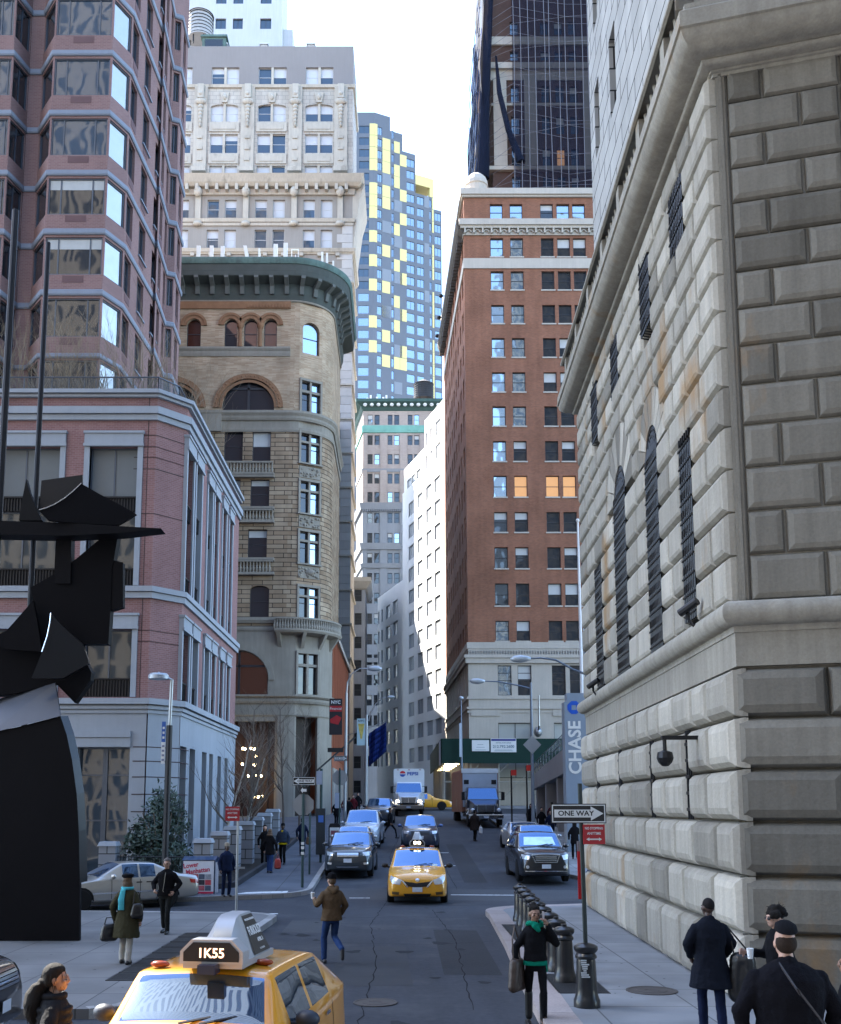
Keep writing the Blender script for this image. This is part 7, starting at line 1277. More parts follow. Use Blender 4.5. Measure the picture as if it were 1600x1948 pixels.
def leafball(name, label, cat, x, y, z, h, r, nl, mat, trunk, group=None, ls=.1):
    t = thing(name, label, cat, (x, y, z), 0, group); m = MB(); k = 0; cl = [(random.gauss(0, .38)*r, random.gauss(0, .38)*r, h*random.uniform(.12, .95)) for _ in range(46)]
    while k < nl:
        c = random.choice(cl); zz = c[2]/h; lim = r*(1.05-.75*max(0, zz-.35)/.65)*(.7+.3*min(1, zz/.2)); q = Vector((c[0]+random.gauss(0, .24), c[1]+random.gauss(0, .24), c[2]+random.gauss(0, .2)))
        if hypot(q.x, q.y) > lim or q.z < .08: k += .2; continue
        a = Vector((random.gauss(0, 1), random.gauss(0, 1), random.gauss(0, .7))).normalized(); b_ = a.orthogonal().normalized(); s = ls*random.uniform(.6, 1.3); m.tone = random.random(); m.add([q-a*s, q+b_*s*.4, q+a*s, q-b_*s*.4+Vector((0, 0, -.02))], [(0, 1, 2, 3)]); k += 1
    m.obj('foliage', mat, t); w_ = MB()
    for k in range(7): a = 2*pi*k/7; w_.tube([(0, 0, 0), (cos(a)*r*.25, sin(a)*r*.25, h*.4), (cos(a)*r*.5, sin(a)*r*.5, h*.75)], [.06, .04, .015], 5)
    w_.obj('stem', trunk, t)
random.seed(31)
leafball('evergreen_bush', 'dark green evergreen bush behind the iron fence at the corner of the pink block', 'bush', -9.05, 41.15, .2, 3.6, 1.55, 5200, M('holly_leaf', (.035, .06, .04), .55, var=.3, scale=3, tone=.5), BARK, ls=.105)
TL = ['thin pale birch leaning right beside the pink block', 'second thin pale birch behind the stepped piers', 'dark bare tree in front of the oxblood doorway', 'dark bare tree beside the tall corner doorway', 'dark bare tree at the far end of the planting bed', 'small bare tree behind the farther stone piers']
for k, (x, y, h, m, lean, d) in enumerate(((-7.6, 45.5, 5.4, BARKW, .22, 3), (-7.1, 47.5, 4.6, BARKW, .26, 3), (-8.0, 58, 7.2, BARK, .02, 4), (-6.6, 62, 7.4, BARK, -.03, 4), (-6.0, 66, 7.0, BARK, .03, 4), (-7.4, 53, 5.5, BARK, .06, 4))):
    z = zg(y)+.1; t = thing('bare_tree', TL[k], 'tree', (x, y, z), 0, 'bare trees beside the left pavement'); b = MB(); c = MB(); P = [Vector((0, 0, 0))]; n = 9; random.seed(40+k)
    for i in range(n): P.append(P[-1]+Vector((lean*h/n+random.gauss(0, .03), random.gauss(0, .03), h/n)))
    R_ = [.075*(1-.8*i/n)+.008 for i in range(n+1)]; b.tube(P, R_, 7); b.obj('trunk', m, t)
    for i in range(3, n+1):
        for j in range(4): a = random.uniform(0, 6.28); grow(c, P[i], Vector((cos(a)*.7, sin(a)*.7, .65)).normalized(), random.uniform(.8, 1.9)*(1.25-i/n*.6), R_[i]*.5, 2 if d == 3 else 3, .55, .25, 3 if d == 3 else 2, 4, 4)
    c.obj('crown', BARK, t)
# ---------------------------------------------------------------- black steel sculpture and poles on the plaza
BS = M('black_sculpture_steel', (.004, .004, .006), .62, 0, var=.25, scale=.6, spec=.12, fine=.1, bump=.15); BSH = M('satin_black_plate', (.008, .009, .013), .35, .3, var=.08)
scp = thing('steel_sculpture', 'tall black welded steel sculpture of curved plates on the left plaza', 'sculpture', (-7.8, 24.4, .15))
def plate_(nm, pts, y, th, mat=BS, dy=0.0):           # dy tilts the plate in depth from its left to its right end
    b = MB(); x0, x1 = min(p[0] for p in pts), max(p[0] for p in pts); P = [at(px, py, y+dy*(px-x0)/(x1-x0)) for px, py in pts]; b.prism(P, (0, th, 0)); b.obj(nm, mat, scp, world=True)
plate_('column', [(-20, 1392), (31, 1384), (115, 1362), (127, 1398), (137, 1445), (146, 1510), (150, 1580), (152, 1680), (151, 1789), (-20, 1789)], 24.3, .12)
q0 = [at(-20, 1335, 24.9), at(105, 1299, 24.9), at(115, 1362, 24.25), at(-20, 1395, 24.25)]; b = MB(); b.prism([Vector(p) for p in q0], (0, .06, .02)); b.obj('inclined_plate', M('sky_lit_plate', (.04, .046, .06), .4, .3, var=.08), scp, world=True)  # lighter blue grey puts the caught sky light into the plate colour
b = MB(); e = [(115, 1362), (127, 1398), (137, 1445), (146, 1510), (150, 1580), (152, 1680)]; V = [at(px, py, 24.29) for px, py in e]; V2 = [v+Vector((.09, .28, .03)) for v in V]; b.add(V+V2, [(i, i+1, 7+i, 6+i) for i in range(5)]); b.obj('edge_plate', BSH, scp, world=True)
plate_('main_plate', [(63, 1142), (58, 1118), (103, 1092), (107, 1012), (136, 1012), (134, 1072), (194, 1022), (226, 1010), (216, 1067), (213, 1080), (210, 1162), (206, 1225), (155, 1225), (165, 1262), (174, 1279), (172, 1294), (142, 1337), (106, 1300), (31, 1319), (-20, 1325), (-20, 1235), (28, 1182)], 24.75, .3, BS, .35)
plate_('side_plate', [(190, 1060), (234, 1070), (234, 1155), (190, 1168)], 25.1, .2); plate_('curl_plate', [(97, 1166), (95, 1185), (90, 1210), (80, 1240), (60, 1290), (120, 1290), (170, 1262), (158, 1226), (118, 1190)], 24.35, .1, BSH, .4); plate_('curl_plate', [(-20, 1215), (20, 1196), (63, 1142), (72, 1190), (80, 1240), (10, 1235)], 24.5, .12, BS, .1)
plate_('horizontal_blade', [(-20, 990), (120, 994), (230, 1001), (306, 1005), (228, 1014), (120, 1019), (-20, 1016)], 24.5, .55)
crv = [(74, 971), (88, 967), (104, 960), (122, 949), (138, 936), (155, 920)]; plate_('wing_plate', crv+[(190, 940), (232, 962), (259, 978), (240, 990), (224, 999), (160, 996), (91, 990)], 24.3, .1, BS, .5); plate_('back_plate', [(79, 914), (157, 903), (157, 925), (138, 940), (104, 964), (74, 973)], 24.85, .06, BSH)
b = MB(); b.tube([at(px, py-1, 24.28+.5*(px-74)/185) for px, py in crv], .015, 5); b.obj('polished_edge', CHROME, scp, world=True); b = MB(); b.tube([at(px, py, 24.33) for px, py in ((97, 1166), (95, 1185), (90, 1210), (80, 1240))], .014, 5); b.obj('polished_edge', CHROME, scp, world=True)
plate_('fin', [(50, 911), (56, 935), (66, 960), (80, 990), (36, 990), (40, 960)], 24.6, .15, M('dull_black_plate', (.008, .008, .009), .7)); plate_('stem', [(107, 1000), (136, 1000), (134, 1110), (104, 1110)], 24.9, .3)
for k, (a, b_, y, lb) in enumerate((((30, 400), (31, 1789), 24.9, 'thicker of the two tall black poles at the far left behind the sculpture'), ((92, 462), (46, 1789), 25.4, 'thinner of the two tall black poles behind the sculpture'))):
    z1 = at(a[0], a[1], y).z; x = at(a[0], a[1], y).x; b = MB(); b.tube([(x, y, .15), (x, y, z1)], [.09, .085] if k == 0 else [.08, .06], 10); tag(b.obj('black_pole', M('black_pole_paint', (.012, .014, .02), .35, .3)), lb, 'pole')
# ================================================================ PEOPLE
SK = {'light': M('skin_light', (.5, .3, .22), .55, var=.06, scale=12), 'tan': M('skin_tan', (.26, .14, .09), .55, var=.06, scale=12), 'dark': M('skin_dark', (.06, .032, .022), .5, var=.08, scale=12)}
def cloth(name, col, rough=.9, var=.14): return M(name, col, rough, var=var, scale=7, fine=.15, bump=.5, spec=.08)
BKC = cloth('black_wool', (.01, .01, .012)); BKL = M('black_leather', (.012, .012, .013), .4, var=.15, scale=9); NVY = cloth('navy_cloth', (.012, .018, .045)); JEAN = cloth('blue_denim', (.03, .06, .16)); DJEAN = cloth('dark_denim', (.012, .018, .045)); HAIRB = M('black_hair', (.008, .006, .005), .7, var=.3, scale=40, bump=.6, spec=.2); HAIRBR = M('brown_hair', (.12, .07, .035), .6, var=.3, scale=40, bump=.6); HAIRG = M('grey_hair', (.2, .18, .17), .7, var=.25, scale=40, bump=.5)
def loft(mb, secs, n=16):                             # closed elliptical loft: (x, y, z, rx, ry)
    vs = []; fs = []
    for x, y, z, rx, ry in secs: vs += [(x+rx*cos(2*pi*k/n), y+ry*sin(2*pi*k/n), z) for k in range(n)]
    m = len(secs); fs = [(i*n+k, i*n+(k+1) % n, (i+1)*n+(k+1) % n, (i+1)*n+k) for i in range(m-1) for k in range(n)]+[list(range(n))[::-1], [(m-1)*n+k for k in range(n)]]
    if secs[0][2] > secs[-1][2]: fs = [f[::-1] for f in fs]
    mb.add(vs, fs)
def limb(mb, pts, rs, n=10):                          # tapered limb with rounded joints
    P = [Vector(p) for p in pts]
    for a, b, ra, rb in zip(P, P[1:], rs, rs[1:]): mb.tube([a, a+(b-a)*.5, b], [ra, (ra+rb)/2, rb], n)
    for p, r in zip(P, rs): mb.ball(tuple(p), r*.99, r*.99, r*.99, n, 6)
def skin(mb, name, mat, parent, vox, sm=4, wr=0.0):
    me = mb.mesh(name, mat, True); t = bpy.data.objects.new(name, me); C.objects.link(t); r = t.modifiers.new('r', 'REMESH'); r.mode = 'VOXEL'; r.voxel_size = vox; r.use_smooth_shade = True; s = t.modifiers.new('s', 'SMOOTH'); s.factor = .5; s.iterations = sm
    if wr:
        tx = bpy.data.textures.get('folds') or bpy.data.textures.new('folds', 'CLOUDS'); tx.noise_scale = .11; d = t.modifiers.new('d', 'DISPLACE'); d.texture = tx; d.strength = wr; d.mid_level = .5
    dg = bpy.context.evaluated_depsgraph_get(); m2 = bpy.data.meshes.new_from_object(t.evaluated_get(dg)); bpy.data.objects.remove(t); o = bpy.data.objects.new(name, m2); C.objects.link(o); o.parent = parent
    for p in m2.polygons: p.use_smooth = True
    return o
def hand(mb, w, d, side, curl=.6, k=1.0):             # palm, four bent fingers and a thumb along direction d from wrist w
    d = Vector(d).normalized(); s = Vector((side, 0, 0)); s = (s-d*s.dot(d)); s = s.normalized() if s.length > .2 else Vector((0, -1, 0)); f = d.cross(s).normalized()
    if f.y > 0: f = -f
    w = Vector(w); limb(mb, [w, w+d*.05*k, w+d*.085*k], [.024*k, .03*k, .03*k], 8)
    for q in (-.5, .5): limb(mb, [w+d*.04*k+f*q*.03*k, w+d*.09*k+f*q*.045*k], [.018*k, .017*k], 8)
    for i in range(4):
        b = w+d*.09*k+f*(.033-.022*i)*k; L = (.036, .042, .039, .03)[i]*k; d2 = (d*cos(curl)-s*sin(curl)).normalized(); d3 = (d*cos(curl*1.9)-s*sin(curl*1.9)).normalized(); limb(mb, [b, b+d2*L, b+d2*L+d3*L*.8], [.0098*k, .009*k, .0078*k], 7)
    b = w+d*.03*k+f*.03*k; limb(mb, [b, b+(d*.6+f*.5-s*.4).normalized()*.04*k, b+(d*.9+f*.4-s*.6).normalized()*.068*k], [.012*k, .011*k, .009*k], 7)
def person(label, loc, rz=0.0, H=1.74, group=None, skin_='light', stride=.16, swing=0.0, arms=None, coat=BKC, hem=.82, flare=0.0, bulk=1.0, trousers=DJEAN, tw=1.0, shoe=BKL, hair='short', hairm=HAIRB, vox=.012, fem=False, head=(0, 0), lean=0.0, collar=True, cut=None, coat_name='coat', kick=None, hands=True):
    k = H/1.74; t = thing('person', label, 'person', loc, rz, group); t.scale = (k, k, k); sw = .185 if not fem else .165
    S_ = .0; yl, yr = -stride, stride                 # left leg forward
    A = arms or {}
    def arm(s): return A.get('L' if s > 0 else 'R', ((s*.265, .03, 1.14), (s*.26, -.06, .88)))
    L_ = lambda z: lean*(z-.9)                        # forward lean (towards -y)
    sk = MB(); hz = 1.605; hy = -.015-L_(1.6); ht = Matrix.Translation((0, hy, 1.5)) @ Matrix.Rotation(head[0], 4, 'Z') @ Matrix.Rotation(head[1], 4, 'X')
    def hp(x, y, z): return tuple(ht @ Vector((x, y, z-1.5)))
    limb(sk, [(0, .01-L_(1.4), 1.38), (0, hy+.015, 1.53)], [.062, .054], 12)
    def hb(c, rx, ry, rz, n=14, h=10):
        k0 = len(sk.v); sk.ball((0, 0, 0), rx, ry, rz, n, h)
        for i in range(k0, len(sk.v)): v = sk.v[i]; sk.v[i] = hp(v[0]+c[0], v[1]+c[1], v[2]+c[2])
    hb((0, .012, 1.64), .075, .094, .098); hb((0, -.022, 1.585), .062, .072, .08); hb((0, -.05, 1.545), .038, .04, .035); hb((0, -.098, 1.6), .013, .022, .02, 8, 6); hb((0, -.092, 1.622), .008, .016, .025, 8, 6); hb((0, -.088, 1.565), .024, .012, .011, 8, 6)
    for s in (-1, 1): hb((s*.078, .012, 1.608), .011, .024, .034, 8, 6); hb((s*.036, -.07, 1.6), .026, .02, .02, 8, 6); hb((s*.03, -.083, 1.642), .025, .012, .009, 8, 6)
    loft(sk, [(0, .0-L_(.95), .95, .12, .08), (0, -L_(1.2), 1.2, .14, .08), (0, -L_(1.36), 1.34, sw-.05, .075), (0, -L_(1.43), 1.42, .07, .06)])
    hips = [(s*.085, 0, .93) for s in (-1, 1)]; legs = []
    for s, st in ((1, yl), (-1, yr)):
        if kick is not None and s == kick: kn = (s*.09, -.06, .52); an = (s*.09, .3, .3)
        else: kn = (s*.092, st*.75-.05*(1 if st < 0 else .3), .5); an = (s*.09, st*1.15+.02, .085+(.05 if st > .1 else 0))
        legs.append(((s*.085, 0, .92), kn, an)); limb(sk, legs[-1], [.06, .045, .035], 8)
    for s in (-1, 1):
        e, w_ = arm(s); limb(sk, [(s*(sw-.05), .01-L_(1.36), 1.34), e, w_], [.036, .034, .025], 8)
        if hands: hand(sk, w_, Vector(w_)-Vector(e), s, .55)
    body = skin(sk, 'body', SK[skin_], t, min(vox, .0085) if vox < .016 else vox, 2)
    e = MB()
    for s in (-1, 1):
        for (c, r) in (((s*.034, -.086, 1.611), .0095),): e.ball(hp(*c), r*1.3, r*.7, r, 8, 6)
        b0 = [hp(s*(.018+.012*i), -.094+.002*i*i, 1.633+.003*(1 if i == 1 else 0)) for i in range(4)]; e.tube(b0, [.003, .0045, .004, .002], 5)
    e.tube([hp(-.02, -.0965, 1.565), hp(0, -.101, 1.566), hp(.02, -.0965, 1.565)], .003, 5)
    if vox < .016: e.pieces('facial_feature', M('eye_dark', (.03, .015, .012), .3), t, world=False)
    b = MB(); T = .07*tw                              # trousers
    if trousers:
        loft(b, [(0, 0, .8, .15*tw, .115*tw), (0, 0, .95, .165, .12), (0, -L_(1.05), 1.05, .15, .105)])
        for hp_, kn, an in legs: limb(b, [(hp_[0], 0, .88), kn, (an[0], an[1], an[2]+.02)], [.088*tw, T*.9, T*.82 if tw > .95 else T*.66], 12)
        skin(b, 'trousers', trousers, t, vox, 3, .02)
    b = MB()
    for (hp_, kn, an), s in zip(legs, (1, -1)):
        if kick is not None and s == kick: limb(b, [(an[0], an[1]+.02, an[2]), (an[0], an[1]+.03, an[2]-.16)], [.045, .04], 8)
        else: limb(b, [(an[0], an[1]+.05, .05), (an[0], an[1]-.06, .045), (an[0]+s*.01, an[1]-.15, .038)], [.045, .047, .036], 8)
    skin(b, 'shoes', shoe, t, vox, 2)
    b = MB(); q = bulk; qa = min(q, 1.12)                                # coat or jacket
    secs = [(0, -L_(1.47)+.01, 1.49, .072, .07), (0, -L_(1.45), 1.455, .105*q, .083*q), (0, -L_(1.41), 1.415, .15*q, .105*q), (0, -L_(1.36), 1.36, sw*q, .124*q), (0, -L_(1.25), 1.24, sw*1.0*q, .135*q), (0, -L_(1.08), 1.06, .165*q, .125*q), (0, -L_(.95), .95, .18*q, .135*q)]
    if hem < .9: secs += [(0, 0, max(hem, .8), (.195+flare*.4)*q, (.145+flare*.3)*q)]
    if hem < .78: secs += [(0, .01, hem, (.2+flare)*q, (.15+flare*.8)*q)]
    loft(b, secs, 20)
    for s in (-1, 1): e_, w_ = arm(s); limb(b, [(s*(sw*q-.045), .005-L_(1.36), 1.35), e_, Vector(e_)+(Vector(w_)-Vector(e_))*.93], [.068*qa, .058*qa, .045*qa], 12)
    if collar: limb(b, [(-.05, .03, 1.49), (0, .06, 1.5), (.05, .03, 1.49)], [.03, .034, .03], 8)
    skin(b, coat_name, coat, t, vox, 4, .026)
    b = MB(); k0 = 0; hm = hairm
    def hh(c, rx, ry, rz): 
        i0 = len(b.v); b.ball((0, 0, 0), rx, ry, rz, 14, 10)
        for i in range(i0, len(b.v)): v = b.v[i]; b.v[i] = hp(v[0]+c[0], v[1]+c[1], v[2]+c[2])
    if hair in ('short', 'bun', 'long', 'pony', 'beret', 'curly'): hh((0, .024, 1.69), .083, .096, .068)
    if hair in ('short', 'cap', 'beret', 'beanie'): hh((0, .03, 1.665), .08, .088, .088); hh((0, .045, 1.6), .074, .065, .07)
    if hair == 'kippah': hh((0, .034, 1.618), .081, .084, .082)
    if hair == 'bald': hh((0, .02, 1.655), .0765, .094, .096)
    if hair == 'bun': hh((0, .028, 1.665), .081, .09, .088); hh((.0, .05, 1.74), .05, .05, .045); hh((0, .05, 1.6), .07, .06, .06)
    if hair in ('long', 'beret'): hh((0, .045, 1.57), .1, .075, .12); hh((0, .03, 1.66), .088, .095, .085); hh((-.06, .02, 1.52), .04, .05, .07); hh((.06, .02, 1.52), .04, .05, .07)
    if hair == 'pony': hh((0, .035, 1.662), .09, .1, .092); hh((0, .06, 1.61), .083, .07, .07); hh((0, .12, 1.585), .05, .05, .05); i0 = len(b.v); loft(b, [(0, .12, 1.6, .03, .03), (0, .15, 1.575, .06, .065), (.01, .185, 1.5, .08, .085), (0, .2, 1.41, .085, .085), (-.01, .2, 1.31, .065, .07), (0, .19, 1.23, .025, .03)], 18); b.v[i0:] = [hp(*v) for v in b.v[i0:]]
    if hair == 'curly':
        for i in range(40): a, c_ = random.uniform(0, 6.28), random.uniform(-.2, 1); r_ = sqrt(1-min(c_*c_, 1)); y_ = .03+.1*r_*sin(a); hh((.09*r_*cos(a), max(y_, -.05), 1.655+.095*c_), .035, .035, .035)
        hh((0, .03, 1.665), .085, .09, .09)
    if hair:
        if vox < .0125 and hair in ('long', 'pony', 'curly', 'bun', 'short', 'beret'):
            base = list(b.v); st = MB()
            for i in range({'pony': 260, 'long': 160, 'beret': 160, 'curly': 220}.get(hair, 90)):
                p = Vector(random.choice(base)); c0 = Vector(hp(0, .03, 1.63)); d = (p-c0).normalized(); L0 = {'pony': .1, 'long': .09, 'beret': .08, 'curly': .022}.get(hair, .025)
                w1 = Vector((random.gauss(0, .02), random.gauss(0, .02), 0)); dn = Vector((0, 0, -1)) if hair not in ('curly', 'short', 'bun') else Vector((random.gauss(0, .6), random.gauss(0, .6), random.gauss(0, .6)))
                st.tube([p-d*.01, p+d*.006+dn*L0*.5+w1*.4, p+d*.004+dn*L0+w1], [.0035, .003, .001], 4, cap=False)
        else: st = None
        ho = skin(b, 'hair', hm, t, min(vox, .01), 2)
        if st: st.obj('hair_strands', hm, ho)
    return t, hp
def ext(t, mb, name, mat, vox=.01, sm=3, wr=0.0): return skin(mb, name, mat, t, vox, sm, wr)
def cap(t, hp, mat, peak=True, name='cap'):
    b = MB(); i0 = 0; b.lathe([(.094, -.02), (.096, .03), (.085, .075), (.05, .1), (0, .108)], (0, 0, 0), 16); b.v = [hp(v[0]*.92, v[1]*1.08+.018, v[2]+1.672) for v in b.v]
    if peak: c = MB(); c.prism([(-.07, -.07, 0), (.07, -.07, 0), (.062, -.15, -.02), (.03, -.18, -.03), (-.03, -.18, -.03), (-.062, -.15, -.02)], (0, 0, .012)); c.v = [hp(v[0], v[1], v[2]+1.668) for v in c.v]; b.add(c.v, c.f)
    b.obj(name, mat, t, auto=40)
def bag(name, label, mat, loc, rz, w, h, d, strap=None, cat='bag'):
    t = thing(name, label, cat, loc, rz); b = MB(); limb(b, [(-w/2+d/2, 0, d/2), (w/2-d/2, 0, d/2), (w*.4-d/2, 0, h-d/2), (-w*.4+d/2, 0, h-d/2), (-w/2+d/2, 0, d/2)], [d/2]*5, 8); loft(b, [(0, 0, d*.2, w*.42, d*.45), (0, 0, h*.5, w*.42, d*.5), (0, 0, h*.9, w*.36, d*.38)]); skin(b, 'bag_body', mat, t, .014, 4, .015)
    if strap: c = MB(); c.tube([Vector(p) for p in strap], .012, 6); c.obj('strap', mat, t)
    return t
def gl(px, py, z): q = gp(px, py, z); return (q.x, q.y, z)
random.seed(17)
# woman on the phone
x, y, z = gl(1012, 1938, .0); y = 15.7; x = place(1013, y); PH = (x, y, .0)
t, hp = person('woman in black jacket and green scarf holding a phone to her ear beside the bollards', PH, radians(4), 1.72, skin_='tan', stride=.12, arms={'L': ((.31, -.05, 1.2), (.165, -.12, 1.46)), 'R': ((-.285, .03, 1.14), (-.3, -.03, .88))}, coat=BKC, hem=.93, trousers=BKC, tw=.82, hair='bun', hairm=HAIRB, vox=.01, fem=True, head=(radians(6), radians(2)), coat_name='jacket')
GRS = cloth('green_scarf', (.005, .21, .13)); b = MB(); P = [(.105*cos(a), .01+.1*sin(a)-.02, 1.475+.02*sin(2*a)) for a in [2*pi*k/12 for k in range(13)]]; limb(b, P, [.036]*13, 8); limb(b, [(-.03, -.115, 1.46), (.03, -.13, 1.4)], [.04, .035]); ext(t, b, 'scarf', GRS, .01, 3, .012)
b = MB(); loft(b, [(0, .0, .885, .185, .13), (0, 0, .95, .178, .128)]); loft(b, [(.12, .06, .78, .08, .06), (.12, .05, .93, .06, .05)]); ext(t, b, 'shirt_hem', GRS, .012)
b = MB(); [limb(b, [(s*.09, yy+.0, .48), (s*.09, yy+.01, .15)], [.062, .055], 10) for s, yy in ((1, -.1), (-1, .08))]; ext(t, b, 'boots', BKL, .012)
ph = thing('phone', 'pale mobile phone held to the ear of the woman in the green scarf', 'phone', (x+.115, y-.1, z+1.52), radians(10)); b = MB(); b.box(-.006, .006, -.035, .035, -.02, .12); b.obj('case', M('phone_case', (.5, .45, .45), .3), ph, auto=30)
bag('handbag', 'brown leather tote bag hanging at the side of the woman on the phone', M('brown_leather', (.06, .04, .03), .5, var=.15), (x-.27, y-.02, z+.5), radians(60), .44, .48, .16, [(-.12, 0, .44), (-.1, .02, .75), (0, .03, .92), (.1, .02, .75), (.12, 0, .44)])
# man in brown jacket with cup
x, y, z = gl(630, 1834, 0); RB_ = radians(208); t, hp = person('man in brown hooded jacket, black cap and jeans crossing the road with a cup', (x, y, 0), RB_, 1.78, stride=.14, kick=-1, arms={'L': ((.31, -.02, 1.16), (.24, -.3, 1.22)), 'R': ((-.29, .04, 1.14), (-.24, -.08, .95))}, coat=cloth('brown_canvas', (.13, .085, .05)), hem=.84, bulk=1.16, trousers=JEAN, hair='cap', hairm=HAIRBR, vox=.011, shoe=M('black_white_shoe', (.03, .03, .035), .5, var=.4), coat_name='jacket')
cap(t, hp, BKC); b = MB(); limb(b, [(-.08, .06, 1.47), (0, .13, 1.42), (.08, .06, 1.47)], [.055, .07, .055]); ext(t, b, 'hood', MATS['brown_canvas'], .012)
Mx = Matrix.Rotation(RB_, 4, 'Z'); q = Mx @ Vector((.24, -.42, 1.27)); cp = thing('paper_cup', 'white paper cup in the hand of the man in the brown jacket', 'cup', (x+q.x, y+q.y, q.z)); b = MB(); b.lathe([(.028, 0), (.04, .11)], (0, 0, 0), 14); b.obj('cup', WHITE, cp); b = MB(); b.lathe([(.043, .11), (.043, .12), (.034, .13), (0, .13)], (0, 0, 0), 14); b.obj('lid', WHITE, cp)
# woman in olive coat
x, y, z = gl(238, 1834, .15); OLV = cloth('olive_coat', (.055, .05, .028)); t, hp = person('woman in olive coat, black beret and turquoise scarf walking away across the plaza', (x, y, z), radians(176), 1.68, stride=.08, arms={'R': ((-.29, .06, 1.13), (-.27, -.02, .84)), 'L': ((.28, .05, 1.13), (.26, -.05, .86))}, coat=OLV, hem=.52, flare=.05, bulk=1.12, trousers=cloth('cream_trousers', (.5, .47, .42)), tw=1.15, hair='beret', hairm=HAIRBR, vox=.011, fem=True)
b = MB(); b.lathe([(.07, -.01), (.115, .03), (.11, .07), (.06, .09), (0, .092)], (0, 0, 0), 18); b.v = [hp(v[0]*1.05, v[1]+.03, v[2]+1.68) for v in b.v]; b.obj('beret', BKC, t, auto=40)
TQ = cloth('turquoise_scarf', (.09, .46, .52)); b = MB(); P = [(.1*cos(a), .01+.1*sin(a), 1.48) for a in [2*pi*k/10 for k in range(11)]]; limb(b, P, [.034]*11, 8); loft(b, [(-.06+.13, .155, 1.06, .07, .02), (.07, .165, 1.25, .066, .022), (.05, .13, 1.46, .055, .03)]); ext(t, b, 'scarf', TQ, .01, 3, .012)
bag('handbag', 'black handbag carried low by the woman in the olive coat', BKL, (x-.33, y, z+.42), radians(30), .36, .34, .15, [(-.1, 0, .3), (-.06, 0, .45), (.06, 0, .45), (.1, 0, .3)]); bag('shoulder_bag', 'black shoulder bag on the right arm of the woman in the olive coat', BKL, (x+.23, y-.14, z+.86), radians(20), .26, .3, .14, [(-.08, 0, .26), (-.05, .02, .5), (.02, .02, .5), (.08, 0, .26)])
# man in black walking towards us
x, y, z = gl(314, 1776, .15); t, hp = person('grey haired man in black jacket walking towards the viewer past the gold sedan', (x, y, z), radians(-6), 1.76, stride=.13, arms={'L': ((.31, .06, 1.15), (.22, -.1, .98)), 'R': ((-.32, .02, 1.15), (-.24, -.14, 1.02))}, coat=BKC, hem=.88, bulk=1.12, trousers=cloth('charcoal_trousers', (.02, .022, .022)), hair='short', hairm=HAIRG, vox=.011, coat_name='jacket')
b = MB(); b.tube([(.02, -.155, 1.42), (.0, -.162, 1.2), (-.03, -.168, 1.0), (-.01, -.17, .97)], .007, 5); b.obj('drawstring', M('pale_cord', (.35, .33, .28), .7), t)
# dark coat man, back view on the right pavement
x, y, z = 4.2, 14.5, .15; t, hp = person('man in long black overcoat and jeans seen from behind beside the stone wall', (x, y, z), radians(182), 1.77, skin_='dark', stride=.09, arms={'L': ((.3, .0, 1.16), (.22, -.12, .98)), 'R': ((-.3, .0, 1.16), (-.23, -.12, .98))}, coat=cloth('ink_wool_coat', (.011, .013, .02)), hem=.6, flare=.045, bulk=1.2, trousers=DJEAN, tw=1.08, hair='bald', hairm=M('shaved_hair', (.012, .01, .01), .8, var=.1), vox=.011, head=(radians(14), 0))
bag('shoulder_bag', 'large slouchy black bag on the right side of the man in the overcoat', BKL, (x+.4, y-.1, z+.42), radians(-20), .42, .66, .22, [(-.1, 0, .6), (-.16, .02, .95), (-.2, .05, 1.0), (.05, .02, .7)])
# close figures on the right
x, y = 3.04, 8.45; st_ = MB(); st_.box(2.2, 6.2, 6.2, 9.5, .14, .42); struct(st_.obj('pavement_step', FLAG)); z = .42
t, hp = person('broad man in black overcoat with a black skullcap, close by at the lower right', (x, y, z), radians(178), 1.8, skin_='light', stride=.05, arms={'L': ((.36, .0, 1.12), (.3, -.12, .9)), 'R': ((-.36, .0, 1.12), (-.3, -.12, .9))}, coat=cloth('deep_black_wool', (.007, .007, .01)), hem=.6, flare=.06, bulk=1.5, hair='kippah', hairm=M('cropped_brown_hair', (.028, .018, .013), .8, var=.25, scale=40, bump=.5), vox=.01)
b = MB(); b.lathe([(.085, .0), (.078, .035), (.045, .058), (0, .064)], (0, 0, 0), 20); b.v = [hp(v[0], v[1]*.95+.045+.02*0, v[2]+1.715-.35*(v[1])) for v in b.v]; b.obj('skullcap', BKC, t, auto=50)
b = MB(); P = [(.1, .16, 1.5), (.0, .225, 1.32), (-.16, .235, 1.1), (-.3, .16, .92)]; P2 = [(x_-.02, y_+.005, z_-.05) for x_, y_, z_ in P]
for a, c, d, e_ in zip(P, P[1:], P2[1:], P2): b.quad(a, c, d, e_)
o = b.obj('bag_strap', M('worn_strap', (.04, .035, .04), .5, var=.4, scale=14), t); o.modifiers.new('s', 'SOLIDIFY').thickness = .012
x, y, z = 4.58, 13.0, .2; t, hp = person('curly haired person in sunglasses holding a cup in front of the stone corner', (x, y, z), radians(-82), 1.74, stride=.06, arms={'R': ((-.28, -.02, 1.16), (-.2, -.3, 1.2)), 'L': ((.28, .03, 1.14), (.25, -.08, .9))}, coat=BKC, hem=.7, hair='curly', hairm=HAIRB, vox=.011, fem=True)
b = MB(); [b.ball(hp(s*.036, -.098, 1.612), .03, .012, .02, 8, 6) for s in (-1, 1)]; b.tube([hp(-.075, -.05, 1.615), hp(-.04, -.1, 1.615), hp(.04, -.1, 1.615), hp(.075, -.05, 1.615)], .004, 4); b.obj('sunglasses', BLACK, t)
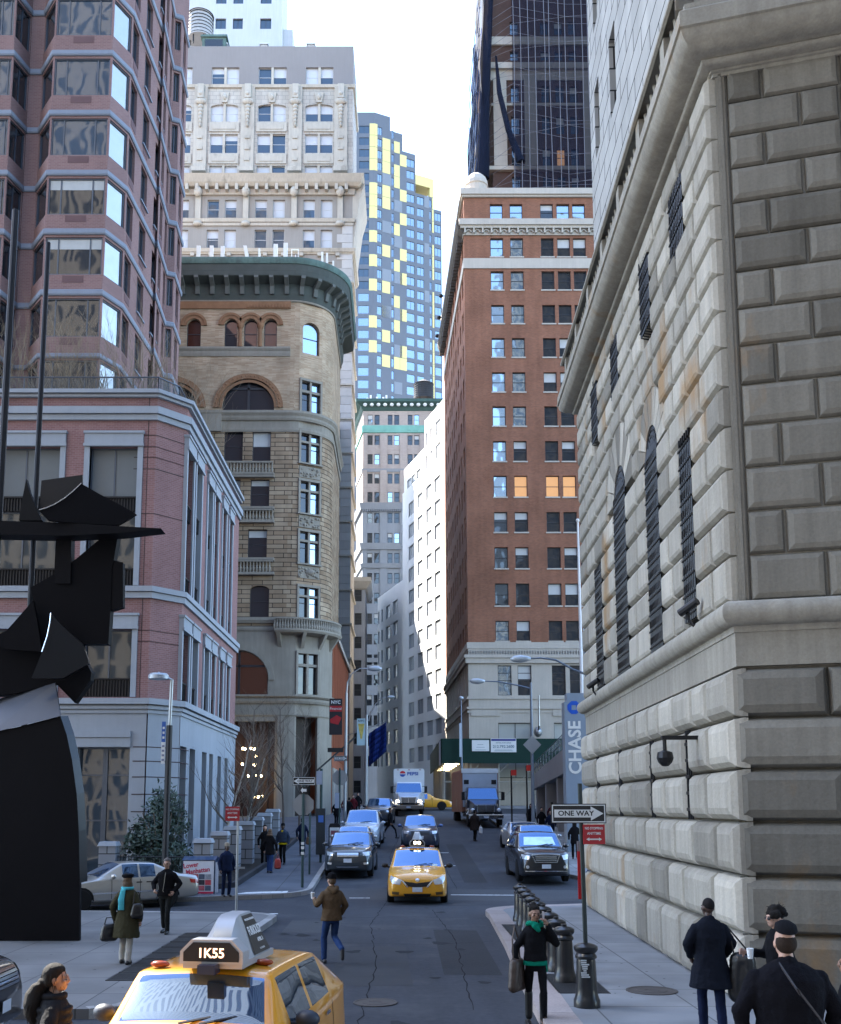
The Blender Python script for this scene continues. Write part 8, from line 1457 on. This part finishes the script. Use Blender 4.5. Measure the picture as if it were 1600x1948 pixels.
cp = thing('paper_cup', 'pale paper cup held by the curly haired person in sunglasses', 'cup', (4.2, 12.85, 1.36)); b = MB(); b.lathe([(.03, 0), (.042, .12), (.036, .12), (.0, .1)], (0, 0, 0), 14); b.obj('cup', WHITE, cp)
x, y, z = 4.2, 10.0, .0; t, hp = person('dark haired person in black cut by the right edge, looking left', (x, y, .15), radians(-112), 1.68, skin_='tan', stride=.05, coat=BKC, hem=.7, bulk=1.05, hair='long', hairm=HAIRB, vox=.011, fem=True)
# ponytail woman at the lower left
x, y, z = -3.06, 9.75, .0; t, hp = person('woman with a big dark ponytail and black quilted jacket at the lower left, looking right', (x, y, 0), radians(98), 1.74, skin_='tan', stride=.06, arms={'L': ((.28, .02, 1.14), (.24, -.1, .9)), 'R': ((-.28, .02, 1.14), (-.24, -.1, .9))}, coat=M('black_quilted_cloth', (.007, .007, .009), .75, var=.2, scale=8, bump=.6, spec=.15), hem=.8, bulk=1.12, hair='pony', hairm=HAIRB, vox=.009, fem=True, coat_name='jacket')
b = MB()
for i in range(8): limb(b, [(.155*cos(a), .135*sin(a)-.003, 1.36-.07*i) for a in [2*pi*k/14 for k in range(15)]], [.03]*15, 6)
limb(b, [(.09*cos(a), .085*sin(a), 1.47) for a in [2*pi*k/12 for k in range(13)]], [.035]*13, 6); ext(t, b, 'quilting', MATS['black_quilted_cloth'], .012, 3)
# left pavement
x, y, z = gl(430, 1706, .15); t, hp = person('man in navy jacket and pale cap standing by the information box', (x, y, z), radians(35), 1.76, skin_='dark', stride=.03, coat=NVY, hem=.84, bulk=1.12, trousers=DJEAN, hair='cap', vox=.014, coat_name='jacket'); cap(t, hp, cloth('beige_cap', (.3, .25, .19)), False)
def walker(label, px, Y, rz, **k): z = zg(Y)+k.pop('dz', .15); return person(label, (place(px, Y), Y, z), radians(rz), vox=k.pop('vox', .017), **k)
walker('woman with long dark hair in black walking down the left pavement, behind the hooded person', 505, 45.5, 10, fem=True, hair='long', coat=BKC, hem=.7, trousers=BKC, stride=.12)
t, hp = walker('person in black fur hooded coat and blue jeans walking up the left pavement', 515, 43, 170, fem=True, hair='long', hairm=HAIRBR, coat=BKC, hem=.72, trousers=JEAN, stride=.1); b = MB(); limb(b, [(.09*cos(a), .05+.07*sin(a), 1.5) for a in [2*pi*k/10 for k in range(11)]], [.045]*11, 8); ext(t, b, 'fur_hood', HAIRBR, .014)
t, hp = walker('man in blue jacket with yellow shirt showing, on the left pavement', 539, 46.2, -8, skin_='dark', hair='cap', coat=cloth('slate_blue_jacket', (.035, .05, .08)), hem=.9, bulk=1.15, trousers=BKC, stride=.06, coat_name='jacket'); cap(t, hp, BKC); b = MB(); loft(b, [(0, 0, .84, .2, .145), (0, 0, .92, .198, .145)]); loft(b, [(0, -.135, 1.38, .04, .02), (0, -.11, 1.46, .05, .02)]); ext(t, b, 'yellow_shirt', cloth('yellow_cloth', (.5, .38, .01)), .016)
q = (place(530, 44.5), 44.5); bag('shopping_bag', 'red and white shopping bag on the left pavement beside the hooded person', M('red_white_plastic', (.55, .08, .06), .5, var=.5, scale=3), (q[0], q[1], zg(44.5)+.15), 0, .3, .42, .14, [(-.06, 0, .4), (0, 0, .62), (.06, 0, .4)])
walker('person in dark blue walking away behind the left ONE WAY pole', 576, 50, 178, hair='short', coat=NVY, hem=.8, trousers=DJEAN, stride=.12); q = (place(588, 49.6), 49.6); bag('shopping_bag', 'brown bag carried by the person in dark blue behind the ONE WAY pole', M('brown_bag', (.13, .08, .05), .7), (q[0], q[1], zg(49.6)+.7), 0, .28, .36, .14, [(-.06, 0, .34), (0, 0, .55), (.06, 0, .34)])
for k, (px, Y, rz, co, lb, hr) in enumerate(((640, 70, 170, BKC, 'leftmost of the dark figures crowding the far left pavement', 'short'), (657, 76, 12, cloth('maroon_coat', (.07, .012, .018)), 'person in maroon coat in the far left pavement crowd', 'long'), (664, 73, 175, BKC, 'figure in black just right of the maroon coat in the far left crowd', 'short'), (672, 78, 5, cloth('dark_red_coat', (.11, .015, .02)), 'person in dark red coat farther along the left pavement', 'short'), (681, 82, 8, BKC, 'figure in black at the right of the far left pavement crowd', 'long'))): walker(lb, px, Y, rz, hair=hr, coat=co, hem=.7, trousers=BKC, stride=.1, vox=.024, hands=False)
walker('slim person in black striding across the street behind the white minivan', 742, 62, 82, dz=0, hair='short', coat=BKC, hem=.75, trousers=BKC, tw=.85, stride=.34, skin_='tan')
t, hp = walker('man in dark coat stepping into the street before the box truck with a white bag', 903, 60, 150, dz=0, hair='short', coat=cloth('dark_brown_coat', (.03, .022, .02)), hem=.6, bulk=1.25, flare=.04, trousers=BKC, stride=.1); q = (place(914, 59.8), 59.8); bag('plastic_bag', 'white plastic bag in the hand of the man by the box truck', M('white_plastic', (.7, .7, .72), .4), (q[0], q[1], zg(59.8)+.42), 0, .24, .4, .14, [(-.04, 0, .38), (0, 0, .5), (.04, 0, .38)])
for px, Y, rz, co, lb, hr in ((1030, 60, 10, BKC, 'tall figure in black on the right pavement beside the lamp post', 'short'), (1047, 57, -5, NVY, 'person in navy jacket on the right pavement left of the bank pylon', 'short'), (1050, 66, 170, cloth('maroon_coat', (.07, .012, .018)), 'person in maroon on the right pavement under the plaza wall', 'short'), (1010, 64, 8, BKC, 'dark figure on the right pavement left of the lamp post', 'long'), (1092, 48.5, 175, BKC, 'hooded figure in black walking away behind the ONE WAY sign', 'long')): walker(lb, px, Y, rz, hair=hr, coat=co, hem=.68, trousers=BKC, stride=.1, vox=.02, hands=False)
